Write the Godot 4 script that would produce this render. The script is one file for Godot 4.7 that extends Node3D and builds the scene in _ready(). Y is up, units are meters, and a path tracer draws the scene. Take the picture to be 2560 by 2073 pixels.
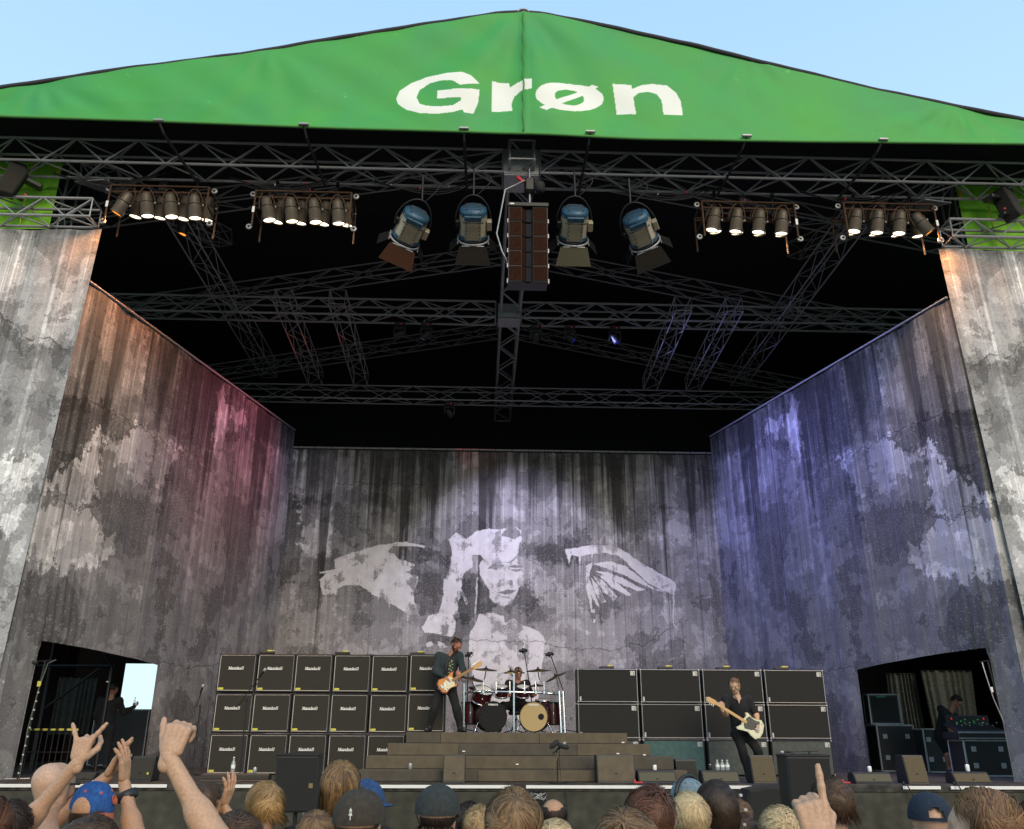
extends Node3D

var M := {}
var names := {}
var meshes := {}
var rng := RandomNumberGenerator.new()

func _ready() -> void:
	rng.seed = 7
	# camera: a phone held just above head height in the crowd, tilted up at the stage
	var cam := Camera3D.new()
	cam.name = "camera"
	cam.position = Vector3(0, 1.98, 0)
	cam.rotation = Vector3(deg_to_rad(20.6), deg_to_rad(-1.9), deg_to_rad(0.24))
	cam.fov = 52.11
	cam.near = 0.1
	cam.far = 900.0
	add_child(cam)
	cam.current = true
	# sky and exposure
	var env := Environment.new()
	env.background_mode = Environment.BG_SKY
	var sky := ProceduralSkyMaterial.new()
	sky.sky_top_color = Color(0.55, 0.73, 0.92)
	sky.sky_horizon_color = Color(0.85, 0.97, 0.99)
	sky.sky_curve = 0.55
	sky.sky_energy_multiplier = 1.0
	sky.ground_bottom_color = Color(0.30, 0.30, 0.26)
	sky.ground_horizon_color = Color(0.55, 0.60, 0.58)
	env.sky = Sky.new()
	env.sky.sky_material = sky
	env.tonemap_mode = Environment.TONE_MAPPER_LINEAR
	env.tonemap_exposure = 1.2
	env.sdfgi_enabled = true
	env.ssao_enabled = true
	env.ssil_enabled = true
	var we := WorldEnvironment.new()
	we.name = "world_environment"
	we.environment = env
	add_child(we)
	# low, hazy evening sun behind the audience, a little to its right
	var sun := DirectionalLight3D.new()
	sun.name = "sun"
	sun.light_color = Color(1.0, 0.90, 0.78)
	sun.light_energy = 0.62
	sun.light_angular_distance = 35.0
	sun.shadow_enabled = true
	sun.sky_mode = DirectionalLight3D.SKY_MODE_LIGHT_ONLY
	sun.rotation = Vector3(deg_to_rad(-24.0), deg_to_rad(16.0), 0)
	add_child(sun)
	make_materials()
	build_structure()
	build_rig()
	build_lamps()
	build_backline()
	build_drums()
	build_stage_props()
	build_wings()
	build_players()
	build_crowd()

# ---------- naming, parts and materials ----------

func numbered(called: String) -> String:
	var n: int = names.get(called, 0)
	names[called] = n + 1
	return called if n == 0 else "%s_%03d" % [called, n]

func thing(called: String, label: String, category: String, at := Vector3.ZERO, group := "", basis := Basis()) -> Node3D:
	var o := Node3D.new()
	o.name = numbered(called)
	o.transform = Transform3D(basis, at)
	o.set_meta("label", label)
	o.set_meta("category", category)
	if group != "":
		o.set_meta("group", group)
	add_child(o)
	return o

func part(parent: Node3D, called: String, mesh: Mesh, m: Material, x := Transform3D()) -> MeshInstance3D:
	var o := MeshInstance3D.new()
	o.name = called
	o.mesh = mesh
	o.material_override = m
	o.transform = x
	o.cast_shadow = GeometryInstance3D.SHADOW_CASTING_SETTING_DOUBLE_SIDED
	parent.add_child(o, true)
	return o

func at(x: float, y: float, z: float) -> Transform3D:
	return Transform3D(Basis(), Vector3(x, y, z))

func lin(r: float, g: float, b: float) -> Color:
	return Color(r, g, b).linear_to_srgb()

func mat(key: String, c: Color, rough := 0.8, metal := 0.0) -> StandardMaterial3D:
	var m := StandardMaterial3D.new()
	m.resource_name = key
	m.albedo_color = c
	m.roughness = rough
	m.metallic = metal
	M[key] = m
	return m

func noise_tex(freq: float, seed_: int, size := 256, lo := 0.6, hi := 1.0, kind := FastNoiseLite.TYPE_SIMPLEX_SMOOTH, oct := 4) -> ImageTexture:
	var n := FastNoiseLite.new()
	n.seed = seed_
	n.noise_type = kind
	n.frequency = freq
	n.fractal_octaves = oct
	var im := n.get_seamless_image(size, size)
	im.convert(Image.FORMAT_RGB8)
	var d := im.get_data()
	var lut := PackedByteArray()
	lut.resize(256)
	for i in 256:
		lut[i] = int(255.0 * clampf(lerpf(lo, hi, i / 255.0), 0, 1))
	for i in d.size():
		d[i] = lut[d[i]]
	return ImageTexture.create_from_image(Image.create_from_data(size, size, false, Image.FORMAT_RGB8, d))

func worn(m: StandardMaterial3D, tex: Texture2D, scale: float, bump: Texture2D = null, depth := 0.0) -> StandardMaterial3D:
	m.albedo_texture = tex
	m.uv1_triplanar = true
	m.uv1_scale = Vector3.ONE * scale
	if bump:
		m.heightmap_enabled = true
		m.heightmap_texture = bump
		m.heightmap_scale = depth
	return m

func make_materials() -> void:
	var soft := noise_tex(0.02, 3, 256, 0.62, 1.0)
	var fine := noise_tex(0.2, 5, 256, 0.7, 1.0, FastNoiseLite.TYPE_VALUE, 2)
	var scuff := noise_tex(0.035, 11, 256, 0.35, 1.25)
	var dim := noise_tex(0.03, 8, 256, 0.84, 1.0)
	M["t_soft"] = soft
	M["t_fine"] = fine
	worn(mat("ground", lin(0.10, 0.09, 0.06), 0.95), scuff, 0.35)
	worn(mat("deck", lin(0.055, 0.048, 0.038), 0.75), scuff, 0.5)
	worn(mat("step", lin(0.125, 0.098, 0.062), 0.85), dim, 0.6)
	worn(mat("step_dark", lin(0.085, 0.072, 0.052), 0.85), dim, 0.6)
	worn(mat("skirt", lin(0.075, 0.072, 0.052), 0.95), soft, 0.5)
	mat("white_trim", lin(0.75, 0.74, 0.70), 0.6)
	mat("black_cloth", lin(0.012, 0.012, 0.014), 0.98)
	mat("roof_lining", lin(0.010, 0.011, 0.015), 0.9)
	worn(mat("alu", lin(0.52, 0.525, 0.535), 0.42, 0.35), fine, 1.5)
	M["alu_dull"] = M["alu"]
	M["alu_dark"] = M["alu_dull"]
	worn(mat("rust", lin(0.15, 0.08, 0.045), 0.85, 0.2), scuff, 2.0)
	worn(mat("can_black", lin(0.15, 0.125, 0.095), 0.5, 0.4), dim, 2.0)
	mat("black_metal", lin(0.02, 0.02, 0.02), 0.45, 0.4)
	mat("black_plastic", lin(0.016, 0.016, 0.017), 0.5)
	mat("rubber", lin(0.02, 0.02, 0.02), 0.85)
	worn(mat("tolex", lin(0.022, 0.021, 0.020), 0.6), fine, 6.0)
	worn(mat("grille_brown", lin(0.040, 0.037, 0.029), 0.95), fine, 9.0)
	worn(mat("grille_black", lin(0.024, 0.023, 0.021), 0.95), fine, 9.0)
	worn(mat("cloth_teal", lin(0.07, 0.135, 0.13), 0.95), dim, 1.0)
	worn(mat("cloth_grey", lin(0.085, 0.095, 0.088), 0.95), dim, 1.0)
	mat("piping", lin(0.50, 0.48, 0.42), 0.6)
	mat("silver", lin(0.36, 0.36, 0.355), 0.45, 0.5)
	mat("white_paint", lin(0.80, 0.80, 0.76), 0.6)
	mat("yellow_tag", lin(0.55, 0.50, 0.06), 0.6)
	mat("red_tape", lin(0.55, 0.03, 0.04), 0.6)
	mat("chrome", lin(0.75, 0.75, 0.76), 0.16, 1.0)
	mat("brass", lin(0.28, 0.21, 0.10), 0.35, 0.9)
	mat("brass_dark", lin(0.10, 0.075, 0.045), 0.4, 0.8)
	mat("drum_red", lin(0.045, 0.006, 0.008), 0.3)
	mat("drum_gold", lin(0.42, 0.30, 0.13), 0.55)
	mat("drum_black", lin(0.006, 0.006, 0.006), 0.9)
	worn(mat("array_brown", lin(0.050, 0.021, 0.012), 0.95), soft, 3.0)
	M["array_brown"].metallic_specular = 0.2
	worn(mat("lamp_blue", lin(0.045, 0.13, 0.21), 0.45, 0.2), scuff, 2.5)
	worn(mat("lamp_grey", lin(0.46, 0.40, 0.29), 0.5, 0.4), dim, 3.0)
	worn(mat("barn_door", lin(0.035, 0.028, 0.022), 0.55, 0.4), dim, 2.0)
	worn(mat("panel_green", lin(0.34, 0.82, 0.05), 0.8), dim, 0.6)
	M["panel_green"].backlight_enabled = true
	M["panel_green"].backlight = lin(0.15, 0.4, 0.02)
	worn(mat("curtain_grey", lin(0.16, 0.19, 0.17), 0.9), soft, 1.5)
	mat("hem_green", lin(0.07, 0.26, 0.05), 0.7)
	mat("case_black", lin(0.014, 0.014, 0.014), 0.5)
	mat("glass_clear", Color(0.85, 0.9, 0.9, 0.25), 0.05)
	M["glass_clear"].transparency = BaseMaterial3D.TRANSPARENCY_ALPHA
	for g in [["lens_white", Color(1.0, 0.93, 0.80), 3.0], ["lens_amber", Color(1.0, 0.62, 0.25), 1.2], ["lens_red", Color(1.0, 0.08, 0.04), 0.15], ["led_red", Color(1.0, 0.1, 0.05), 0.5], ["lens_blue", Color(0.3, 0.3, 1.0), 0.06], ["lens_green", Color(0.3, 1.0, 0.2), 0.35], ["lens_lavender", Color(0.8, 0.78, 1.0), 0.04]]:
		var m := mat(g[0], g[1], 0.4)
		m.emission_enabled = true
		m.emission = g[1]
		m.emission_energy_multiplier = g[2]

# ---------- shapes ----------

func tri(st: SurfaceTool, a: Vector3, b: Vector3, c: Vector3) -> void:
	st.add_vertex(a)
	st.add_vertex(b)
	st.add_vertex(c)

func quad(st: SurfaceTool, a: Vector3, b: Vector3, c: Vector3, d: Vector3) -> void:
	tri(st, a, b, c)
	tri(st, a, c, d)

func open(smooth := false) -> SurfaceTool:
	var st := SurfaceTool.new()
	st.begin(Mesh.PRIMITIVE_TRIANGLES)
	st.set_smooth_group(0 if smooth else -1)
	return st

func close(st: SurfaceTool) -> ArrayMesh:
	st.index()
	st.generate_normals()
	return st.commit()

# a box with chamfered edges, centred
func cbox(size: Vector3, b := 0.01) -> Mesh:
	var key := "b%s,%s" % [size, b]
	if meshes.has(key):
		return meshes[key]
	b = minf(b, 0.45 * minf(size.x, minf(size.y, size.z)))
	var st := open()
	var h := size / 2.0
	var faces := []
	for ax in 3:
		for s in [-1.0, 1.0]:
			var u := (ax + 1) % 3
			var v := (ax + 2) % 3
			var q := []
			for k in [[-1, -1], [1, -1], [1, 1], [-1, 1]]:
				var p := Vector3()
				p[ax] = s * h[ax]
				p[u] = k[0] * (h[u] - b)
				p[v] = k[1] * (h[v] - b)
				q.append(p)
			if s > 0:
				q.reverse()
			faces.append(q)
	for ax in 3:
		var u := (ax + 1) % 3
		var v := (ax + 2) % 3
		for su in [-1.0, 1.0]:
			for sv in [-1.0, 1.0]:
				var q := []
				for k in [[-1, 0], [1, 0], [1, 1], [-1, 1]]:
					var p := Vector3()
					p[ax] = k[0] * (h[ax] - b)
					p[u] = su * (h[u] - (0.0 if k[1] == 0 else b))
					p[v] = sv * (h[v] - (b if k[1] == 0 else 0.0))
					q.append(p)
				if su * sv < 0:
					q.reverse()
				faces.append(q)
	for q in faces:
		quad(st, q[0], q[1], q[2], q[3])
	for sx in [-1.0, 1.0]:
		for sy in [-1.0, 1.0]:
			for sz in [-1.0, 1.0]:
				var a := Vector3(sx * h.x, sy * (h.y - b), sz * (h.z - b))
				var c := Vector3(sx * (h.x - b), sy * h.y, sz * (h.z - b))
				var d := Vector3(sx * (h.x - b), sy * (h.y - b), sz * h.z)
				if sx * sy * sz > 0:
					tri(st, a, d, c)
				else:
					tri(st, a, c, d)
	meshes[key] = close(st)
	return meshes[key]

# unit rod along y: radius 1, height 1, centred
func rod(sides := 6) -> Mesh:
	var key := "rod%d" % sides
	if not meshes.has(key):
		meshes[key] = lathe([[0, -0.5], [1, -0.5], [1, 0.5], [0, 0.5]], sides, true)
	return meshes[key]

func along(a: Vector3, b: Vector3, r: float) -> Transform3D:
	var y := b - a
	var l := y.length()
	var d := y / l
	var x := d.cross(Vector3.UP if absf(d.y) < 0.9 else Vector3.RIGHT).normalized()
	return Transform3D(Basis(x * r, y, x.cross(d) * r), (a + b) / 2.0)

func bar(parent: Node3D, called: String, a: Vector3, b: Vector3, r: float, m: Material, sides := 6) -> MeshInstance3D:
	return part(parent, called, rod(sides), m, along(a, b, r))

# profile: [[radius, y], ...] turned round y; a repeated point makes a sharp edge
func lathe(profile: Array, segs := 16, sharp := false) -> ArrayMesh:
	var st := open()
	var rings := profile.size()
	for i in rings - 1:
		st.set_smooth_group(i + 1 if sharp else 1)
		for j in segs:
			var t0 := TAU * j / segs
			var t1 := TAU * (j + 1) / segs
			var r0: float = profile[i][0]
			var r1: float = profile[i + 1][0]
			var y0: float = profile[i][1]
			var y1: float = profile[i + 1][1]
			var a := Vector3(cos(t0) * r0, y0, sin(t0) * r0)
			var b := Vector3(cos(t1) * r0, y0, sin(t1) * r0)
			var c := Vector3(cos(t1) * r1, y1, sin(t1) * r1)
			var d := Vector3(cos(t0) * r1, y1, sin(t0) * r1)
			if r0 > 0.0:
				tri(st, a, b, c)
			if r1 > 0.0:
				tri(st, a, c, d)
	return close(st)

# a tube through points, radii per point
func hose(pts: Array, r: float, sides := 6, r_end := -1.0) -> ArrayMesh:
	var st := open(true)
	var rings := []
	var up := Vector3(0.31, 0.2, 0.93)
	for i in pts.size():
		var d: Vector3 = (pts[mini(i + 1, pts.size() - 1)] - pts[maxi(i - 1, 0)]).normalized()
		var x := d.cross(up).normalized()
		var y := x.cross(d)
		var rr := r if r_end < 0.0 else lerpf(r, r_end, float(i) / (pts.size() - 1))
		var ring := []
		for k in sides:
			var t := TAU * k / sides
			ring.append(pts[i] + (x * cos(t) + y * sin(t)) * rr)
		rings.append(ring)
	for i in pts.size() - 1:
		for k in sides:
			var k2 := (k + 1) % sides
			quad(st, rings[i][k], rings[i][k2], rings[i + 1][k2], rings[i + 1][k])
	for k in range(1, sides - 1):
		tri(st, rings[0][0], rings[0][k + 1], rings[0][k])
		tri(st, rings[-1][0], rings[-1][k], rings[-1][k + 1])
	return close(st)

# outline in x,y given thickness in z with a small chamfer
func slab(poly: PackedVector2Array, depth: float, bevel := 0.0) -> ArrayMesh:
	var st := open()
	if Geometry2D.is_polygon_clockwise(poly):
		poly.reverse()
	var inner := poly
	if bevel > 0.0:
		var off := Geometry2D.offset_polygon(poly, -bevel)
		if off.size() == 1 and off[0].size() == poly.size():
			inner = PackedVector2Array()
			for p in poly:
				var best: Vector2 = off[0][0]
				for q in off[0]:
					if q.distance_squared_to(p) < best.distance_squared_to(p):
						best = q
				inner.append(best)
	var z := depth / 2.0
	var idx := Geometry2D.triangulate_polygon(inner)
	for i in range(0, idx.size(), 3):
		var a := inner[idx[i]]
		var b := inner[idx[i + 1]]
		var c := inner[idx[i + 2]]
		tri(st, Vector3(a.x, a.y, z), Vector3(c.x, c.y, z), Vector3(b.x, b.y, z))
		tri(st, Vector3(a.x, a.y, -z), Vector3(b.x, b.y, -z), Vector3(c.x, c.y, -z))
	var zb := z - (bevel if inner != poly else 0.0)
	for i in poly.size():
		var j := (i + 1) % poly.size()
		var a := poly[i]
		var b := poly[j]
		quad(st, Vector3(a.x, a.y, zb), Vector3(b.x, b.y, zb), Vector3(b.x, b.y, -zb), Vector3(a.x, a.y, -zb))
		if inner != poly:
			var c := inner[i]
			var d := inner[j]
			quad(st, Vector3(c.x, c.y, z), Vector3(d.x, d.y, z), Vector3(b.x, b.y, zb), Vector3(a.x, a.y, zb))
			quad(st, Vector3(c.x, c.y, -z), Vector3(a.x, a.y, -zb), Vector3(b.x, b.y, -zb), Vector3(d.x, d.y, -z))
	return close(st)

func pts2(a: Array) -> PackedVector2Array:
	var o := PackedVector2Array()
	for i in range(0, a.size(), 2):
		o.append(Vector2(a[i], a[i + 1]))
	return o

# text as a mesh, its baseline at y = 0, starting at x = 0
func letters(text: String, height: float, face := "Droid Sans", weight := 700, italic := false, thick := 0.004) -> TextMesh:
	var f := SystemFont.new()
	f.font_names = PackedStringArray([face])
	f.font_weight = weight
	f.font_italic = italic
	var t := TextMesh.new()
	t.text = text
	t.font = f
	t.font_size = 32
	t.pixel_size = height / 23.0
	t.depth = thick
	t.curve_step = 4.0
	t.horizontal_alignment = HORIZONTAL_ALIGNMENT_CENTER
	return t

# a cloth from grid points: f(u, v) -> Vector3, with uv; both sides are drawn
func sheet(nu: int, nv: int, f: Callable, us: Array = []) -> ArrayMesh:
	var st := open(true)
	for j in nv + 1:
		for i in nu + 1:
			var u: float = us[i] if us.size() else float(i) / nu
			var v := float(j) / nv
			st.set_uv(Vector2(u, 1.0 - v))
			st.add_vertex(f.call(u, v))
	for j in nv:
		for i in nu:
			var a := j * (nu + 1) + i
			for k in [a, a + nu + 1, a + nu + 2, a, a + nu + 2, a + 1]:
				st.add_index(k)
	st.generate_normals()
	return st.commit()

# ---------- pictures computed for the printed cloths ----------

func noise_bytes(w: int, h: int, freq: float, seed_: int, oct := 4, kind := FastNoiseLite.TYPE_SIMPLEX_SMOOTH, warp := 0.0, gw := 0, gh := 0, gain := 0.5) -> PackedByteArray:
	var n := FastNoiseLite.new()
	n.seed = seed_
	n.noise_type = kind
	n.frequency = freq
	n.fractal_octaves = oct
	n.fractal_gain = gain
	if warp > 0.0:
		n.domain_warp_enabled = true
		n.domain_warp_amplitude = warp
		n.domain_warp_frequency = freq * 2.0
	if kind == FastNoiseLite.TYPE_CELLULAR:
		n.cellular_return_type = FastNoiseLite.RETURN_DISTANCE
	var im := n.get_image(gw if gw else w, gh if gh else h, false, false, true)
	im.convert(Image.FORMAT_L8)
	if gw or gh:
		im.resize(w, h, Image.INTERPOLATE_CUBIC)
	return im.get_data()

func fill_poly(mask: PackedByteArray, w: int, h: int, p: PackedVector2Array, value: int) -> void:
	var y0 := 1e9
	var y1 := -1e9
	for q in p:
		y0 = minf(y0, q.y)
		y1 = maxf(y1, q.y)
	for y in range(maxi(0, int(ceil(y0))), mini(h - 1, int(floor(y1))) + 1):
		var xs := []
		for i in p.size():
			var a := p[i]
			var b := p[(i + 1) % p.size()]
			if (a.y <= y and b.y > y) or (b.y <= y and a.y > y):
				xs.append(a.x + (y - a.y) / (b.y - a.y) * (b.x - a.x))
		xs.sort()
		for k in range(0, xs.size() - 1, 2):
			for x in range(maxi(0, int(ceil(xs[k]))), mini(w - 1, int(floor(xs[k + 1]))) + 1):
				mask[y * w + x] = value

func uv_poly(a: Array, w: int, h: int) -> PackedVector2Array:
	var o := PackedVector2Array()
	for i in range(0, a.size(), 2):
		o.append(Vector2(a[i] * w, (1.0 - a[i + 1]) * h))
	return o

# a photograph-like print of an old concrete wall: plaster patches, bare gravel, rain streaks from the top, cracks, and painted shapes
func concrete(w: int, h: int, seed_: int, base: float, patches: Array, paint: Array, cracks: Array, streaks: float) -> ImageTexture:
	var tone := PackedByteArray()
	tone.resize(w * h)
	for p in patches:
		fill_poly(tone, w, h, uv_poly(p[1], w, h), int(p[0] * 255.0))
	var ink := PackedByteArray()
	ink.resize(w * h)
	for p in paint:
		fill_poly(ink, w, h, uv_poly(p[1], w, h), int(p[0] * 255.0))
	var line := PackedByteArray()
	line.resize(w * h)
	var jag := FastNoiseLite.new()
	jag.seed = seed_ + 90
	jag.frequency = 0.035
	jag.fractal_octaves = 4
	for c in cracks:
		var q := uv_poly(c, w, h)
		for i in q.size() - 1:
			var steps := int(q[i].distance_to(q[i + 1]) * 1.5) + 1
			for s in steps:
				var v := q[i].lerp(q[i + 1], float(s) / steps)
				var x := int(v.x + 7.0 * jag.get_noise_2d(v.y, v.x + 300.0))
				var y := int(v.y + 9.0 * jag.get_noise_2d(v.x, v.y))
				var wide := 1 if jag.get_noise_2d(v.x * 2.0, 77.0) > -0.1 else 0
				for k in range(0, wide + 1):
					if x >= 0 and x < w and y + k >= 0 and y + k < h:
						line[(y + k) * w + x] = 255
	var cg := RandomNumberGenerator.new()
	cg.seed = seed_
	for c in 26:
		var q := Vector2(cg.randf() * w, cg.randf() * h)
		var a := cg.randf() * TAU
		for k in cg.randi_range(30, 160):
			a += cg.randf_range(-0.5, 0.5)
			q += Vector2(cos(a), sin(a) * 0.8)
			if q.x >= 0 and q.x < w and q.y >= 0 and q.y < h:
				line[int(q.y) * w + int(q.x)] = 120
	var wa := noise_bytes(w, h, 0.03, seed_ + 1, 6, FastNoiseLite.TYPE_SIMPLEX_SMOOTH, 0.0, 0, 0, 0.62)
	var wb := noise_bytes(w, h, 0.03, seed_ + 2, 6, FastNoiseLite.TYPE_SIMPLEX_SMOOTH, 0.0, 0, 0, 0.62)
	var low := noise_bytes(w, h, 0.005, seed_ + 3, 4)
	var mid := noise_bytes(w, h, 0.025, seed_ + 4, 5, FastNoiseLite.TYPE_SIMPLEX_SMOOTH, 0.0, 0, 0, 0.6)
	var skin := noise_bytes(w, h, 0.0045, seed_ + 9, 7, FastNoiseLite.TYPE_SIMPLEX_SMOOTH, 0.0, w, int(h / 1.15), 0.6)
	var skin2 := noise_bytes(w, h, 0.013, seed_ + 10, 7, FastNoiseLite.TYPE_SIMPLEX_SMOOTH, 0.0, 0, 0, 0.66)
	var chip := noise_bytes(w, h, 0.018, seed_ + 12, 4, FastNoiseLite.TYPE_SIMPLEX_SMOOTH, 0.0, w, int(h / 1.3), 0.6)
	var drip := noise_bytes(w, h, 0.07, seed_ + 13, 3, FastNoiseLite.TYPE_SIMPLEX_SMOOTH, 0.0, w, 5)
	var fine := noise_bytes(w, h, 0.2, seed_ + 5, 3)
	var peb := noise_bytes(w, h, 0.16, seed_ + 6, 1, FastNoiseLite.TYPE_CELLULAR)
	var run := noise_bytes(w, h, 0.03, seed_ + 7, 5, FastNoiseLite.TYPE_SIMPLEX_SMOOTH, 0.0, w, 6, 0.6)
	var run2 := noise_bytes(w, h, 0.012, seed_ + 8, 3, FastNoiseLite.TYPE_SIMPLEX_SMOOTH, 0.0, w, 10)
	var band := noise_bytes(w, h, 0.03, seed_ + 11, 5, FastNoiseLite.TYPE_SIMPLEX_SMOOTH, 0.0, 8, h, 0.6)
	var lut := PackedByteArray()
	lut.resize(1024)
	for i in 1024:
		lut[i] = int(255.0 * Color(i / 1023.0, 0, 0).linear_to_srgb().r)
	var out := PackedByteArray()
	out.resize(w * h * 3)
	var i := 0
	for y in h:
		var fy := float(y) / h
		for x in w:
			var ox := clampi(x + (wa[i] - 128) / 5, 0, w - 1)
			var oy := clampi(y + (wb[i] - 128) / 5 + (run[i] - 128) / 7, 0, h - 1)
			var t: int = tone[oy * w + ox]
			var l: float = low[i] / 255.0
			var m: float = mid[i] / 255.0
			var f: float = fine[i] / 255.0
			var v := base * (0.92 + 0.16 * l)
			if t > 0:
				v = t / 255.0
			v *= 0.97 + 0.06 * m
			v *= 0.9 + 0.2 * band[i] / 255.0
			# worn layers of plaster with crisp ragged edges, gravel showing in the deep ones
			var e: float = skin[i] / 255.0 + 0.06 * (wa[i] / 255.0 - 0.5) + 0.18 * (run[i] / 255.0 - 0.5) * maxf(0.0, 1.15 - 1.7 * fy)
			v *= 0.60 + 0.40 * float(e > 0.39) + 0.42 * float(e > 0.67)
			var e2: float = skin2[i] / 255.0
			var e3: float = chip[i] / 255.0 + 0.08 * (wb[i] / 255.0 - 0.5) + 0.16 * (drip[i] / 255.0 - 0.5) * maxf(0.0, 1.1 - 1.6 * fy)
			v *= 0.8 + 0.2 * float(e3 > 0.29) + 0.26 * float(e3 > 0.74)
			v *= 1.0 + 0.5 * smoothstep(0.64, 0.66, drip[i] / 255.0) * (1.0 - fy)
			if peb[i] < 44 and f > 0.52 and (e < 0.47 or (t > 0 and t < 34) or e2 < 0.42):
				v += 0.13
			# rain streaks printed down from the top
			var s: float = run[i] / 255.0
			var s2: float = run2[i] / 255.0
			var k := clampf((s * 0.8 + s2 * 0.75 - 0.62 - fy * 1.15) * 5.0, 0.0, 1.0) * streaks
			k = maxf(k, clampf((s - 0.66 - fy * 0.12) * 6.0, 0.0, 1.0) * 0.55 * streaks)
			v *= 1.0 - 0.78 * k
			v *= (0.80 + 0.40 * f) * (1.0 + (s - 0.5) * (0.55 - 0.45 * fy))
			ox = clampi(x + (wa[i] - 128) / 30, 1, w - 2)
			oy = clampi(y + (wb[i] - 128) / 30, 1, h - 2)
			var at_ := oy * w + ox
			var p: float = (ink[at_] * 2 + ink[at_ - 1] + ink[at_ + 1] + ink[at_ - w] + ink[at_ + w]) / (6.0 * 255.0)
			if p > 0.0:
				var cover := clampf((e2 * 1.2 + 0.5 * s + 0.25 * f - 0.66) * 4.0, 0.2, 0.92)
				v = lerpf(v, v * 0.26 + p * (0.72 + 0.24 * m), cover * (1.0 if ink[at_] else 0.5))
			if line[i]:
				v *= 0.3 if line[i] > 200 else 0.6
			var q := clampf(v, 0.004, 0.99) * 1023.0
			var j := i * 3
			out[j] = lut[int(minf(q * (1.03 - 0.05 * m), 1023.0))]
			out[j + 1] = lut[int(q * 0.985)]
			out[j + 2] = lut[int(minf(q * (0.95 + 0.05 * l), 1023.0))]
			i += 1
	var im := Image.create_from_data(w, h, false, Image.FORMAT_RGB8, out)
	return ImageTexture.create_from_image(im)

func printed(key: String, tex: Texture2D, rough := 0.9) -> StandardMaterial3D:
	var m := mat(key, Color.WHITE, rough)
	m.albedo_texture = tex
	m.texture_repeat = false
	m.heightmap_enabled = false
	return m

func curve(pts: Array, x: float) -> float:
	if x <= pts[0][0]:
		return pts[0][1]
	for i in pts.size() - 1:
		if x <= pts[i + 1][0]:
			return lerpf(pts[i][1], pts[i + 1][1], (x - pts[i][0]) / (pts[i + 1][0] - pts[i][0]))
	return pts[-1][1]

func folds(x: float, y: float, amp: float, seed_ := 0.0) -> float:
	return amp * (sin(x * 5.1 + seed_ + 0.6 * sin(x * 1.7)) * 0.5 + sin(x * 11.3 + seed_ * 2.0 + y * 0.15) * 0.22 + sin(x * 2.2 + seed_ * 3.0 + 0.2 * y) * 0.5)

const RIDGE := [[-12.6, 13.30], [-9.72, 13.90], [-7.46, 14.44], [-5.12, 14.91], [-2.73, 15.53], [0.1, 16.20], [0.64, 16.26], [1.1, 16.23], [2.12, 16.02], [4.2, 15.52], [6.1, 14.98], [8.02, 14.45], [10.95, 13.80], [13.3, 13.30]]
const HEM := [[-12.6, 13.24], [-9.58, 13.24], [-6.49, 13.21], [-3.36, 13.17], [-1.0, 13.155], [0.66, 13.15], [3.0, 13.10], [6.2, 13.13], [10.8, 13.22], [13.3, 13.23]]

func banner_picture() -> ImageTexture:
	var w := 2048
	var h := 256
	var x0 := -12.6
	var sx := w / 25.9
	var sy := h / 3.2
	var mask := PackedByteArray()
	mask.resize(w * h)
	var L := gable_letters()
	for k in 6:
		var p := PackedVector2Array()
		for i in range(0, L[k].size(), 2):
			p.append(Vector2((L[k][i] - x0) * sx, (16.3 - L[k][i + 1]) * sy))
		fill_poly(mask, w, h, p, 0 if k == 4 else 255)
	var low := noise_bytes(w, h, 0.005, 61, 4)
	var fine := noise_bytes(w, h, 0.3, 62, 2)
	var scr := noise_bytes(w, h, 0.05, 63, 4, FastNoiseLite.TYPE_SIMPLEX_SMOOTH, 30.0)
	var spot := noise_bytes(w, h, 0.012, 64, 3)
	var out := PackedByteArray()
	out.resize(w * h * 3)
	for i in w * h:
		var l: float = low[i] / 255.0
		var f: float = fine[i] / 255.0
		var r := 60.0 + 12.0 * l
		var g := 153.0 + 12.0 * l + 6.0 * f
		var b := 60.0 + 26.0 * (1.0 - l)
		if scr[i] > 212 and spot[i] > 178:
			r += 40.0
			g += 30.0
			b += 25.0
		if mask[i]:
			r = 246.0 - 6.0 * f
			g = 247.0 - 6.0 * f
			b = 238.0 - 8.0 * f
		out[i * 3] = int(r)
		out[i * 3 + 1] = int(g)
		out[i * 3 + 2] = int(b)
	return ImageTexture.create_from_image(Image.create_from_data(w, h, false, Image.FORMAT_RGB8, out))

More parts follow.
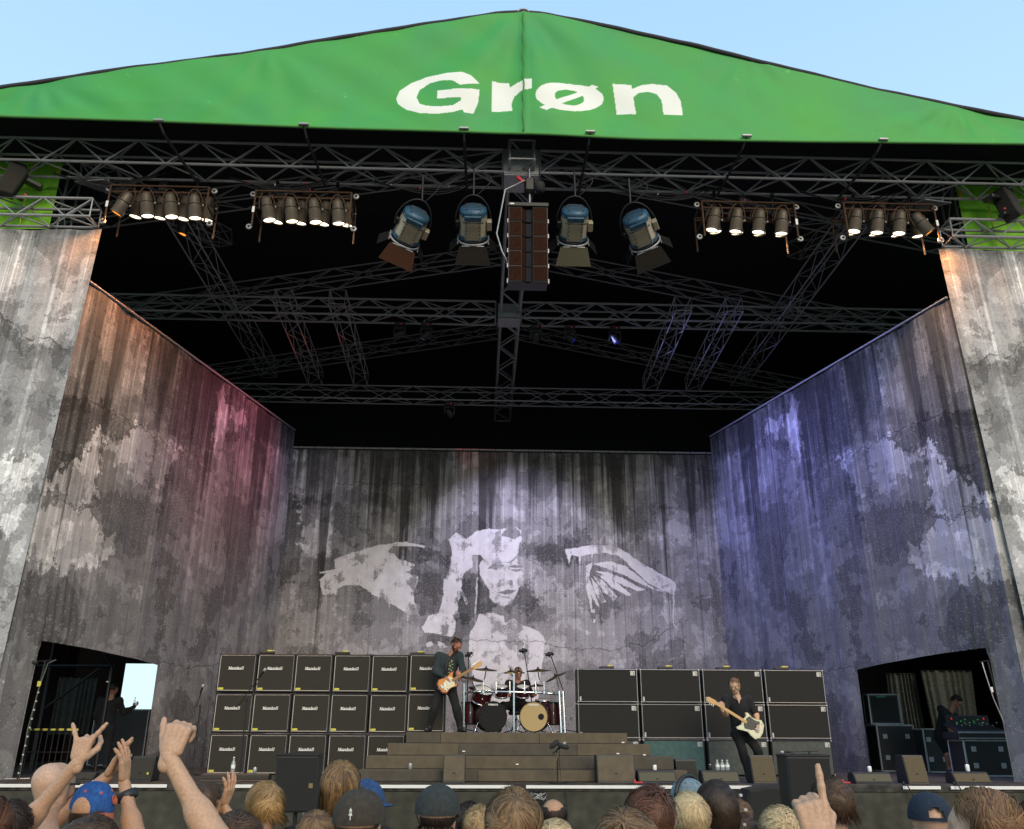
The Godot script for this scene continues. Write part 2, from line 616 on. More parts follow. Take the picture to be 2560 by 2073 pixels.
func banner_bulge(x: float, y: float) -> float:
	var dx := x - 0.66
	var z := 0.03 * sin(x * 0.9 + 1.0)
	# folds that run out from the ridge and from the lacing below
	var a := atan2(dx, 16.5 - y)
	var near := exp(-absf(dx) / 3.2)
	z += near * 0.08 * sin(a * 9.0) * clampf((16.2 - y) / 1.2, 0.0, 1.0)
	for c in [-0.52, 1.99, 5.13, -3.67, 9.6, -6.5]:
		var d: float = x - c
		var up := y - 13.15
		z += 0.035 * exp(-up / 0.9) * (1.0 - exp(-up / 0.25)) * cos(d * 6.0 / (0.5 + up)) * exp(-absf(d) / 1.1)
	z += 0.010 * sin(x * 4.0 + y * 6.0)
	# tension creases pulling from the eaves
	for c in [[9.55, 14.05, 1.0], [-9.0, 14.0, 1.0], [5.4, 15.2, 0.6], [-4.6, 15.0, 0.6]]:
		var ux: float = x - c[0]
		var uy: float = c[1] - y
		var q := atan2(ux, uy + 0.3)
		z += 0.03 * c[2] * sin(q * 11.0) * exp(-Vector2(ux, uy).length() / 1.6) * clampf(uy * 3.0, 0.0, 1.0)
	z *= clampf((y - 13.12) / 0.5, 0.12, 1.0)
	if absf(dx) < 0.06:
		z += 0.03
	return z

func build_structure() -> void:
	# ground
	var g := MeshInstance3D.new()
	g.name = "ground"
	var pm := PlaneMesh.new()
	pm.size = Vector2(600, 600)
	g.mesh = pm
	g.material_override = M["ground"]
	g.set_meta("kind", "structure")
	add_child(g)

	# stage deck with its skirt and white edge trim
	var s := thing("stage_deck", "long dark stage platform with olive cloth skirt and white front edge", "stage", Vector3(0.65, 0, -15.0))
	part(s, "deck", cbox(Vector3(25.0, 0.12, 13.4), 0.01), M["deck"], at(0, 1.15, -6.72))
	part(s, "front_skirt", sheet(260, 10, func(u: float, v: float) -> Vector3:
		var x := -12.4 + 24.8 * u
		return Vector3(x, 0.02 + 1.07 * v, 0.0 + folds(x, 0.0, 0.035 * (1.2 - v), 1.0) + 0.03 * sin(v * 3.0 + x))), M["skirt"])
	for e in [[-8.4, -5.0], [-4.0, -3.35], [-2.6, 0.555], [0.74, 5.15], [5.32, 5.72], [6.95, 7.6], [7.75, 12.0], [-11.8, -8.5]]:
		part(s, "edge_trim", cbox(Vector3(e[1] - e[0] - 0.02, 0.05, 0.02), 0.004), M["white_trim"], at((e[0] + e[1]) / 2.0 - 0.65, 1.165, 0.012))
	for x in [-11.0, -7.0, -3.0, 1.0, 5.0, 9.0, 11.8]:
		for z in [-0.8, -6.5, -12.6]:
			bar(s, "leg", Vector3(x, 0, z), Vector3(x, 1.1, z), 0.03, M["alu_dark"])

	# printed cloths
	var back := thing("backdrop", "wide printed concrete-look backdrop with a white painted winged girl", "backdrop", Vector3(0.57, 1.21, -24.5))
	var bm := printed("back_print", concrete(1280, 880, 21, 0.175, back_patches(), back_paint(), back_cracks(), 1.0))
	part(back, "cloth", sheet(240, 40, func(u: float, v: float) -> Vector3:
		var x := -6.37 + 12.74 * u
		return Vector3(x, 0.02 + 8.74 * v, folds(x, v * 8.0, 0.03, 2.0))), bm)
	bar(back, "top_rail", Vector3(-6.45, 8.82, 0), Vector3(6.45, 8.82, 0), 0.03, M["alu"], 8)
	for k in 26:
		bar(back, "tie", Vector3(-6.2 + k * 0.496, 8.72, 0.02), Vector3(-6.2 + k * 0.496, 8.86, 0.02), 0.012, M["rubber"])
	var st := concrete(896, 912, 33, 0.16, side_patches(), [], side_cracks(), 0.9)
	var pt := concrete(288, 976, 47, 0.36, pylon_patches(), [], pylon_cracks(), 0.45)
	var sm := printed("side_print", st)
	var pmt := printed("pylon_print", pt)
	for left in [true, false]:
		var A := Vector3(-8.13, 1.21, -15.44) if left else Vector3(9.62, 1.21, -15.44)
		var B := Vector3(-5.78, 1.21, -24.47) if left else Vector3(6.92, 1.21, -24.47)
		var where := "left" if left else "right"
		var w := thing("side_cloth", "printed concrete-look cloth wall with low doorway, on the %s side of the stage" % where, "backdrop", A, "side cloth walls")
		var us := []
		for k in 141:
			us.append(k / 140.0)
		us.append_array([0.0601, 0.0602, 0.4499, 0.4501])
		us.sort()
		var n := (B - A)
		var nrm := Vector3(-n.z, 0, n.x).normalized() * (1.0 if left else -1.0)
		var top := 9.29
		part(w, "cloth", sheet(us.size() - 1, 48, func(u: float, v: float) -> Vector3:
			var lowest := 0.0
			if u > 0.06015 and u < 0.45:
				var c := clampf((u - 0.06) / 0.39, 0.0, 1.0)
				lowest = 2.30 - 0.17 * pow(c, 2.0) - 0.25 * pow(maxf(0.0, 1.0 - c / 0.03), 2.0)
			var y := lerpf(lowest, top, v)
			var near_door := exp(-absf(y - 2.6) / 0.9) * exp(-absf(u - 0.10) / 0.06)
			return A.lerp(B, u) - A + Vector3(0, y, 0) + nrm * (folds(u * 9.0, y, 0.03, 4.0) + 0.08 * near_door * sin(u * 260.0 + y * 2.0)), us), sm)
		# the print is laid by height on the wall, so that it stays true round the doorway
		fix_uv(w.get_child(0), n.length(), top, A, B)
		# a strip of the cloth is turned outwards behind the pylon
		part(w, "cloth_turn", sheet(4, 30, func(u: float, v: float) -> Vector3:
			return Vector3((-0.55 if left else 0.55) * (1.0 - u), top * v, -0.02 + 0.02 * u)), sm)
		lay_uv(w.get_child(w.get_child_count() - 1), Vector2(-0.6 if left else 0.0, 0.0), Vector2(9.0, top), top)
		bar(w, "top_rail", Vector3(0, top + 0.06, 0), n + Vector3(0, top + 0.06, 0), 0.03, M["alu_dull"], 8)
		for k in 18:
			var p := n * ((k + 0.5) / 18.0) + Vector3(0, top, 0)
			bar(w, "tie", p, p + Vector3(0, 0.12, 0), 0.012, M["rubber"])
		# pylon cloth in front of the wing
		var px := -8.13 if left else 9.75
		var sgn := -1.0 if left else 1.0
		var p := thing("pylon_cloth", "tall printed concrete-look cloth hanging over the %s stage pylon" % where, "backdrop", Vector3(px, 1.21, -15.4), "pylon cloths")
		part(p, "cloth", sheet(40, 60, func(u: float, v: float) -> Vector3:
			var x := sgn * (3.1 * (1.0 - u) - 0.15 * (v - 0.5) * 2.0)
			return Vector3(x, 0.01 + 10.47 * v, folds(x, v * 9.0, 0.04, 6.0) + 0.04 * u)), pmt)
		# pylon top: silver truss, green panel behind it
		var tx := px - sgn * 0.05
		truss("pylon_truss", "bright silver truss crowning the %s pylon cloth" % where, "truss", Vector3(tx, 11.95, -15.15), Vector3(px + sgn * 3.4, 11.95, -15.15), 0.42, 0.5, M["alu"], 0.03, 0.017, "pylon top trusses")
		var gp := thing("green_panel", "bright green panel behind the truss on the %s pylon" % where, "panel", Vector3(-10.65 if left else 11.85, 12.62, -15.5), "green pylon panels")
		part(gp, "cloth", sheet(20, 14, func(u: float, v: float) -> Vector3:
			return Vector3(-1.5 + 3.0 * u, -0.85 + 1.6 * v, 0.03 * sin(u * 14.0) * (0.4 + v))), M["panel_green"])
		part(gp, "hem", cbox(Vector3(3.0, 0.05, 0.03), 0.01), M["panel_green"], at(0, 0.76, 0.02))
		part(gp, "corner_tape", cbox(Vector3(0.07, 0.2, 0.02), 0.004), M["yellow_tag"], at(-sgn * 1.45, 0.55, 0.05))
		bar(gp, "rope", Vector3(-sgn * 0.9, 0.75, 0.1), Vector3(-sgn * 0.95, -0.8, 0.12), 0.012, M["yellow_tag"])

	# gable banner
	var b := thing("gable_banner", "triangular green fabric gable banner with one large white word", "banner", Vector3(0, 13.2, -13.8))
	var bmat := printed("banner_print", banner_picture(), 0.62)
	var bus := []
	for k in 321:
		bus.append(k / 320.0)
	var cloth := part(b, "cloth", sheet(320, 56, func(u: float, v: float) -> Vector3:
		var x := -12.6 + 25.9 * u
		var y := lerpf(curve(HEM, x), curve(RIDGE, x), v)
		return Vector3(x, y - 13.2, banner_bulge(x, y)), bus), bmat)
	lay_uv(cloth, Vector2(-12.6, 0.1), Vector2(25.9, 3.2), 3.1)
	var seam := []
	for k in 30:
		var y := 13.17 + k * 0.105
		seam.append(Vector3(0.66 + 0.01 * sin(k * 1.3), y - 13.2, banner_bulge(0.66, y) + 0.012))
	part(b, "seam", hose(seam, 0.016, 6), M["hem_green"])
	var hem := []
	for k in 80:
		var x := -12.5 + 25.7 * k / 79.0
		hem.append(Vector3(x, curve(HEM, x) - 13.215, 0.01 + banner_bulge(x, 13.15)))
	part(b, "hem", hose(hem, 0.03, 6), M["hem_green"])
	var cap := []
	for k in 140:
		var x := -12.55 + 25.8 * k / 139.0
		cap.append(Vector3(x, curve(RIDGE, x) - 13.16 + 0.006 * sin(x * 3.1) + 0.004 * sin(x * 7.7), -0.03))
	part(b, "edge_flap", hose(cap, 0.05, 6), mat("flap", lin(0.035, 0.03, 0.035), 0.8))
	part(b, "top_shackle", hose([Vector3(0.54, 3.08, 0), Vector3(0.58, 3.15, 0), Vector3(0.66, 3.17, 0), Vector3(0.74, 3.15, 0), Vector3(0.78, 3.08, 0)], 0.02, 6), M["alu_dull"])
	for x in [-6.49, -3.67, -0.52, 1.99, 5.13, 7.9]:
		part(b, "clamp", cbox(Vector3(0.2, 0.05, 0.07), 0.012), M["silver"], at(x, -0.02, 0.06))
		bar(b, "clamp_arm", Vector3(x, -0.03, 0.03), Vector3(x - 0.012 * x, -0.22, -0.1), 0.025, M["black_metal"])
		bar(b, "strut", Vector3(x - 0.01 * x, -0.2, -0.1), Vector3(x * 0.93 + 0.02, -0.62, -1.15), 0.03, M["black_metal"])

	# roof: two dark slopes behind the banner, and the black back and side drapes
	var roof := thing("stage_roof", "dark pitched canopy roof over the stage, black inside", "roof", Vector3(0, 13.2, -13.9))
	part(roof, "canopy", sheet(60, 30, func(u: float, v: float) -> Vector3:
		var x := -12.6 + 25.9 * u
		return Vector3(x, curve(RIDGE, x) - 13.24 + 0.02 * sin(v * 40.0), -14.0 * v)), M["roof_lining"])
	for left in [true, false]:
		var x := -12.5 if left else 13.2
		part(roof, "side_drape", sheet(60, 6, func(u: float, v: float) -> Vector3:
			return Vector3(x + folds(u * 12.0, 0, 0.06), 0.06 - 13.2 * (1.0 - v), -4.8 - 9.8 * u)), M["black_cloth"])
	# rear drape with an opening to the daylight in the left wing
	for r in [[-13.4, -11.0, 0.02, 13.3], [-11.05, -9.2, 3.95, 13.3], [-9.25, 14.1, 0.02, 13.3], [-11.05, -9.2, 0.02, 2.62]]:
		part(roof, "rear_drape", sheet(int(maxf(6.0, (r[1] - r[0]) * 5.0)), 6, func(u: float, v: float) -> Vector3:
			var x: float = lerpf(r[0], r[1], u)
			return Vector3(x, lerpf(r[2], r[3], v) - 13.2, -13.8 + folds(x, 0, 0.04))), M["black_cloth"])
	part(roof, "rear_gable", sheet(40, 6, func(u: float, v: float) -> Vector3:
		var x := -12.5 + 25.7 * u
		return Vector3(x, lerpf(0.05, curve(RIDGE, x) - 13.2, v), -13.8)), M["black_cloth"])

func relay(o: MeshInstance3D, f: Callable) -> void:
	var a: Array = (o.mesh as ArrayMesh).surface_get_arrays(0)
	var v: PackedVector3Array = a[Mesh.ARRAY_VERTEX]
	var uv := PackedVector2Array()
	uv.resize(v.size())
	for i in v.size():
		uv[i] = f.call(v[i])
	a[Mesh.ARRAY_TEX_UV] = uv
	var m := ArrayMesh.new()
	m.add_surface_from_arrays(Mesh.PRIMITIVE_TRIANGLES, a)
	o.mesh = m

# the side print by distance along the wall and height
func fix_uv(o: MeshInstance3D, length: float, top: float, A: Vector3, B: Vector3) -> void:
	var d := (B - A).normalized()
	relay(o, func(p: Vector3) -> Vector2: return Vector2(clampf(p.dot(d) / length, 0.002, 0.998), 1.0 - clampf(p.y / top, 0.002, 0.998)))

func lay_uv(o: MeshInstance3D, origin: Vector2, size: Vector2, top: float) -> void:
	relay(o, func(p: Vector3) -> Vector2: return Vector2((p.x - origin.x) / size.x, (top - p.y) / size.y))

# ---------- print on the cloths: [tone, outline as u, v pairs] ----------

func side_patches() -> Array:
	return [
		[0.46, [0.101, 0.702, 0.126, 0.705, 0.148, 0.603, 0.148, 0.55, 0.13, 0.533, 0.1, 0.523, 0.068, 0.526, 0.02, 0.535, -0.032, 0.511, -0.039, 0.518, 0.013, 0.562, 0.048, 0.6, 0.085, 0.638, 0.098, 0.672]],
		[0.4, [-0.047, 0.477, 0.062, 0.524, 0.148, 0.514, 0.222, 0.482, 0.232, 0.442, 0.127, 0.392, -0.041, 0.368, -0.048, 0.435]],
		[0.24, [-0.02, 1.005, -0.025, 0.734, 0.066, 0.75, 0.158, 0.773, 0.227, 0.85, 0.217, 0.996]],
		[0.085, [-0.021, 0.732, 0.127, 0.757, 0.239, 0.752, 0.255, 0.716, 0.132, 0.695, 0.101, 0.704, 0.08, 0.636, 0.048, 0.6, -0.035, 0.528, -0.033, 0.64]],
		[0.1, [0.367, 0.682, 0.398, 0.731, 0.47, 0.753, 0.529, 0.744, 0.555, 0.672, 0.499, 0.54, 0.381, 0.515, 0.36, 0.6]],
		[0.3, [0.243, 0.762, 0.353, 0.765, 0.432, 0.746, 0.388, 0.715, 0.361, 0.651, 0.285, 0.626, 0.136, 0.677, 0.201, 0.706]],
		[0.1, [0.218, 0.992, 0.426, 0.997, 0.986, 0.999, 0.979, 0.917, 0.72, 0.898, 0.438, 0.753, 0.34, 0.787, 0.245, 0.831]],
		[0.32, [0.554, 1.001, 0.616, 0.933, 0.596, 0.788, 0.555, 0.775, 0.549, 0.909]],
		[0.28, [0.613, 0.943, 0.707, 0.956, 0.707, 0.914, 0.645, 0.888]],
		[0.22, [0.801, 0.904, 0.982, 0.901, 1.002, 0.645, 0.835, 0.664]],
	]

func side_cracks() -> Array:
	return [[-0.022, 0.734, 0.011, 0.735, 0.061, 0.748, 0.11, 0.755, 0.144, 0.758, 0.199, 0.759, 0.259, 0.755, 0.307, 0.75, 0.371, 0.749, 0.433, 0.744], [-0.036, 0.51, 0.011, 0.533, 0.048, 0.525, 0.091, 0.518, 0.151, 0.54], [0.447, 0.238, 0.581, 0.231, 0.738, 0.254, 0.984, 0.245]]

func pylon_patches() -> Array:
	return [
		[0.48, [0.216, 1.008, 1.001, 1.014, 0.958, 0.744, 0.873, 0.76, 0.641, 0.771, 0.365, 0.807]],
		[0.24, [0.365, 0.807, 0.644, 0.767, 0.873, 0.76, 0.958, 0.744, 0.931, 0.54, 0.562, 0.542]],
		[0.66, [0.565, 0.538, 0.69, 0.527, 0.777, 0.539, 0.936, 0.532, 0.906, 0.402, 0.801, 0.405, 0.661, 0.408]],
		[0.24, [0.666, 0.401, 0.909, 0.398, 0.889, 0.188, 0.78, 0.188]],
	]

func pylon_cracks() -> Array:
	return [[0.381, 0.82, 0.462, 0.812, 0.591, 0.79, 0.686, 0.76, 0.819, 0.766, 0.957, 0.737]]

func back_patches() -> Array:
	return [
		[0.3, [0.011, 0.829, 0.101, 0.824, 0.107, 0.888, 0.101, 0.991, 0.0, 0.989]],
		[0.33, [0.026, 0.815, 0.107, 0.795, 0.106, 0.636, 0.047, 0.628, 0.033, 0.731]],
		[0.24, [0.873, 0.993, 0.966, 0.876, 0.944, 0.811, 0.856, 0.809]],
		[0.27, [0.845, 0.759, 0.934, 0.818, 0.93, 0.732, 0.943, 0.69, 0.714, 0.687, 0.724, 0.715, 0.839, 0.717]],
		[0.26, [0.576, 0.616, 0.684, 0.611, 0.7, 0.444, 0.653, 0.417, 0.571, 0.469]],
		[0.22, [0.571, 0.429, 0.97, 0.5, 0.964, 0.305, 0.575, 0.295]],
		[0.24, [0.029, 0.541, 0.118, 0.502, 0.145, 0.412, 0.106, 0.322, 0.035, 0.321]],
		[0.2, [0.135, 0.437, 0.299, 0.413, 0.328, 0.324, 0.15, 0.323]],
		[0.085, [0.3, 0.666, 0.38, 0.64, 0.376, 0.613, 0.306, 0.612]],
		[0.085, [0.534, 0.67, 0.695, 0.714, 0.704, 0.645, 0.647, 0.617, 0.562, 0.636]],
		[0.07, [0.386, 0.559, 0.432, 0.573, 0.47, 0.533, 0.479, 0.467, 0.443, 0.415, 0.398, 0.44]],
		[0.075, [-0.0, 0.85, 0.026, 0.815, 0.041, 0.608, 0.029, 0.541, -0.007, 0.54, -0.026, 0.814]],
		[0.09, [0.534, 0.534, 0.558, 0.548, 0.58, 0.469, 0.553, 0.442, 0.521, 0.488]],
		[0.1, [0.312, 0.585, 0.368, 0.572, 0.36, 0.479, 0.325, 0.439, 0.297, 0.478]],
	]

func back_paint() -> Array:
	return [
		[0.62, [0.088, 0.577, 0.121, 0.589, 0.119, 0.621, 0.146, 0.639, 0.197, 0.663, 0.244, 0.678, 0.28, 0.68, 0.324, 0.668, 0.32, 0.662, 0.288, 0.667, 0.248, 0.667, 0.241, 0.658, 0.237, 0.646, 0.253, 0.64, 0.262, 0.623, 0.278, 0.62, 0.3, 0.606, 0.296, 0.589, 0.279, 0.58, 0.309, 0.569, 0.308, 0.546, 0.299, 0.512, 0.306, 0.467, 0.299, 0.456, 0.29, 0.423, 0.288, 0.42, 0.286, 0.45, 0.259, 0.472, 0.247, 0.478, 0.247, 0.453, 0.245, 0.478, 0.231, 0.5, 0.222, 0.497, 0.223, 0.472, 0.22, 0.497, 0.195, 0.522, 0.179, 0.536, 0.147, 0.538, 0.129, 0.521, 0.127, 0.499, 0.123, 0.51, 0.104, 0.504, 0.098, 0.507, 0.091, 0.537, 0.088, 0.554, 0.103, 0.572, 0.089, 0.572]],
		[0.62, [0.641, 0.664, 0.669, 0.669, 0.706, 0.678, 0.754, 0.675, 0.782, 0.655, 0.817, 0.62, 0.86, 0.583, 0.891, 0.557, 0.893, 0.537, 0.885, 0.515, 0.862, 0.528, 0.831, 0.551, 0.804, 0.588, 0.781, 0.619, 0.761, 0.645, 0.737, 0.651, 0.705, 0.647, 0.703, 0.609, 0.701, 0.647, 0.677, 0.638, 0.674, 0.546, 0.673, 0.638, 0.657, 0.644, 0.65, 0.614]],
		[0.6, [0.704, 0.615, 0.745, 0.625, 0.784, 0.605, 0.831, 0.547, 0.866, 0.524, 0.846, 0.528, 0.799, 0.559, 0.76, 0.587]],
		[0.6, [0.708, 0.592, 0.744, 0.587, 0.783, 0.559, 0.822, 0.53, 0.806, 0.526, 0.767, 0.547]],
		[0.6, [0.712, 0.581, 0.743, 0.57, 0.778, 0.53, 0.79, 0.513, 0.778, 0.51, 0.743, 0.541]],
		[0.6, [0.704, 0.575, 0.727, 0.558, 0.758, 0.507, 0.749, 0.495, 0.726, 0.523]],
		[0.58, [0.699, 0.569, 0.715, 0.546, 0.733, 0.489, 0.721, 0.484, 0.707, 0.523]],
		[0.58, [0.693, 0.569, 0.703, 0.54, 0.717, 0.472, 0.708, 0.478, 0.695, 0.523]],
		[0.58, [0.688, 0.609, 0.705, 0.621, 0.695, 0.569, 0.701, 0.461, 0.696, 0.472, 0.687, 0.54]],
		[0.58, [0.697, 0.467, 0.706, 0.467, 0.706, 0.455, 0.697, 0.456]],
		[0.58, [0.701, 0.436, 0.708, 0.433, 0.706, 0.422, 0.7, 0.423]],
		[0.56, [0.884, 0.52, 0.887, 0.52, 0.881, 0.369, 0.878, 0.369]],
		[0.6, [0.375, 0.692, 0.391, 0.716, 0.415, 0.693, 0.439, 0.723, 0.463, 0.729, 0.488, 0.727, 0.508, 0.733, 0.496, 0.706, 0.524, 0.695, 0.54, 0.707, 0.542, 0.728, 0.522, 0.739, 0.536, 0.725, 0.544, 0.695, 0.538, 0.683, 0.532, 0.642, 0.516, 0.618, 0.48, 0.615, 0.465, 0.589, 0.458, 0.623, 0.448, 0.641, 0.43, 0.64, 0.431, 0.6, 0.409, 0.576, 0.406, 0.53, 0.423, 0.486, 0.419, 0.474, 0.407, 0.508, 0.399, 0.485, 0.402, 0.446, 0.377, 0.443, 0.357, 0.451, 0.366, 0.496, 0.366, 0.558, 0.381, 0.599, 0.384, 0.645, 0.378, 0.675]],
		[0.58, [0.445, 0.606, 0.46, 0.641, 0.465, 0.606, 0.48, 0.615, 0.516, 0.615, 0.532, 0.63, 0.544, 0.584, 0.546, 0.561, 0.538, 0.538, 0.528, 0.504, 0.521, 0.487, 0.501, 0.472, 0.481, 0.483, 0.469, 0.503, 0.469, 0.526, 0.449, 0.571]],
		[0.66, [0.327, 0.417, 0.334, 0.44, 0.357, 0.451, 0.388, 0.443, 0.396, 0.424, 0.395, 0.391, 0.386, 0.374, 0.359, 0.385, 0.328, 0.387, 0.321, 0.404]],
		[0.6, [0.447, 0.447, 0.474, 0.453, 0.503, 0.442, 0.505, 0.42, 0.525, 0.436, 0.544, 0.414, 0.583, 0.393, 0.595, 0.366, 0.582, 0.253, 0.574, 0.122, 0.447, 0.121, 0.429, 0.304, 0.425, 0.347, 0.428, 0.391, 0.439, 0.413]],
		[0.5, [0.44, 0.565, 0.444, 0.568, 0.441, 0.458, 0.438, 0.435, 0.437, 0.458]],
		[0.6, [0.332, 0.355, 0.344, 0.36, 0.348, 0.351, 0.338, 0.342, 0.333, 0.345]],
		[0.55, [0.355, 0.363, 0.369, 0.358, 0.379, 0.342, 0.365, 0.339, 0.357, 0.35]],
		[0.1, [0.465, 0.594, 0.478, 0.611, 0.5, 0.609, 0.505, 0.603, 0.488, 0.599, 0.485, 0.59, 0.476, 0.597]],
		[0.12, [0.514, 0.602, 0.524, 0.61, 0.545, 0.606, 0.542, 0.6, 0.524, 0.598]],
		[0.16, [0.516, 0.592, 0.542, 0.595, 0.54, 0.585, 0.524, 0.584]],
		[0.22, [0.513, 0.558, 0.522, 0.558, 0.523, 0.539, 0.516, 0.541]],
		[0.12, [0.489, 0.517, 0.509, 0.527, 0.531, 0.524, 0.52, 0.515, 0.505, 0.511]],
		[0.3, [0.489, 0.509, 0.517, 0.504, 0.515, 0.497, 0.497, 0.501]],
	]

func back_cracks() -> Array:
	return [[0.351, 0.358, 0.413, 0.364, 0.467, 0.363, 0.525, 0.365, 0.587, 0.36, 0.641, 0.342, 0.676, 0.337, 0.714, 0.342, 0.745, 0.334, 0.781, 0.357, 0.816, 0.35, 0.857, 0.396, 0.915, 0.441], [0.107, 0.877, 0.16, 0.882, 0.217, 0.879, 0.313, 0.879], [0.279, 0.749, 0.279, 0.82, 0.285, 0.849, 0.313, 0.878], [0.244, 0.679, 0.266, 0.707, 0.276, 0.749]]

# the four letters of the gable banner, outlines in metres on the banner; the fifth outline is the hole of the third letter
func gable_letters() -> Array:
	return [[-1.91, 13.95, -1.85, 14.16, -1.62, 14.38, -1.32, 14.52, -0.92, 14.59, -0.61, 14.6, -0.4, 14.49, -0.23, 14.32, -0.63, 14.24, -0.79, 14.37, -1.01, 14.4, -1.25, 14.35, -1.45, 14.18, -1.5, 13.98, -1.43, 13.8, -1.29, 13.74, -1.02, 13.73, -0.76, 13.76, -0.61, 13.87, -0.61, 13.95, -1.08, 13.93, -1.08, 14.14, -0.23, 14.17, -0.26, 13.84, -0.35, 13.59, -0.53, 13.59, -0.57, 13.66, -0.75, 13.59, -1.08, 13.54, -1.42, 13.56, -1.69, 13.66, -1.87, 13.82], [0.01, 14.44, 0.37, 14.43, 0.38, 14.32, 0.53, 14.41, 0.7, 14.46, 0.82, 14.46, 0.82, 14.21, 0.59, 14.18, 0.47, 14.07, 0.42, 13.9, 0.43, 13.71, 0.01, 13.69], [2.48, 14.44, 2.87, 14.42, 2.88, 14.32, 3.08, 14.43, 3.29, 14.47, 3.6, 14.44, 3.79, 14.25, 3.87, 14.06, 3.89, 13.71, 3.49, 13.71, 3.47, 14.05, 3.38, 14.21, 3.21, 14.26, 3.0, 14.22, 2.9, 14.11, 2.91, 13.94, 2.94, 13.71, 2.55, 13.72], [2.3, 14.09, 2.26, 13.97, 2.15, 13.87, 2.0, 13.78, 1.8, 13.72, 1.58, 13.7, 1.37, 13.71, 1.17, 13.75, 1.02, 13.83, 0.92, 13.93, 0.89, 14.04, 0.92, 14.16, 1.02, 14.27, 1.18, 14.36, 1.38, 14.42, 1.6, 14.44, 1.82, 14.43, 2.01, 14.39, 2.17, 14.31, 2.27, 14.21], [1.89, 14.07, 1.88, 14.0, 1.83, 13.94, 1.76, 13.89, 1.68, 13.86, 1.59, 13.85, 1.49, 13.86, 1.41, 13.88, 1.34, 13.93, 1.3, 13.98, 1.29, 14.05, 1.3, 14.12, 1.35, 14.18, 1.42, 14.22, 1.5, 14.26, 1.59, 14.27, 1.69, 14.27, 1.77, 14.24, 1.84, 14.19, 1.88, 14.13], [2.06, 14.43, 2.2, 14.38, 1.12, 13.67, 0.97, 13.73]]

# ---------- trusses ----------

# a square lattice truss from a to b: four chords and zigzag braces, each a part
func truss(called: String, label: String, category: String, a: Vector3, b: Vector3, size: float, panel: float, m: Material, rc := 0.028, rb := 0.014, group := "", up := Vector3.UP) -> Node3D:
	var t := thing(called, label, category, a, group)
	var d := b - a
	var l := d.length()
	d /= l
	var side := d.cross(up).normalized()
	var u := side.cross(d).normalized()
	var h := size / 2.0
	var c := [u * h - side * h, u * h + side * h, -u * h + side * h, -u * h - side * h]
	for k in 4:
		bar(t, "chord", c[k], c[k] + d * l, rc, m, 8)
	var n := int(maxf(2.0, round(l / panel)))
	var p := l / n
	for i in n:
		for k in 4:
			var e0: Vector3 = c[k] + d * (i * p)
			var e1: Vector3 = c[(k + 1) % 4] + d * ((i + 1) * p)
			if (i + k) % 2:
				e0 = c[(k + 1) % 4] + d * (i * p)
				e1 = c[k] + d * ((i + 1) * p)
			bar(t, "brace", e0, e1, rb, m, 5)
	for i in [0, n]:
		for k in 4:
			bar(t, "end_strut", c[k] + d * (i * p), c[(k + 1) % 4] + d * (i * p), rb, m, 5)
	return t

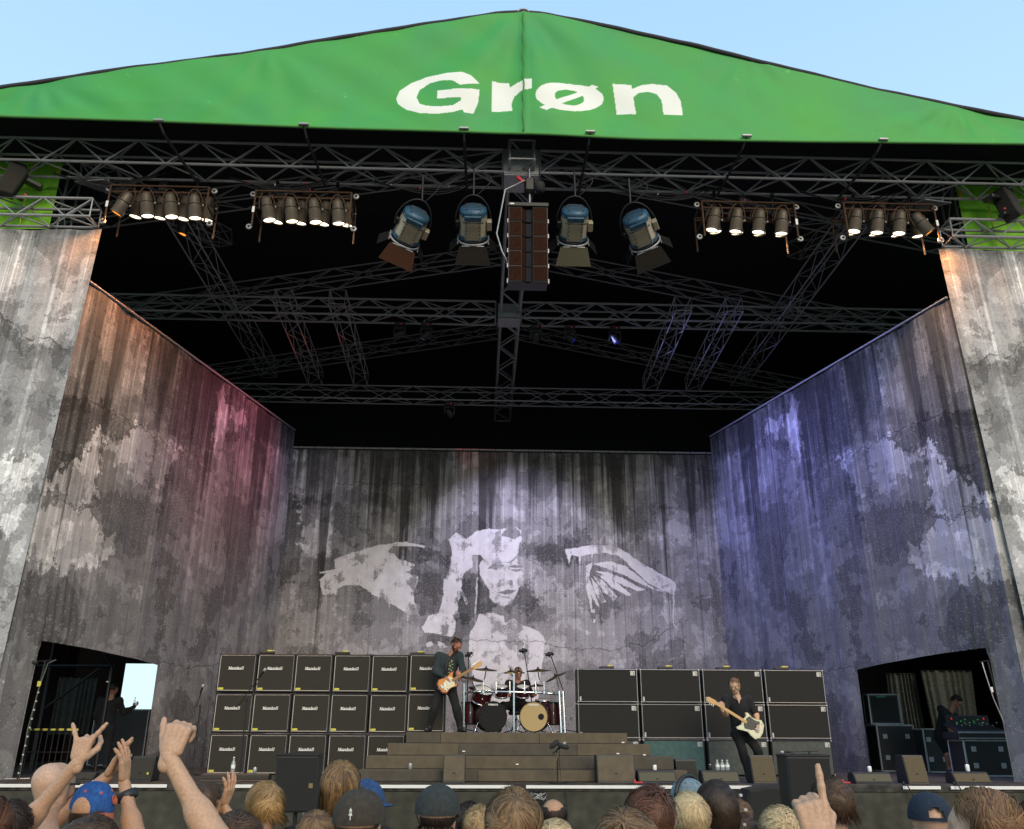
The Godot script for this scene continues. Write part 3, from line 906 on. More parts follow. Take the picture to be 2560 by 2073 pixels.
func build_rig() -> void:
	var D: Material = M["alu_dull"]
	var K: Material = M["alu_dark"]
	truss("front_truss", "grey box truss across the stage front, nearest behind the green banner", "truss", Vector3(-11.6, 13.09, -14.88), Vector3(0.28, 13.09, -14.88), 0.55, 0.62, D, 0.03, 0.02, "front trusses")
	truss("front_truss", "grey box truss running from the roof spine to the right pylon, behind the green banner", "truss", Vector3(1.05, 13.09, -14.88), Vector3(12.4, 13.09, -14.88), 0.55, 0.62, D, 0.03, 0.02, "front trusses")
	truss("middle_truss", "grey box truss crossing half way back, on the left of the roof spine", "truss", Vector3(-10.5, 12.45, -20.2), Vector3(0.22, 12.45, -20.2), 0.46, 0.66, D, 0.032, 0.019, "middle trusses")
	truss("middle_truss", "grey box truss crossing half way back, on the right of the roof spine", "truss", Vector3(0.9, 12.45, -20.2), Vector3(12.2, 12.45, -20.2), 0.46, 0.66, D, 0.032, 0.019, "middle trusses")
	truss("rear_truss", "dim box truss crossing above the backdrop at the rear", "truss", Vector3(-11.0, 11.58, -24.0), Vector3(12.2, 11.58, -24.0), 0.42, 0.8, K, 0.024, 0.014)
	truss("spine_truss", "grey box truss running from front to back under the ridge", "truss", Vector3(0.66, 13.15, -14.3), Vector3(0.56, 11.95, -26.5), 0.5, 0.7, D, 0.034, 0.022)
	# node plates of the spine
	var j := thing("truss_junction", "flat grey plate box where the spine meets the middle truss", "truss plate", Vector3(0.58, 12.2, -20.2))
	part(j, "plate", cbox(Vector3(0.6, 0.03, 0.52), 0.006), D, at(0, -0.02, 0))
	part(j, "front_plate", cbox(Vector3(0.6, 0.4, 0.02), 0.006), D, at(0, 0.2, 0.27))
	var j2 := thing("truss_junction", "dark sleeve box where the spine meets the front truss", "truss plate", Vector3(0.66, 12.75, -14.9))
	part(j2, "plate", cbox(Vector3(0.72, 0.62, 0.03), 0.006), K, at(0, 0.32, 0.3))
	part(j2, "bottom_plate", cbox(Vector3(0.72, 0.03, 0.6), 0.006), K, at(0, 0.0, 0))
	# longitudinal trusses
	truss("side_truss", "dim box truss running back from the front truss above the left doorway side", "truss", Vector3(-6.75, 12.55, -15.5), Vector3(-6.6, 12.3, -24.0), 0.45, 0.7, K, 0.017, 0.009, "side trusses")
	truss("side_truss", "dim box truss running back from the front truss above the right doorway side", "truss", Vector3(8.0, 12.55, -15.5), Vector3(7.8, 12.3, -24.0), 0.45, 0.7, K, 0.017, 0.009, "side trusses")
	for a in [[-5.1, "outer of the two", "left"], [-3.75, "inner of the two", "left"], [4.95, "inner of the two", "right"], [6.25, "outer of the two", "right"]]:
		truss("hung_truss", "short dim hung truss with square end, %s on the %s" % [a[1], a[2]], "truss", Vector3(a[0], 12.15, -18.9), Vector3(a[0], 11.9, -23.6), 0.4, 0.55, K, 0.015, 0.008, "hung trusses")
	# rafters under the canopy
	for r in [[-17.2, "first", 0.4], [-21.0, "second", 0.4], [-25.2, "last", 0.4]]:
		for left in [true, false]:
			var x := -11.2 if left else 12.2
			truss("rafter_truss", "sloping dim rafter truss under the canopy, %s from the front, %s half" % [r[1], "left" if left else "right"], "truss", Vector3(x, curve(RIDGE, x) - 0.75 - 0.6 * absf(r[0] + 17.2) / 8.0, r[0]), Vector3(0.35 if left else 0.95, 15.0 - 0.6 * absf(r[0] + 17.2) / 8.0, r[0]), r[2], 0.8, K, 0.022, 0.013, "rafter trusses")
	# roof corner braces seen under the banner ends
	for left in [true, false]:
		var sg := -1.0 if left else 1.0
		var cx := 0.65 + sg * 9.2
		truss("corner_truss", "dim raking truss from the front truss up to the %s eave" % ("left" if left else "right"), "truss", Vector3(cx, 13.2, -15.4), Vector3(cx - sg * 1.6, 14.2, -19.6), 0.4, 0.6, K, 0.022, 0.013, "corner trusses")
		truss("pylon_tower", "dark vertical lattice tower standing inside the %s pylon" % ("left" if left else "right"), "truss", Vector3(0.65 + sg * 10.1, 1.21, -16.1), Vector3(0.65 + sg * 10.1, 14.0 - 0.35, -16.1), 0.5, 0.9, K, 0.025, 0.014, "pylon towers", Vector3.FORWARD)
		var pl := thing("gusset_plate", "flat dark plate bolted beneath the front truss near the %s pylon" % ("left" if left else "right"), "truss plate", Vector3(-8.15 if left else 9.45, 12.74, -15.3), "gusset plates", Basis(Vector3.RIGHT, 0.35))
		part(pl, "plate", cbox(Vector3(0.72, 0.02, 0.75), 0.006), K, Transform3D(Basis(Vector3.UP, sg * 0.3)))
		bar(pl, "bolt", Vector3(0.25, -0.03, 0.25), Vector3(0.25, 0.12, 0.25), 0.02, D)
		bar(pl, "bolt", Vector3(-0.25, -0.03, -0.25), Vector3(-0.25, 0.12, -0.25), 0.02, D)

# ---------- lamps, loudspeakers and what hangs from the trusses ----------

func aim(dir: Vector3, face := Vector3.BACK) -> Basis:
	# local -y points along dir, local +z as far as possible towards face
	var y := -dir.normalized()
	var x := y.cross(face).normalized()
	return Basis(x, y, x.cross(y))

func spot(parent: Node3D, at_: Vector3, dir: Vector3, c: Color, energy: float, angle: float, size := 0.1) -> void:
	var l := SpotLight3D.new()
	l.name = "light"
	l.light_color = c
	l.light_energy = energy
	l.spot_angle = angle
	l.spot_angle_attenuation = 0.8
	l.spot_range = 40.0
	l.light_size = size
	l.shadow_enabled = true
	l.transform = Transform3D(Basis.looking_at(dir, Vector3.BACK), at_)
	parent.add_child(l, true)

func par_can(p: Vector3, dir: Vector3, label: String, group: String, lens: String, c: Color, energy: float, angle := 30.0) -> void:
	var t := thing("par_can_light", label, "stage lamp", p, group, aim(dir).scaled_local(Vector3.ONE * 1.22))
	if not meshes.has("can"):
		meshes["can"] = lathe([[0.0, 0.225], [0.045, 0.222], [0.075, 0.2], [0.082, 0.16], [0.088, 0.15], [0.088, 0.08], [0.104, 0.06], [0.104, -0.17], [0.114, -0.172], [0.114, -0.2], [0.1, -0.205], [0.1, -0.185]], 18)
		meshes["can_lens"] = lathe([[0.0, -0.188], [0.06, -0.192], [0.1, -0.184]], 18)
		meshes["can_ring"] = lathe([[0.1, 0.05], [0.108, 0.045], [0.108, 0.03], [0.1, 0.025]], 18)
		var yk := []
		for k in 13:
			var a := PI * k / 12.0
			yk.append(Vector3(cos(a) * 0.135, 0.02 + sin(a) * 0.30, 0))
		meshes["can_yoke"] = hose(yk, 0.011, 5)
	part(t, "housing", meshes["can"], M["can_black"])
	part(t, "retaining_ring", meshes["can_ring"], M["black_metal"])
	part(t, "lamp_lens", meshes["can_lens"], M[lens])
	part(t, "yoke", meshes["can_yoke"], M["rust"])
	part(t, "knob", lathe([[0, -0.015], [0.02, -0.012], [0.02, 0.012], [0, 0.015]], 8), M["silver"], Transform3D(Basis(Vector3.BACK, PI / 2), Vector3(0.135, 0.02, 0)))
	spot(t, Vector3(0, -0.215, 0), Vector3(0, -1, 0), c, energy, angle, 0.1)

func par_frame(k: int, x0: float, x1: float, y1: float, left: bool, which: String) -> void:
	var t := thing("lamp_frame", "rusty steel lamp frame of par cans, %s" % which, "lamp frame", Vector3(x0, y1, -14.9), "par can frames")
	var w := x1 - x0
	var h := 0.84
	var zb := -0.62
	var m: Material = M["rust"]
	var r := 0.02
	bar(t, "top_rail", Vector3(0, 0, 0), Vector3(w, 0, 0), r, m)
	bar(t, "top_rail", Vector3(0, 0, zb), Vector3(w, 0, zb), r, m)
	for x in [0.0, w]:
		for z in [0.0, zb]:
			bar(t, "post", Vector3(x, 0.01, z), Vector3(x, -h, z), r, m)
		bar(t, "end_rail", Vector3(x, 0, 0), Vector3(x, 0, zb), r, m)
		bar(t, "end_rail", Vector3(x, -h * 0.5, 0), Vector3(x, -h * 0.5, zb), r, m)
		var out := -0.08 if x == 0.0 else 0.08
		for y in [-0.02, -h + 0.04]:
			var wh := part(t, "caster", lathe([[0.03, -0.018], [0.06, -0.02], [0.066, 0.0], [0.06, 0.02], [0.03, 0.018]], 14), M["silver"], Transform3D(Basis(Vector3.RIGHT, PI / 2), Vector3(x + out, y, -0.1)))
			part(wh, "hub", lathe([[0, -0.022], [0.03, -0.022], [0.03, 0.022], [0, 0.022]], 10), M["rubber"])
	part(t, "tag", cbox(Vector3(0.05, 0.14, 0.006), 0.002), M["white_paint"], at(w if not left else 0.0, -h * 0.55, 0.025))
	bar(t, "lamp_bar", Vector3(0, -0.1, -0.08), Vector3(w, -0.1, -0.08), 0.022, m)
	bar(t, "lamp_bar", Vector3(0, -0.1, zb + 0.06), Vector3(w, -0.1, zb + 0.06), 0.022, m)
	for x in [0.35, w - 0.35]:
		bar(t, "hanger", Vector3(x, 0, -0.3), Vector3(x, 0.42, -0.25), 0.022, M["black_metal"])
		part(t, "hook_clamp", cbox(Vector3(0.07, 0.12, 0.1), 0.012), M["black_metal"], at(x, 0.36, -0.25))
		bar(t, "cross_rail", Vector3(x, 0, 0), Vector3(x, 0, zb), r * 0.8, m)
	var pos := ["first", "second", "third", "fourth"]
	for row in 2:
		for i in 4:
			var x := x0 + w * (0.13 + 0.245 * i) + (0.12 if row == 1 else 0.0)
			var lean: float = [0.22, 0.14, 0.16, 0.1][i] * (1.0 if left else -1.0)
			var p := Vector3(x, y1 - 0.38 - 0.012 * i + 0.22 * row, -15.0 if row == 0 else -15.4)
			var dir := Vector3(lean, -1, -0.16 - 0.05 * (i % 2))
			var lens := "lens_white"
			var c := Color(1.0, 0.86, 0.68)
			var e := 2.5
			if row == 0 and ((k == 0 and i == 0) or (k == 3 and i == 3)):
				lens = "lens_amber"
				dir = Vector3(-0.5 if left else 0.62, -1, -0.12 if left else -0.04)
				c = Color(1.0, 0.66, 0.4)
				e = 4.5
			elif row == 1:
				dir.x *= -0.6
			var what := "amber par can" if lens == "lens_amber" else "lit par can"
			par_can(p, dir, "%s, %s in the %s row, %s" % [what, pos[i], "front" if row == 0 else "rear", which], "par cans", lens, c, e, 50.0 if lens == "lens_amber" else 32.0)

func fresnel(p: Vector3, yaw: float, roll: float, label: String, leaf: Material) -> void:
	var dir := Vector3(0, -0.56, -0.83)
	var b := Basis(Vector3(0.0, 0.83, -0.56).normalized(), roll) * aim(dir, Vector3(0, -0.83, 0.56))
	b = Basis(Vector3.UP, yaw) * b
	var t := thing("fresnel_spotlight", label, "stage lamp", p, "large spotlights with barn doors", b)
	part(t, "housing", lathe([[0.27, 0.27], [0.275, 0.25], [0.275, -0.2], [0.29, -0.22], [0.29, -0.28], [0.27, -0.3]], 12), M["lamp_grey"])
	var cap := part(t, "cap", lathe([[0.0, 0.37], [0.2, 0.36], [0.262, 0.32], [0.275, 0.27], [0.275, 0.2]], 20), M["lamp_blue"])
	for k in 5:
		part(cap, "vent_rib", cbox(Vector3(0.42 - 0.05 * absi(k - 2), 0.012, 0.022), 0.004), M["black_metal"], at(0, 0.366 - 0.004 * absi(k - 2), -0.16 + 0.08 * k))
	part(t, "skirt_band", lathe([[0.292, -0.19], [0.3, -0.2], [0.3, -0.27], [0.292, -0.28]], 20), M["lamp_blue"])
	var door := part(t, "access_panel", cbox(Vector3(0.32, 0.42, 0.03), 0.008), M["lamp_grey"], at(0, -0.03, 0.285))
	for k in 5:
		for s in [-1, 1]:
			part(door, "bolt", lathe([[0, 0.008], [0.012, 0.006], [0.012, 0]], 6), M["black_metal"], Transform3D(Basis(Vector3.RIGHT, PI / 2), Vector3(s * 0.13, -0.16 + 0.08 * k, 0.016)))
	part(t, "panel_lid", cbox(Vector3(0.34, 0.1, 0.06), 0.012), M["lamp_blue"], at(0, 0.22, 0.28))
	part(t, "side_box", cbox(Vector3(0.1, 0.2, 0.16), 0.012), M["lamp_grey"], at(0.32, 0.0, 0.05))
	part(t, "side_box", cbox(Vector3(0.08, 0.14, 0.12), 0.012), M["black_metal"], at(-0.31, 0.02, 0.05))
	var hd := [Vector3(-0.2, 0.16, 0.3), Vector3(-0.2, 0.17, 0.37), Vector3(0.2, 0.17, 0.37), Vector3(0.2, 0.16, 0.3)]
	part(t, "handle", hose(hd, 0.012, 6), M["black_metal"])
	var ring := []
	for k in 25:
		var a := TAU * k / 24.0
		ring.append(Vector3(cos(a) * 0.31, -0.33, sin(a) * 0.31))
	part(t, "lens_ring", hose(ring, 0.022, 6), M["alu"])
	part(t, "glass", lathe([[0, -0.29], [0.27, -0.285]], 20), M["black_plastic"])
	for k in 4:
		var a := PI / 2 * k
		var q := part(t, "barn_door", slab(pts2([-0.27, 0, 0.27, 0, 0.36, -0.38, -0.36, -0.38]) if k == 0 else pts2([-0.2, 0, 0.2, 0, 0.24, -0.26, -0.24, -0.26]), 0.008, 0.0), leaf if k == 0 else M["black_metal"], Transform3D(Basis(Vector3.UP, a) * Basis(Vector3.RIGHT, -0.35 if k == 0 else -0.75), Basis(Vector3.UP, a) * Vector3(0, -0.35, 0.31)))
		bar(q, "hinge", Vector3(-0.22, 0, 0), Vector3(0.22, 0, 0), 0.012, M["alu_dull"])
	var yk := []
	for k in 15:
		var a := PI * k / 14.0
		yk.append(Vector3(cos(a) * 0.36, 0.0 + sin(a) * 0.52, -0.05 - 0.15 * sin(a)))
	part(t, "yoke", hose(yk, 0.018, 6), M["black_metal"])
	# the hanger goes straight up to the truss
	var inv := b.inverse()
	var top := Vector3(0, 0.5, -0.2)
	bar(t, "hanger", top, top + inv * Vector3(0, 0.62, -0.02), 0.022, M["black_metal"])
	var cb := []
	for k in 9:
		var f := k / 8.0
		cb.append(top + inv * Vector3(0.25 * sin(f * PI) + 0.1 * f, 0.65 * f, 0.1 * sin(f * 4.0)) + Vector3(0.05, 0, 0))
	part(t, "cable", hose(cb, 0.012, 5), M["rubber"])

func moving_head(p: Vector3, target: Vector3, label: String, lens: String, c: Color, energy: float, angle: float) -> void:
	var t := thing("moving_head_light", label, "stage lamp", p, "moving head lamps", Basis.from_scale(Vector3.ONE * 0.8))
	part(t, "base", cbox(Vector3(0.34, 0.14, 0.3), 0.02), M["black_plastic"], at(0, -0.07, 0))
	bar(t, "clamp", Vector3(0, 0, 0), Vector3(0, 0.2, 0), 0.03, M["black_metal"])
	part(t, "yoke", slab(pts2([-0.2, 0, 0.2, 0, 0.2, -0.34, 0.16, -0.34, 0.15, -0.06, -0.15, -0.06, -0.16, -0.34, -0.2, -0.34]), 0.08, 0.008), M["black_plastic"], at(0, -0.14, 0))
	var d := (target - p - Vector3(0, -0.4, 0)).normalized()
	var h := Transform3D(aim(d), Vector3(0, -0.4, 0))
	var hd := part(t, "head", lathe([[0, 0.17], [0.08, 0.165], [0.115, 0.12], [0.125, 0.0], [0.115, -0.12], [0.12, -0.17], [0.1, -0.18]], 16), M["black_plastic"], h)
	part(hd, "lamp_lens", lathe([[0, -0.185], [0.1, -0.172]], 16), M[lens])
	var led := part(t, "status_light", cbox(Vector3(0.03, 0.016, 0.012), 0.003), M["led_red"], at(0.05, -0.08, 0.155))
	led.name = "status_light"
	if energy > 0.0:
		spot(t, Vector3(0, -0.4, 0) + d * 0.21, d, c, energy, angle, 0.03)

func build_lamps() -> void:
	par_frame(0, -7.75, -5.76, 12.47, true, "frame beside left pylon")
	par_frame(1, -4.80, -2.84, 12.42, true, "second frame from left pylon")
	par_frame(2, 4.45, 6.40, 12.42, false, "second frame from right pylon")
	par_frame(3, 7.46, 9.38, 12.47, false, "frame beside right pylon")
	fresnel(Vector3(-1.55, 11.45, -14.6), 0.0, 0.45, "blue and grey spotlight with rusty lower flap, leaning left", mat("leaf_rust", lin(0.11, 0.045, 0.025), 0.5, 0.5))
	fresnel(Vector3(-0.31, 11.55, -14.6), 0.0, 0.0, "blue and grey spotlight with dark flap, hung directly left of the loudspeaker column", M["barn_door"])
	fresnel(Vector3(1.72, 11.58, -14.6), 0.0, 0.0, "blue and grey spotlight with scratched bare metal flap, directly right of the loudspeaker column", mat("leaf_bare", lin(0.34, 0.30, 0.2), 0.3, 0.8))
	fresnel(Vector3(3.05, 11.5, -14.6), 0.0, -0.45, "blue and grey spotlight with black flap, leaning right", M["barn_door"])
	# loudspeaker column
	var a := thing("speaker_array", "hanging column of five brown loudspeaker cabinets under the ridge", "loudspeaker", Vector3(0.78, 11.86, -14.35), "", Basis.from_scale(Vector3(0.92, 0.94, 1.0)))
	part(a, "top_frame", cbox(Vector3(0.9, 0.1, 0.6), 0.012), M["black_metal"], at(0, 0.0, -0.28))
	part(a, "label_plate", cbox(Vector3(0.09, 0.035, 0.006), 0.002), M["white_paint"], at(-0.35, 0.0, 0.025))
	var outline := pts2([-0.42, -0.5, 0.42, -0.5, 0.42, 0.0, 0.11, 0.0, 0.03, -0.12, -0.03, -0.12, -0.14, 0.0, -0.42, 0.0])
	var box := slab(outline, 0.335, 0.008)
	var gl := slab(pts2([-0.405, 0.002, -0.145, 0.002, -0.145, 0.012, -0.405, 0.012]), 0.31)
	var gr := slab(pts2([0.115, 0.002, 0.405, 0.002, 0.405, 0.012, 0.115, 0.012]), 0.31)
	var gs := slab(pts2([-0.135, -0.002, -0.04, -0.112, -0.032, -0.106, -0.127, 0.006]), 0.31)
	var flat := Basis(Vector3.RIGHT, Vector3.FORWARD, Vector3.UP)
	flat = Basis(Vector3(1, 0, 0), Vector3(0, 0, 1), Vector3(0, -1, 0))
	for k in 5:
		var c := part(a, "cabinet", box, M["black_plastic"], Transform3D(Basis(Vector3.RIGHT, 0.035 * k) * flat, Vector3(0, -0.235 - 0.352 * k, -0.01 * k)))
		part(c, "grille", gl, M["array_brown"])
		part(c, "grille", gr, M["array_brown"])
		part(c, "horn_side", gs, M["array_brown"])
		part(c, "horn_mouth", cbox(Vector3(0.13, 0.02, 0.315), 0.004), M["black_cloth"], at(0.02, -0.075, 0))
		for s in [-1, 1]:
			part(c, "link", cbox(Vector3(0.03, 0.05, 0.1), 0.006), M["alu_dull"], at(s * 0.435, -0.05, 0.15))
	var h := thing("chain_hoist", "small dark chain hoist above the loudspeaker column", "hoist", Vector3(0.82, 12.1, -14.5))
	part(h, "motor", cbox(Vector3(0.22, 0.34, 0.26), 0.04), M["black_metal"], at(0, 0.28, 0))
	part(h, "chain_bag", lathe([[0.0, -0.12], [0.08, -0.1], [0.11, 0.0], [0.1, 0.1], [0.0, 0.12]], 12), M["rubber"], at(0.2, 0.2, 0.1))
	bar(h, "chain", Vector3(0, -0.2, 0.02), Vector3(0, 0.9, 0.02), 0.018, M["alu_dull"])
	part(h, "red_plug", lathe([[0, 0.1], [0.04, 0.08], [0.04, -0.08], [0, -0.1]], 10), M["red_tape"], Transform3D(Basis(Vector3.BACK, 0.8), Vector3(-0.2, 0.35, 0.15)))
	part(h, "cable", hose([Vector3(-0.1, 0.3, 0.2), Vector3(-0.5, 0.1, 0.15), Vector3(-0.66, -0.9, 0.1), Vector3(-0.55, -1.3, 0.1), Vector3(-0.42, -1.55, 0.05)], 0.016, 6), M["alu_dull"])
	# flood lamps on the pylon trusses
	for left in [true, false]:
		var sg := -1.0 if left else 1.0
		var f := thing("pylon_flood_lamp", "dark box-shaped flood lamp on the truss of the %s pylon" % ("left" if left else "right"), "stage lamp", Vector3(-9.72 if left else 10.95, 12.5, -14.85), "pylon flood lamps", (Basis(Vector3.BACK, -0.3 * -sg) * Basis(Vector3.UP, 0.5)).scaled_local(Vector3.ONE * 0.8))
		part(f, "housing", slab(pts2([-0.2, 0.42, 0.12, 0.48, 0.24, 0.3, 0.2, -0.42, -0.12, -0.5, -0.2, -0.35]), 0.42, 0.03), M["grille_brown"])
		part(f, "bracket", cbox(Vector3(0.5, 0.12, 0.3), 0.02), M["black_metal"], at(0.38 * -sg, 0.2, -0.1))
		part(f, "foot", cbox(Vector3(0.2, 0.1, 0.2), 0.02), M["black_metal"], at(0.3 * -sg, -0.3, -0.1))
		part(f, "clamp_knob", cbox(Vector3(0.08, 0.05, 0.05), 0.01), M["red_tape"], at(0.42 * -sg, -0.22, 0.04))
	# coloured washes under the trusses
	moving_head(Vector3(-2.3, 12.12, -20.25), Vector3(-6.9, 9.2, -21.2), "moving head lamp under the middle truss, washing the left rear corner red", "lens_red", Color(1.0, 0.36, 0.16), 17.0, 36.0)
	moving_head(Vector3(-1.1, 11.35, -24.0), Vector3(0.1, 9.2, -24.6), "moving head lamp under the rear truss, tinting the backdrop top red", "lens_red", Color(1.0, 0.22, 0.12), 0.5, 30.0)
	moving_head(Vector3(2.2, 12.12, -20.25), Vector3(8.2, 6.2, -20.0), "moving head lamp under the middle truss, washing the right cloth wall blue", "lens_blue", Color(0.6, 0.62, 1.0), 32.0, 56.0)
	moving_head(Vector3(3.4, 12.12, -20.25), Vector3(8.2, 3.6, -20.2), "moving head lamp beside the right inner hung truss, washing the low right wall blue", "lens_blue", Color(0.56, 0.56, 1.0), 26.0, 50.0)
	moving_head(Vector3(-1.6, 12.12, -20.25), Vector3(-6.6, 6.5, -21.5), "moving head lamp left of the roof spine, tinting the left wall violet", "lens_lavender", Color(0.6, 0.6, 1.0), 9.0, 46.0)
	moving_head(Vector3(1.3, 12.12, -20.25), Vector3(0.9, 4.2, -24.5), "moving head lamp right of the roof spine, lighting the backdrop figure lavender", "lens_lavender", Color(0.85, 0.83, 1.0), 60.0, 36.0)
	moving_head(Vector3(-6.75, 12.75, -16.4), Vector3(-7.6, 8.0, -16.9), "moving head lamp under the left side truss, glowing amber on the wall", "lens_amber", Color(1.0, 0.55, 0.28), 11.0, 58.0)
	# cable looms drooping along the front truss
	for k in 5:
		var x0: float = [-9.0, -5.4, -2.4, 2.6, 6.6][k]
		var lm := thing("cable_loom", "black cable loom drooping below the front truss, %s from the left" % ["first", "second", "third", "fourth", "fifth"][k], "cable", Vector3(x0, 12.78, -15.0), "cable looms")
		for j in 3:
			var l := []
			for i in 15:
				var f := i / 14.0
				l.append(Vector3(f * (1.9 + 0.2 * j), -(0.16 + 0.07 * j) * sin(f * PI) - 0.03 * sin(f * 9.0 + j), 0.03 * j + 0.03 * sin(f * 7.0 + j)))
			part(lm, "cable", hose(l, 0.014, 5), M["rubber"])
		for j in 3:
			part(lm, "tie", lathe([[0.03, -0.012], [0.036, 0], [0.03, 0.012]], 8), M["red_tape"] if (j + k) % 2 else M["alu_dull"], Transform3D(Basis(Vector3.BACK, PI / 2), Vector3(0.35 + 0.6 * j, -0.1 - 0.06 * (1 - absi(j - 1)), 0.03)))
	# chain hoists that carry the lamp frames
	for k in 4:
		var x: float = [-6.8, -3.8, 5.4, 8.4][k]
		var ch := thing("frame_hoist", "small dark hoist clamped above the lamp frame %s" % ["beside the left pylon", "second from the left pylon", "second from the right pylon", "beside the right pylon"][k], "hoist", Vector3(x, 12.52, -15.2), "lamp frame hoists")
		part(ch, "motor", cbox(Vector3(0.2, 0.26, 0.2), 0.035), M["black_metal"], at(0, 0.1, 0))
		part(ch, "hook", hose([Vector3(0, -0.02, 0), Vector3(0.03, -0.06, 0), Vector3(0, -0.1, 0), Vector3(-0.03, -0.07, 0)], 0.01, 5), M["rust"])
		part(ch, "tag", cbox(Vector3(0.03, 0.05, 0.006), 0.002), M["red_tape"], at(0.05, 0.1, 0.104))

# ---------- loudspeaker cabinets, riser and steps ----------

func guitar_cabinet(p: Vector3, label: String) -> void:
	var t := thing("guitar_cabinet", label, "loudspeaker", p, "guitar cabinets with white script logo")
	var w := 0.752
	var h := 0.738
	part(t, "box", cbox(Vector3(w, h, 0.36), 0.022), M["tolex"], at(0, h / 2, -0.18))
	part(t, "grille", cbox(Vector3(w - 0.07, h - 0.075, 0.012), 0.003), M["grille_brown"], at(0, h / 2 + 0.004, 0.001))
	var gw := w / 2 - 0.034
	part(t, "piping", cbox(Vector3(w - 0.07, 0.012, 0.014), 0.004), M["piping"], at(0, 0.036, 0.008))
	part(t, "piping", cbox(Vector3(w - 0.07, 0.009, 0.012), 0.003), M["alu_dull"], at(0, h - 0.036, 0.006))
	for s in [-1, 1]:
		part(t, "piping", cbox(Vector3(0.012 if s < 0 else 0.008, h - 0.08, 0.014), 0.004), M["piping"] if s < 0 else M["alu_dull"], at(s * gw, h / 2, 0.008))
		for y in [0.02, h - 0.02]:
			part(t, "corner_protector", cbox(Vector3(0.05, 0.05, 0.05), 0.014), M["black_plastic"], at(s * (w / 2 - 0.022), y, -0.018))
	if not meshes.has("script"):
		meshes["script"] = letters("Marshall", 0.052, "Droid Serif", 700, true, 0.008)
	part(t, "logo", meshes["script"], M["white_paint"], Transform3D(Basis(Vector3(0.92, 0, 0), Vector3(0.2, 1, 0), Vector3(0, 0, 1)), Vector3(-0.02, 0.455, 0.014)))
	part(t, "logo_underline", cbox(Vector3(0.17, 0.009, 0.008), 0.002), M["white_paint"], at(-0.05, 0.437, 0.013))
	part(t, "tag", cbox(Vector3(0.1, 0.04, 0.006), 0.002), M["yellow_tag"], at(-w / 2 + 0.1, 0.068, 0.012))

func bass_cabinet(p: Vector3, label: String, cloth: Material, piped: bool) -> void:
	var t := thing("bass_cabinet", label, "loudspeaker", p, "wide bass cabinets")
	var w := 1.225
	var h := 0.655
	part(t, "box", cbox(Vector3(w, h, 0.42), 0.018), M["tolex"], at(0, h / 2, -0.21))
	part(t, "grille", cbox(Vector3(w - 0.05, h - 0.055, 0.014), 0.003), cloth, at(0, h / 2, 0.001))
	var pm: Material = M["silver"] if piped else M["black_metal"]
	for s in [-1, 1]:
		part(t, "piping", cbox(Vector3(w - 0.03, 0.014, 0.016), 0.005), pm, at(0, h / 2 + s * (h / 2 - 0.018), 0.008))
		part(t, "piping", cbox(Vector3(0.014, h - 0.05, 0.016), 0.005), pm, at(s * (w / 2 - 0.018), h / 2, 0.008))
		for y in [0.018, h - 0.018]:
			part(t, "corner_protector", cbox(Vector3(0.04, 0.04, 0.04), 0.012), M["silver"], at(s * (w / 2 - 0.016), y, -0.006))
	var pl := part(t, "logo_plate", cbox(Vector3(0.095, 0.09, 0.006), 0.003), M["silver"], at(w / 2 - 0.1, h - 0.09, 0.012))
	if not meshes.has("plate_mark"):
		var arc := []
		for k in 9:
			var a := PI * (k / 8.0) - PI / 2
			arc.append(Vector3(cos(a) * 0.025, sin(a) * 0.025, 0))
		meshes["plate_mark"] = hose(arc, 0.005, 5)
	part(pl, "mark", meshes["plate_mark"], M["black_metal"], at(0.004, -0.004, 0.004))
	if piped:
		part(t, "handle_plate", cbox(Vector3(0.035, 0.085, 0.006), 0.003), M["alu_dull"], at(-w / 2 + 0.06, 0.075, 0.012))

func top_lamp(p: Vector3, label: String) -> void:
	var t := thing("floor_lamp_bar", label, "stage lamp", p, "small lamps on the cabinets")
	part(t, "body", cbox(Vector3(0.3, 0.045, 0.12), 0.012), M["black_plastic"], at(0, 0.025, 0))
	part(t, "gel_tab", cbox(Vector3(0.11, 0.03, 0.09), 0.01), M["yellow_tag"], at(0.06, 0.06, 0.0))
	part(t, "knob", lathe([[0, 0.02], [0.016, 0.016], [0.016, -0.016], [0, -0.02]], 8), M["silver"], at(0.13, 0.06, 0.02))

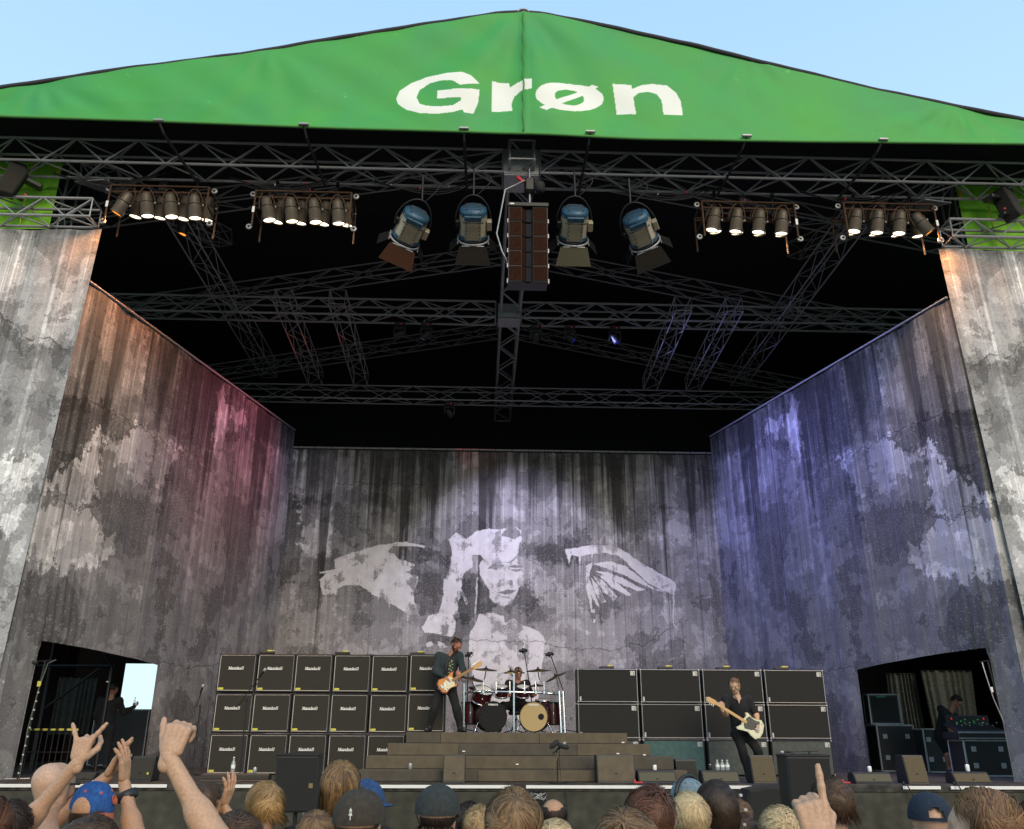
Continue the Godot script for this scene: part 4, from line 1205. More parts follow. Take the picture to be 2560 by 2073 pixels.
func build_backline() -> void:
	var z := -17.8
	var row_name := ["bottom", "middle", "top"]
	var ord := ["first", "second", "third", "fourth", "fifth", "sixth"]
	for r in 3:
		for c in 6:
			if r == 0 and c == 5:
				continue
			guitar_cabinet(Vector3(-4.872 + 0.7585 * c + 0.006 * sin(c * 3.0 + r * 2.0), 1.212 + 0.752 * r + (0.018 if c == 5 else 0.0), z + 0.01 * sin(r * 5.0 + c * 1.7)), "black guitar cabinet with white script logo, %s from the left in the %s row" % [ord[c], row_name[r]])
	for k in 3:
		top_lamp(Vector3(-4.35 + 1.52 * k, 3.462, z - 0.15), "small dark lamp with yellow tab on the guitar cabinets, %s from the left" % ord[k])
	for r in 3:
		for c in 4:
			var cloth: Material = M["grille_black"]
			if r == 0:
				cloth = M["cloth_teal"] if c == 1 else M["cloth_grey"]
			var look := "wide black bass cabinet with silver edging"
			if r == 0:
				look = "wide bass cabinet with teal front cloth" if c == 1 else "wide bass cabinet with grey front cloth"
			bass_cabinet(Vector3(2.535 + 1.272 * c, 1.222 + 0.668 * r, z + 0.012 * sin(r * 4.0 + c)), "%s, %s from the drums in the %s row" % [look, ord[c], row_name[r]], cloth, r > 0)
	for k in 4:
		top_lamp(Vector3(2.55 + 1.2 * k, 3.215, z - 0.15), "small dark lamp with yellow tab on the bass cabinets, %s from the drums" % ord[k])

	# drum riser and the stepped front, each step faced with separate panels
	var t := thing("drum_riser", "dark brown stepped riser with four panelled steps carrying the drums", "riser", Vector3(0.65, 1.21, -15.6))
	var steps := [[-2.05, 3.55, 0.18, -0.05, -0.5], [-2.0, 3.42, 0.39, -0.5, -0.95], [-1.68, 3.1, 0.59, -0.95, -1.4], [-1.39, 2.76, 0.78, -1.4, -2.08]]
	for i in 4:
		var s: Array = steps[i]
		var x0: float = s[0] - 0.65
		var x1: float = s[1] - 0.65
		var low := 0.0
		part(t, "step", cbox(Vector3(x1 - x0, s[2] - low, s[3] - s[4]), 0.008), M["step_dark"], at((x0 + x1) / 2, (s[2] + low) / 2, (s[3] + s[4]) / 2))
		# facing boards
		var cuts: Array = [[0.0, 0.36, 1.0], [0.0, 0.31, 0.62, 1.0], [0.0, 0.27, 0.72, 1.0], [0.0, 0.155, 0.6, 1.0]][i]
		var under: float = 0.0 if i == 0 else steps[i - 1][2]
		for k in cuts.size() - 1:
			var a := lerpf(x0, x1, cuts[k]) + 0.004
			var b := lerpf(x0, x1, cuts[k + 1]) - 0.004
			part(t, "facing_panel", cbox(Vector3(b - a, s[2] - under - 0.012, 0.018), 0.004), M["step"] if (i + k) % 3 else M["step_dark"], at((a + b) / 2, (s[2] + under) / 2, s[3] + 0.011))
	part(t, "platform", cbox(Vector3(3.3, 0.1, 2.9), 0.01), M["step_dark"], at(-0.42, 0.73, -3.55))
	for x in [-2.0, 1.1]:
		for zz in [-2.3, -4.8]:
			bar(t, "leg", Vector3(x, 0, zz), Vector3(x, 0.7, zz), 0.03, M["alu_dark"])
	for q in [[-0.95, 0.46, -0.93], [0.0, 0.26, -0.48], [1.95, 0.62, -0.92], [2.25, 0.42, -0.47], [1.78, 0.44, -0.47], [2.0, 0.12, -0.03], [2.12, 0.13, -0.03]]:
		part(t, "tape_mark", cbox(Vector3(0.05, 0.018, 0.004), 0.001), M["white_paint"], at(q[0], q[1], q[2] + 0.02))

# ---------- drum kit ----------

func drum_shell(called: String, label: String, p: Vector3, r: float, h: float, b: Basis, head: Material, group: String, lug := 8) -> Node3D:
	# the axis is local y, the shown head at +h/2
	var t := thing(called, label, "drum", p, group, b)
	part(t, "shell", lathe([[r * 0.985, -h / 2], [r * 0.985, h / 2]], 28), M["drum_red"])
	part(t, "head", lathe([[0, h / 2 + 0.004], [r * 0.97, h / 2 + 0.003]], 28), head)
	part(t, "rear_head", lathe([[0, -h / 2 - 0.004], [r * 0.97, -h / 2 - 0.003]], 28), M["drum_black"])
	for s in [-1.0, 1.0]:
		part(t, "hoop", lathe([[r * 0.97, s * h / 2 - 0.02], [r * 1.03, s * h / 2 - 0.02], [r * 1.035, s * h / 2 + 0.008], [r * 0.98, s * h / 2 + 0.012]], 28), M["chrome"] if h < 0.33 else M["drum_black"])
	for k in lug:
		var a := TAU * (k + 0.5) / lug
		var d := Vector3(cos(a), 0, sin(a))
		bar(t, "tension_rod", d * r * 1.03 + Vector3(0, -h / 2, 0), d * r * 1.03 + Vector3(0, h / 2, 0), 0.006, M["chrome"], 5)
		part(t, "lug", cbox(Vector3(0.022, 0.05, 0.022), 0.006), M["chrome"], Transform3D(Basis(Vector3.UP, -a), d * r * 1.01))
	return t

func cymbal(p: Vector3, r: float, tilt: Vector3, label: String, m: Material, from: Vector3) -> void:
	var t := thing("cymbal", label, "cymbal", p, "cymbals on the rack", Basis.from_euler(tilt))
	part(t, "plate", lathe([[0, 0.03], [0.03, 0.028], [0.055, 0.012], [r * 0.6, 0.0], [r, -0.018], [r * 0.6, -0.006], [0, 0.02]], 26), m)
	part(t, "wing_nut", lathe([[0, 0.07], [0.015, 0.06], [0.015, 0.03], [0, 0.03]], 8), M["black_metal"])
	var inv := Basis.from_euler(tilt).inverse()
	var e := inv * (from - p)
	part(t, "arm", hose([Vector3(0, 0.02, 0), Vector3(0, -0.06, 0), e * 0.5 + Vector3(0, -0.06, 0), e], 0.012, 6), M["chrome"])

func mic_stand(called: String, label: String, pts: Array, head_at: Vector3, dir: Vector3, big: bool) -> void:
	var t := thing(called, label, "microphone", pts[0], "overhead microphones" if big else "")
	var l := []
	for q in pts:
		l.append(q - pts[0])
	part(t, "pole", hose(l, 0.012, 6), M["black_metal"])
	var h: Vector3 = head_at - pts[0]
	if big:
		part(t, "microphone", lathe([[0, 0.1], [0.028, 0.09], [0.032, 0.0], [0.03, -0.08], [0, -0.09]], 12), M["black_metal"], Transform3D(aim(dir), h))
		part(t, "shock_mount", lathe([[0.05, 0.02], [0.06, 0.0], [0.05, -0.02]], 12), M["black_metal"], Transform3D(aim(dir), h))
		part(t, "mount_arm", hose([h, h + Vector3(0.04, 0.05, 0), h + Vector3(0.1, 0.0, 0), h + Vector3(0.03, -0.07, 0)], 0.008, 5), M["black_metal"])
	for k in 3:
		var a := TAU * k / 3.0 + 0.3
		bar(t, "foot", Vector3(0, 0.06, 0), Vector3(cos(a) * 0.26, 0.012, sin(a) * 0.26), 0.01, M["black_metal"])

func build_drums() -> void:
	var Y := 1.99
	var face := Basis(Vector3(1, 0, 0), Vector3(0, 0, 1), Vector3(0, -1, 0))
	var kicks := [[0.2, "black", M["drum_black"], 0.18], [1.09, "gold", M["drum_gold"], -0.16]]
	for k in kicks:
		var b := drum_shell("bass_drum", "large bass drum with %s front head" % k[1], Vector3(k[0], Y + 0.30, -18.2), 0.285, 0.42, Basis(Vector3.UP, k[3]) * face, k[2], "bass drums", 8)
		for s in [-1, 1]:
			bar(b, "spur", Vector3(s * 0.27, 0.1, 0.12), Vector3(s * 0.37, 0.2, 0.295), 0.014, M["chrome"])
		var mk := letters("YAMAHA", 0.035, "Droid Sans", 700, false, 0.003)
		part(b, "logo", mk, M["white_paint"], Transform3D(face.inverse() * Basis(), Vector3(0, 0.216, -0.225)))
		if k[1] == "gold":
			part(b, "sound_hole", lathe([[0, 0.218], [0.06, 0.217]], 18), M["drum_black"], at(0.15, 0.003, 0.0))
		else:
			part(b, "sound_hole", lathe([[0.052, 0.216], [0.056, 0.219], [0.06, 0.216]], 18), M["black_metal"], at(-0.14, 0.003, 0.02))
	# rack
	var r := thing("drum_rack", "curved chrome drum rack standing in front of the drummer", "drum rack", Vector3(0.66, Y, -18.1))
	var crv := []
	for k in 15:
		var f := k / 14.0 * 2.0 - 1.0
		crv.append(Vector3(f * 0.66, 0.77 - 0.012 * f, 0.06 - 0.12 * f * f))
	part(r, "front_bar", hose(crv, 0.026, 8), M["chrome"])
	part(r, "side_bar", hose([Vector3(-0.66, 0.78, -0.06), Vector3(-0.9, 0.78, -0.2), Vector3(-1.0, 0.75, -0.5)], 0.024, 8), M["chrome"])
	part(r, "side_bar", hose([Vector3(0.66, 0.76, -0.06), Vector3(0.95, 0.74, -0.2), Vector3(1.02, 0.72, -0.5)], 0.024, 8), M["chrome"])
	bar(r, "post", Vector3(0, 0.03, 0.07), Vector3(0, 1.13, 0.07), 0.024, M["chrome"], 10)
	for x in [-1.0, 0.96, 1.04]:
		bar(r, "post", Vector3(x, 0.0, -0.1 if x > 0 else -0.15), Vector3(x - 0.02, 0.8 if x > 0 else 0.94, -0.14), 0.028, M["chrome"], 10)
	for x in [-0.62, -0.36, -0.08, 0.22, 0.45, 0.62]:
		part(r, "clamp", cbox(Vector3(0.06, 0.08, 0.07), 0.012), M["chrome"], at(x, 0.77, 0.05 - 0.1 * x * x))
		bar(r, "clamp_post", Vector3(x, 0.74, 0.03 - 0.1 * x * x), Vector3(x, 0.98, -0.02), 0.012, M["chrome"])
	for k in 2:
		bar(r, "foot", Vector3(-0.05 + 0.1 * k, 0.04, 0.07), Vector3(-0.2 + 0.4 * k, 0.0, 0.2), 0.014, M["black_metal"])
	# toms
	var up := Basis(Vector3.RIGHT, 0.35)
	drum_shell("tom_drum", "small red rack tom in the middle of the kit, left one", Vector3(0.42, Y + 0.80, -18.45), 0.13, 0.2, up, M["white_paint"], "tom drums", 6)
	drum_shell("tom_drum", "small red rack tom in the middle of the kit, right one", Vector3(0.86, Y + 0.80, -18.45), 0.13, 0.2, up, M["white_paint"], "tom drums", 6)
	drum_shell("tom_drum", "large dark red tom tilted at the left of the rack", Vector3(0.02, Y + 0.72, -18.4), 0.2, 0.24, Basis(Vector3.RIGHT, 0.5) * Basis(Vector3.BACK, -0.25), M["white_paint"], "tom drums", 6)
	drum_shell("floor_tom", "red floor tom at the left end of the kit, beside the guitarist", Vector3(-0.22, Y + 0.38, -18.75), 0.2, 0.42, Basis(), M["white_paint"], "floor toms", 6)
	drum_shell("floor_tom", "red floor tom at the right end of the kit", Vector3(1.5, Y + 0.38, -18.75), 0.2, 0.42, Basis(), M["white_paint"], "floor toms", 6)
	drum_shell("snare_drum", "chrome snare drum low behind the rack, right of middle", Vector3(1.3, Y + 0.57, -18.7), 0.17, 0.14, Basis(Vector3.RIGHT, 0.15), M["white_paint"], "", 8)
	# cymbals
	cymbal(Vector3(0.09, 3.22, -18.3), 0.24, Vector3(0.16, 0, -0.05), "crash cymbal beside the guitar's headstock", M["brass_dark"], Vector3(0.05, 2.98, -18.12))
	cymbal(Vector3(0.60, 3.17, -18.2), 0.16, Vector3(0.2, 0, 0.1), "small cymbal in front of the drummer's forehead, left", M["brass"], Vector3(0.66, 3.1, -18.03))
	cymbal(Vector3(0.76, 3.18, -18.3), 0.15, Vector3(0.2, 0, -0.1), "small cymbal in front of the drummer's forehead, right", M["brass"], Vector3(0.66, 3.1, -18.03))
	cymbal(Vector3(1.17, 3.21, -18.3), 0.25, Vector3(0.16, 0, 0.05), "crash cymbal right of the drummer's head", M["brass_dark"], Vector3(1.2, 2.98, -18.12))
	cymbal(Vector3(-0.18, 3.04, -18.4), 0.24, Vector3(0.2, 0, -0.2), "dark cymbal low beside the guitarist's hand", M["brass_dark"], Vector3(-0.1, 2.82, -18.2))
	cymbal(Vector3(1.55, 3.1, -18.5), 0.24, Vector3(0.15, 0, 0.45), "dark cymbal tilted up at the far right of the kit", M["brass_dark"], Vector3(1.6, 2.74, -18.25))
	cymbal(Vector3(1.15, 2.92, -18.5), 0.18, Vector3(0.15, 0, 0.05), "flat hi-hat cymbal below the right crash", M["brass_dark"], Vector3(1.15, 2.78, -18.15))
	cymbal(Vector3(0.0, 2.86, -18.6), 0.27, Vector3(0.25, 0, -0.1), "wide dark ride cymbal above the left tom", M["brass_dark"], Vector3(-0.1, 2.78, -18.2))
	# overhead microphones
	mic_stand("overhead_microphone", "overhead microphone on a stand behind the guitarist's hand", [Vector3(-0.3, Y, -18.75), Vector3(-0.29, 2.8, -18.7), Vector3(-0.28, 3.5, -18.65)], Vector3(-0.28, 3.54, -18.65), Vector3(-0.8, -0.4, 0.2), true)
	mic_stand("overhead_microphone", "overhead microphone on a tall stand just right of the drummer", [Vector3(1.1, Y, -18.75), Vector3(1.04, 2.8, -18.7), Vector3(0.9, 3.58, -18.6)], Vector3(0.87, 3.62, -18.6), Vector3(-1, -0.1, 0.2), true)
	mic_stand("overhead_microphone", "overhead microphone on a slanting stand at the right of the drums", [Vector3(1.75, Y, -18.65), Vector3(1.73, 2.78, -18.62), Vector3(1.47, 3.5, -18.6)], Vector3(1.43, 3.55, -18.6), Vector3(-1, -0.15, 0.2), true)
	var ds := thing("drum_stool", "black round drum stool behind the kit", "stool", Vector3(0.75, Y, -19.15))
	part(ds, "seat", lathe([[0, 0.43], [0.15, 0.43], [0.17, 0.4], [0.15, 0.35], [0, 0.35]], 18), M["black_plastic"])
	bar(ds, "post", Vector3(0, 0.05, 0), Vector3(0, 0.36, 0), 0.02, M["chrome"])
	for k in 3:
		var a := TAU * k / 3.0
		bar(ds, "leg", Vector3(0, 0.3, 0), Vector3(cos(a) * 0.22, 0.01, sin(a) * 0.22), 0.012, M["chrome"])

# ---------- monitors, stands, bottles and the boxes in the pit ----------

func monitor(p: Vector3, w: float, h: float, d: float, label: String, face: Material, lean := 0.12) -> void:
	var t := thing("stage_monitor", label, "loudspeaker", p, "monitor loudspeakers along the stage edge")
	var o := pts2([0, 0, d, 0, d - lean, h, 0.06, h, 0, h * 0.6])
	part(t, "box", slab(o, w, 0.008), M["black_plastic"], Transform3D(Basis(Vector3(0, 0, 1), Vector3(0, 1, 0), Vector3(-1, 0, 0)), Vector3(0, 0, -d)))
	var n := Vector3(0, lean, h).normalized()
	var ba := Basis(Vector3.RIGHT, -atan2(lean, h))
	part(t, "grille", cbox(Vector3(w - 0.03, h - 0.03, 0.014), 0.004), face, Transform3D(ba, Vector3(0, h / 2, -lean / 2 + 0.006)))
	var hd := part(t, "handle", cbox(Vector3(0.045, 0.012, 0.02), 0.004), M["black_metal"], Transform3D(ba, Vector3(0, h * 0.34, -lean * 0.34 + 0.016)))
	hd.name = "handle"
	part(t, "foot", cbox(Vector3(w * 0.9, 0.012, d * 0.8), 0.003), M["rubber"], at(0, 0.002, -d / 2))

func bottle(p: Vector3, h: float, label: String, m: Material, cat := "bottle", group := "") -> void:
	var t := thing("water_bottle" if cat == "bottle" else "drink_can", label, cat, p, group)
	if cat == "bottle":
		part(t, "body", lathe([[0, 0.0], [0.032, 0.0], [0.034, h * 0.1], [0.034, h * 0.62], [0.015, h * 0.82], [0.013, h * 0.95], [0, h * 0.95]], 14), m)
		part(t, "cap", lathe([[0, h], [0.015, h], [0.015, h * 0.93], [0, h * 0.93]], 10), M["white_paint"])
		part(t, "label_band", lathe([[0.0345, h * 0.28], [0.0355, h * 0.3], [0.0355, h * 0.5], [0.0345, h * 0.52]], 14), M["white_paint"])
	else:
		part(t, "body", lathe([[0, 0], [0.028, 0], [0.033, 0.008], [0.033, h - 0.012], [0.027, h], [0, h - 0.004]], 14), m)
		part(t, "rim", lathe([[0.025, h - 0.004], [0.029, h + 0.002], [0.03, h - 0.004]], 14), M["chrome"])

func pit_speaker(p: Vector3, w: float, h: float, turn: float, label: String) -> void:
	var t := thing("pit_loudspeaker", label, "loudspeaker", p, "loudspeakers on poles in the pit", Basis(Vector3.UP, turn))
	var y: float = 1.18 if w < 0.47 else 1.19
	part(t, "cabinet", cbox(Vector3(w, h, 0.42), 0.015), M["black_plastic"], at(0, y + h / 2, -0.21))
	part(t, "back_panel", cbox(Vector3(w - 0.03, h - 0.05, 0.01), 0.003), M["grille_black"], at(0, y + h / 2 - 0.004, 0.002))
	part(t, "lid_edge", cbox(Vector3(w + 0.012, 0.022, 0.44), 0.006), M["black_metal"], at(0, y + h, -0.21))
	part(t, "badge", cbox(Vector3(0.045, 0.05, 0.006), 0.002), M["brass"], at(w * 0.36, y + h * 0.46, 0.01))
	bar(t, "pole", Vector3(0, 0.02, -0.2), Vector3(0, y, -0.2), 0.022, M["black_metal"], 10)
	for k in 3:
		var a := TAU * k / 3.0 + 0.5
		bar(t, "leg", Vector3(0, 0.75, -0.2), Vector3(cos(a) * 0.5, 0.01, -0.2 + sin(a) * 0.5), 0.014, M["black_metal"])

func vocal_stand(p: Vector3, joint: Vector3, tail: Vector3, head: Vector3, label: String) -> void:
	var t := thing("vocal_microphone_stand", label, "microphone stand", p, "microphone stands")
	part(t, "base", lathe([[0, 0.0], [0.14, 0.0], [0.145, 0.012], [0.13, 0.025], [0.02, 0.03], [0, 0.03]], 20), M["black_metal"])
	bar(t, "pole", Vector3(0, 0.02, 0), joint - p, 0.012, M["black_metal"], 8)
	bar(t, "boom", tail - p, head - p, 0.009, M["black_metal"], 8)
	part(t, "joint", cbox(Vector3(0.045, 0.05, 0.045), 0.012), M["black_metal"], at(joint.x - p.x, joint.y - p.y, joint.z - p.z))
	var d := (head - tail).normalized()
	part(t, "microphone", lathe([[0, -0.08], [0.014, -0.08], [0.02, 0.05]], 12), M["black_metal"], Transform3D(aim(-d), head - p + d * 0.03))
	part(t, "grille_ball", lathe([[0, 0.035], [0.02, 0.028], [0.028, 0.005], [0.024, -0.015], [0.016, -0.03]], 14), M["alu_dull"], Transform3D(aim(-d), head - p + d * 0.1))
	part(t, "cable", hose([head - p, joint - p + Vector3(0.03, -0.1, 0.02), (joint - p) * 0.45 + Vector3(0.04, 0, 0.02), Vector3(0.06, 0.02, 0.05), Vector3(0.3, 0.015, 0.1)], 0.006, 5), M["rubber"])

func build_stage_props() -> void:
	var br := mat("monitor_brown", lin(0.13, 0.10, 0.052), 0.85)
	worn(br, M["t_fine"], 3.0)
	var ol: Material = mat("monitor_olive", lin(0.085, 0.08, 0.052), 0.9)
	var dk: Material = M["grille_brown"]
	monitor(Vector3(-0.43, 1.215, -15.25), 0.37, 0.42, 0.4, "upright brown monitor box in front of the steps, below the guitarist", M["step"])
	monitor(Vector3(2.28, 1.215, -15.3), 0.64, 0.425, 0.45, "wide upright brown monitor at the right end of the steps", M["step"])
	monitor(Vector3(2.95, 1.215, -15.2), 0.63, 0.185, 0.35, "low brown wedge with a white cup standing on it", ol)
	monitor(Vector3(3.63, 1.215, -15.95), 0.37, 0.34, 0.4, "small dark monitor set back before the teal bass cabinet", dk)
	monitor(Vector3(4.02, 1.215, -15.2), 0.62, 0.19, 0.35, "low olive wedge with three clear bottles on it", ol)
	monitor(Vector3(4.75, 1.215, -15.2), 0.4, 0.43, 0.4, "upright tan monitor covering the bassist's foot", br)
	monitor(Vector3(6.6, 1.215, -15.2), 0.64, 0.17, 0.35, "low olive wedge right of the bass cabinets", ol)
	monitor(Vector3(7.35, 1.215, -15.2), 0.36, 0.44, 0.42, "upright tan monitor in front of the right doorway", br)
	monitor(Vector3(8.29, 1.215, -15.2), 0.62, 0.18, 0.35, "low tan wedge below the seated technician", br)
	monitor(Vector3(-5.6, 1.215, -15.35), 0.38, 0.38, 0.4, "upright black monitor with yellow sticker by the left doorway", dk)
	monitor(Vector3(-6.5, 1.215, -15.35), 0.3, 0.13, 0.3, "low black wedge inside the left doorway edge", dk)
	monitor(Vector3(-4.1, 1.215, -15.5), 1.12, 0.115, 0.3, "long low black monitor under the left guitar cabinets", dk)
	var yt := part(get_node("stage_monitor_009"), "sticker", cbox(Vector3(0.03, 0.035, 0.005), 0.001), M["yellow_tag"], at(0.13, 0.12, 0.0))
	yt.name = "sticker"
	pit_speaker(Vector3(-1.98, 0, -10.0), 0.455, 0.57, 0.06, "black loudspeaker on a pole in front of the guitar cabinets")
	pit_speaker(Vector3(3.77, 0, -10.4), 0.5, 0.56, -0.05, "black loudspeaker on a pole below the bass cabinets")
	vocal_stand(Vector3(1.28, 1.21, -15.15), Vector3(1.28, 1.7, -15.15), Vector3(1.2, 1.66, -15.16), Vector3(1.32, 1.76, -15.13), "low microphone stand at the stage centre with black foam microphones")
	var cm := get_node("vocal_microphone_stand") as Node3D
	part(cm, "foam_windshield", lathe([[0, 0.1], [0.035, 0.08], [0.045, 0.02], [0.04, -0.06], [0.02, -0.1]], 14), M["rubber"], Transform3D(Basis(Vector3.BACK, -0.9), Vector3(-0.05, 0.6, 0.03)))
	part(cm, "foam_windshield", lathe([[0, 0.1], [0.035, 0.08], [0.045, 0.02], [0.04, -0.06], [0.02, -0.1]], 14), M["rubber"], Transform3D(Basis(Vector3.BACK, 1.3), Vector3(0.1, 0.57, 0.03)))
	bar(cm, "slide_tube", Vector3(0.02, 0.5, 0.03), Vector3(-0.06, 0.2, 0.05), 0.012, M["brass"])
	part(cm, "hanging_cable", hose([Vector3(0.08, 0.0, 0.1), Vector3(0.12, -0.1, 0.2), Vector3(0.14, -0.7, 0.22), Vector3(0.16, -1.18, 0.24)], 0.009, 5), M["rubber"])
	vocal_stand(Vector3(-4.05, 1.21, -15.7), Vector3(-4.08, 2.5, -15.7), Vector3(-4.22, 2.4, -15.7), Vector3(-3.86, 2.92, -15.65), "tall boom microphone stand in front of the left guitar cabinets")
	vocal_stand(Vector3(-5.45, 1.21, -17.6), Vector3(-5.45, 2.45, -17.6), Vector3(-5.52, 2.43, -17.6), Vector3(-5.46, 2.72, -17.58), "thin microphone stand left of the guitar cabinets")
	vocal_stand(Vector3(5.9, 1.21, -16.3), Vector3(5.95, 1.66, -16.3), Vector3(6.1, 1.7, -16.3), Vector3(5.55, 1.68, -16.3), "low boom microphone stand before the rightmost bass cabinet")
	bottle(Vector3(-4.16, 1.335, -15.62), 0.25, "clear water bottle on the long black monitor", M["glass_clear"])
	bottle(Vector3(-3.8, 1.335, -15.66), 0.09, "silver drink can near the left guitar cabinets", M["silver"], "can")
	bottle(Vector3(-1.2, 1.392, -15.85), 0.1, "silver drink can on the lowest step", M["silver"], "can")
	bottle(Vector3(2.95, 1.405, -15.42), 0.085, "white cup standing on the low brown wedge", M["white_paint"], "can")
	for k in 3:
		bottle(Vector3(4.03 + 0.085 * k, 1.408, -15.45), 0.16, ["leftmost", "middle", "rightmost"][k] + " of three small clear bottles on the olive wedge", M["glass_clear"], "bottle", "clear bottles in a row")
	bottle(Vector3(3.9, 1.408, -15.45), 0.09, "dark drink can beside the three clear bottles", M["black_metal"], "can")
	bottle(Vector3(6.63, 1.39, -15.42), 0.09, "white drink can on the wedge right of the bass cabinets", M["white_paint"], "can")
	bottle(Vector3(8.33, 1.4, -15.42), 0.11, "white drink can on the wedge below the technician", M["white_paint"], "can")
	# red tape and a heap of cables on the deck edge
	for q in [[2.62, -15.15], [3.6, -15.3], [5.3, -15.3], [6.15, -15.3]]:
		var tp := thing("tape_strip", "short red tape strip stuck on the deck at x %s" % str(q[0]) if false else ["red tape strip on the deck beside the low brown wedge", "red tape strip on the deck before the small dark monitor", "red tape strip on the deck behind the pit loudspeaker", "red tape strip on the deck beside the rightmost olive wedge"][[2.62, 3.6, 5.3, 6.15].find(q[0])], "tape", Vector3(q[0], 1.216, q[1]), "red tape marks")
		part(tp, "strip", cbox(Vector3(0.14, 0.022, 0.02), 0.002), M["red_tape"], at(0, 0.012, 0))
		part(tp, "torn_end", cbox(Vector3(0.03, 0.05, 0.01), 0.002), M["red_tape"], at(-0.06, 0.03, 0.0))
	var hp := thing("cable_heap", "tangled bundle of cables hanging over the stage edge at centre", "cable", Vector3(0.95, 1.13, -14.93))
	for k in 9:
		var l := []
		for i in 10:
			l.append(Vector3(0.13 * sin(i * 1.1 + k * 2.0), -0.05 + 0.055 * sin(i * 1.7 + k * 1.3) - 0.05 * (k % 3), 0.02 + 0.03 * sin(i * 0.9 + k)))
		part(hp, "cable", hose(l, 0.008, 5), [M["rubber"], M["alu_dull"], M["black_plastic"]][k % 3])
	# cables that hang down the skirt at the right
	for q in [[7.0, "left"], [7.85, "right"]]:
		var hc := thing("hanging_cable", "thin dark cable hanging down the stage skirt at right, %s of two" % q[1], "cable", Vector3(q[0], 1.2, -14.93), "skirt cables")
		part(hc, "cable", hose([Vector3(0, 0.02, -0.1), Vector3(0, 0.0, 0.03), Vector3(0.05, -0.12, 0.05), Vector3(0.08, -0.35, 0.05), Vector3(0.3 if q[1] == "left" else 0.06, -0.6, 0.06), Vector3(0.5 if q[1] == "left" else 0.05, -1.1, 0.06)], 0.011, 6), M["rubber"])
		part(hc, "plug", lathe([[0, 0.03], [0.018, 0.02], [0.018, -0.02], [0, -0.03]], 8), M["black_plastic"], at(0, 0.03, -0.1))
	# aluminium steps in the pit beside the left loudspeaker
	var sp := thing("pit_steps", "light aluminium folding steps behind the left pit loudspeaker", "steps", Vector3(-1.35, 0, -11.2), "", Basis(Vector3.UP, 0.5))
	for k in 6:
		part(sp, "tread", cbox(Vector3(0.75, 0.035, 0.2), 0.006), M["alu"], at(0, 0.18 + 0.19 * k, -0.22 * k))
	for s in [-1, 1]:
		bar(sp, "stringer", Vector3(s * 0.38, 0.05, 0.12), Vector3(s * 0.38, 1.2, -1.2), 0.03, M["alu"])
		bar(sp, "leg", Vector3(s * 0.38, 0.0, -1.2), Vector3(s * 0.38, 1.15, -1.15), 0.022, M["alu"])
	# monitor console cover in the pit at the right
	var cv := thing("covered_case", "black fabric-covered case standing against the stage skirt", "case", Vector3(4.75, 0, -14.3))
	part(cv, "cover", slab(pts2([-0.7, 0, 0.75, 0, 0.72, 1.06, 0.55, 1.2, -0.3, 1.24, -0.62, 1.18, -0.7, 0.9]), 0.5, 0.04), M["grille_black"])
	part(cv, "cable_loop", hose([Vector3(0.2, 1.2, 0.1), Vector3(0.3, 1.3, 0.1), Vector3(0.48, 1.28, 0.1), Vector3(0.6, 1.15, 0.15)], 0.012, 6), M["alu_dull"])
	part(cv, "crumpled_top", lathe([[0, 0.06], [0.2, 0.05], [0.34, 0.015], [0.4, -0.01]], 14), M["grille_black"], Transform3D(Basis(Vector3(1.4, 0, 0), Vector3(0, 1, 0), Vector3(0, 0, 0.6)), Vector3(0.1, 1.21, 0)))

# ---------- what stands in the two wings, seen through the doorways ----------

func flight_case(p: Vector3, s: Vector3, label: String, latches := true, turn := 0.0) -> Node3D:
	var t := thing("flight_case", label, "case", p, "flight cases in the wings", Basis(Vector3.UP, turn))
	part(t, "box", cbox(s, 0.012), M["case_black"], at(0, s.y / 2, 0))
	for x in [-1, 1]:
		for z in [-1, 1]:
			part(t, "edge_strip", cbox(Vector3(0.035, s.y, 0.035), 0.008), M["alu_dull"], at(x * (s.x / 2 - 0.008), s.y / 2, z * (s.z / 2 - 0.008)))
		for y in [0.0, 1.0]:
			part(t, "edge_strip", cbox(Vector3(0.035, 0.035, s.z - 0.06), 0.008), M["alu_dull"], at(x * (s.x / 2 - 0.006), lerpf(0.012, s.y - 0.012, y), 0))
			part(t, "edge_strip", cbox(Vector3(s.x - 0.06, 0.035, 0.035), 0.008), M["alu_dull"], at(0, lerpf(0.012, s.y - 0.012, y), x * (s.z / 2 - 0.006)))
	if latches:
		for x in [-0.3, 0.3]:
			for y in [0.3, 0.75]:
				part(t, "latch", cbox(Vector3(0.1, 0.1, 0.012), 0.004), M["alu_dull"], at(x * s.x, y * s.y, s.z / 2 + 0.008))
	for x in [-1, 1]:
		for z in [-1, 1]:
			part(t, "wheel", lathe([[0, -0.02], [0.03, -0.02], [0.03, 0.02], [0, 0.02]], 10), M["rubber"], Transform3D(Basis(Vector3.BACK, PI / 2), Vector3(x * s.x * 0.38, 0.03, z * s.z * 0.38)))
	return t

func curtain(p: Vector3, w: float, h: float, label: String, m: Material, flare := 0.0, turn := 0.0) -> void:
	var t := thing("wing_curtain", label, "curtain", p, "pale curtains in the wings", Basis(Vector3.UP, turn))
	part(t, "cloth", sheet(70, 14, func(u: float, v: float) -> Vector3:
		var x := (u - 0.5) * w * (1.0 + flare * (1.0 - v))
		return Vector3(x, h * v, 0.06 * sin(u * 44.0 + 2.0 * sin(u * 9.0)) * (1.2 - 0.5 * v))), m)
	bar(t, "rod", Vector3(-w / 2, h, 0), Vector3(w / 2, h, 0), 0.02, M["black_metal"])

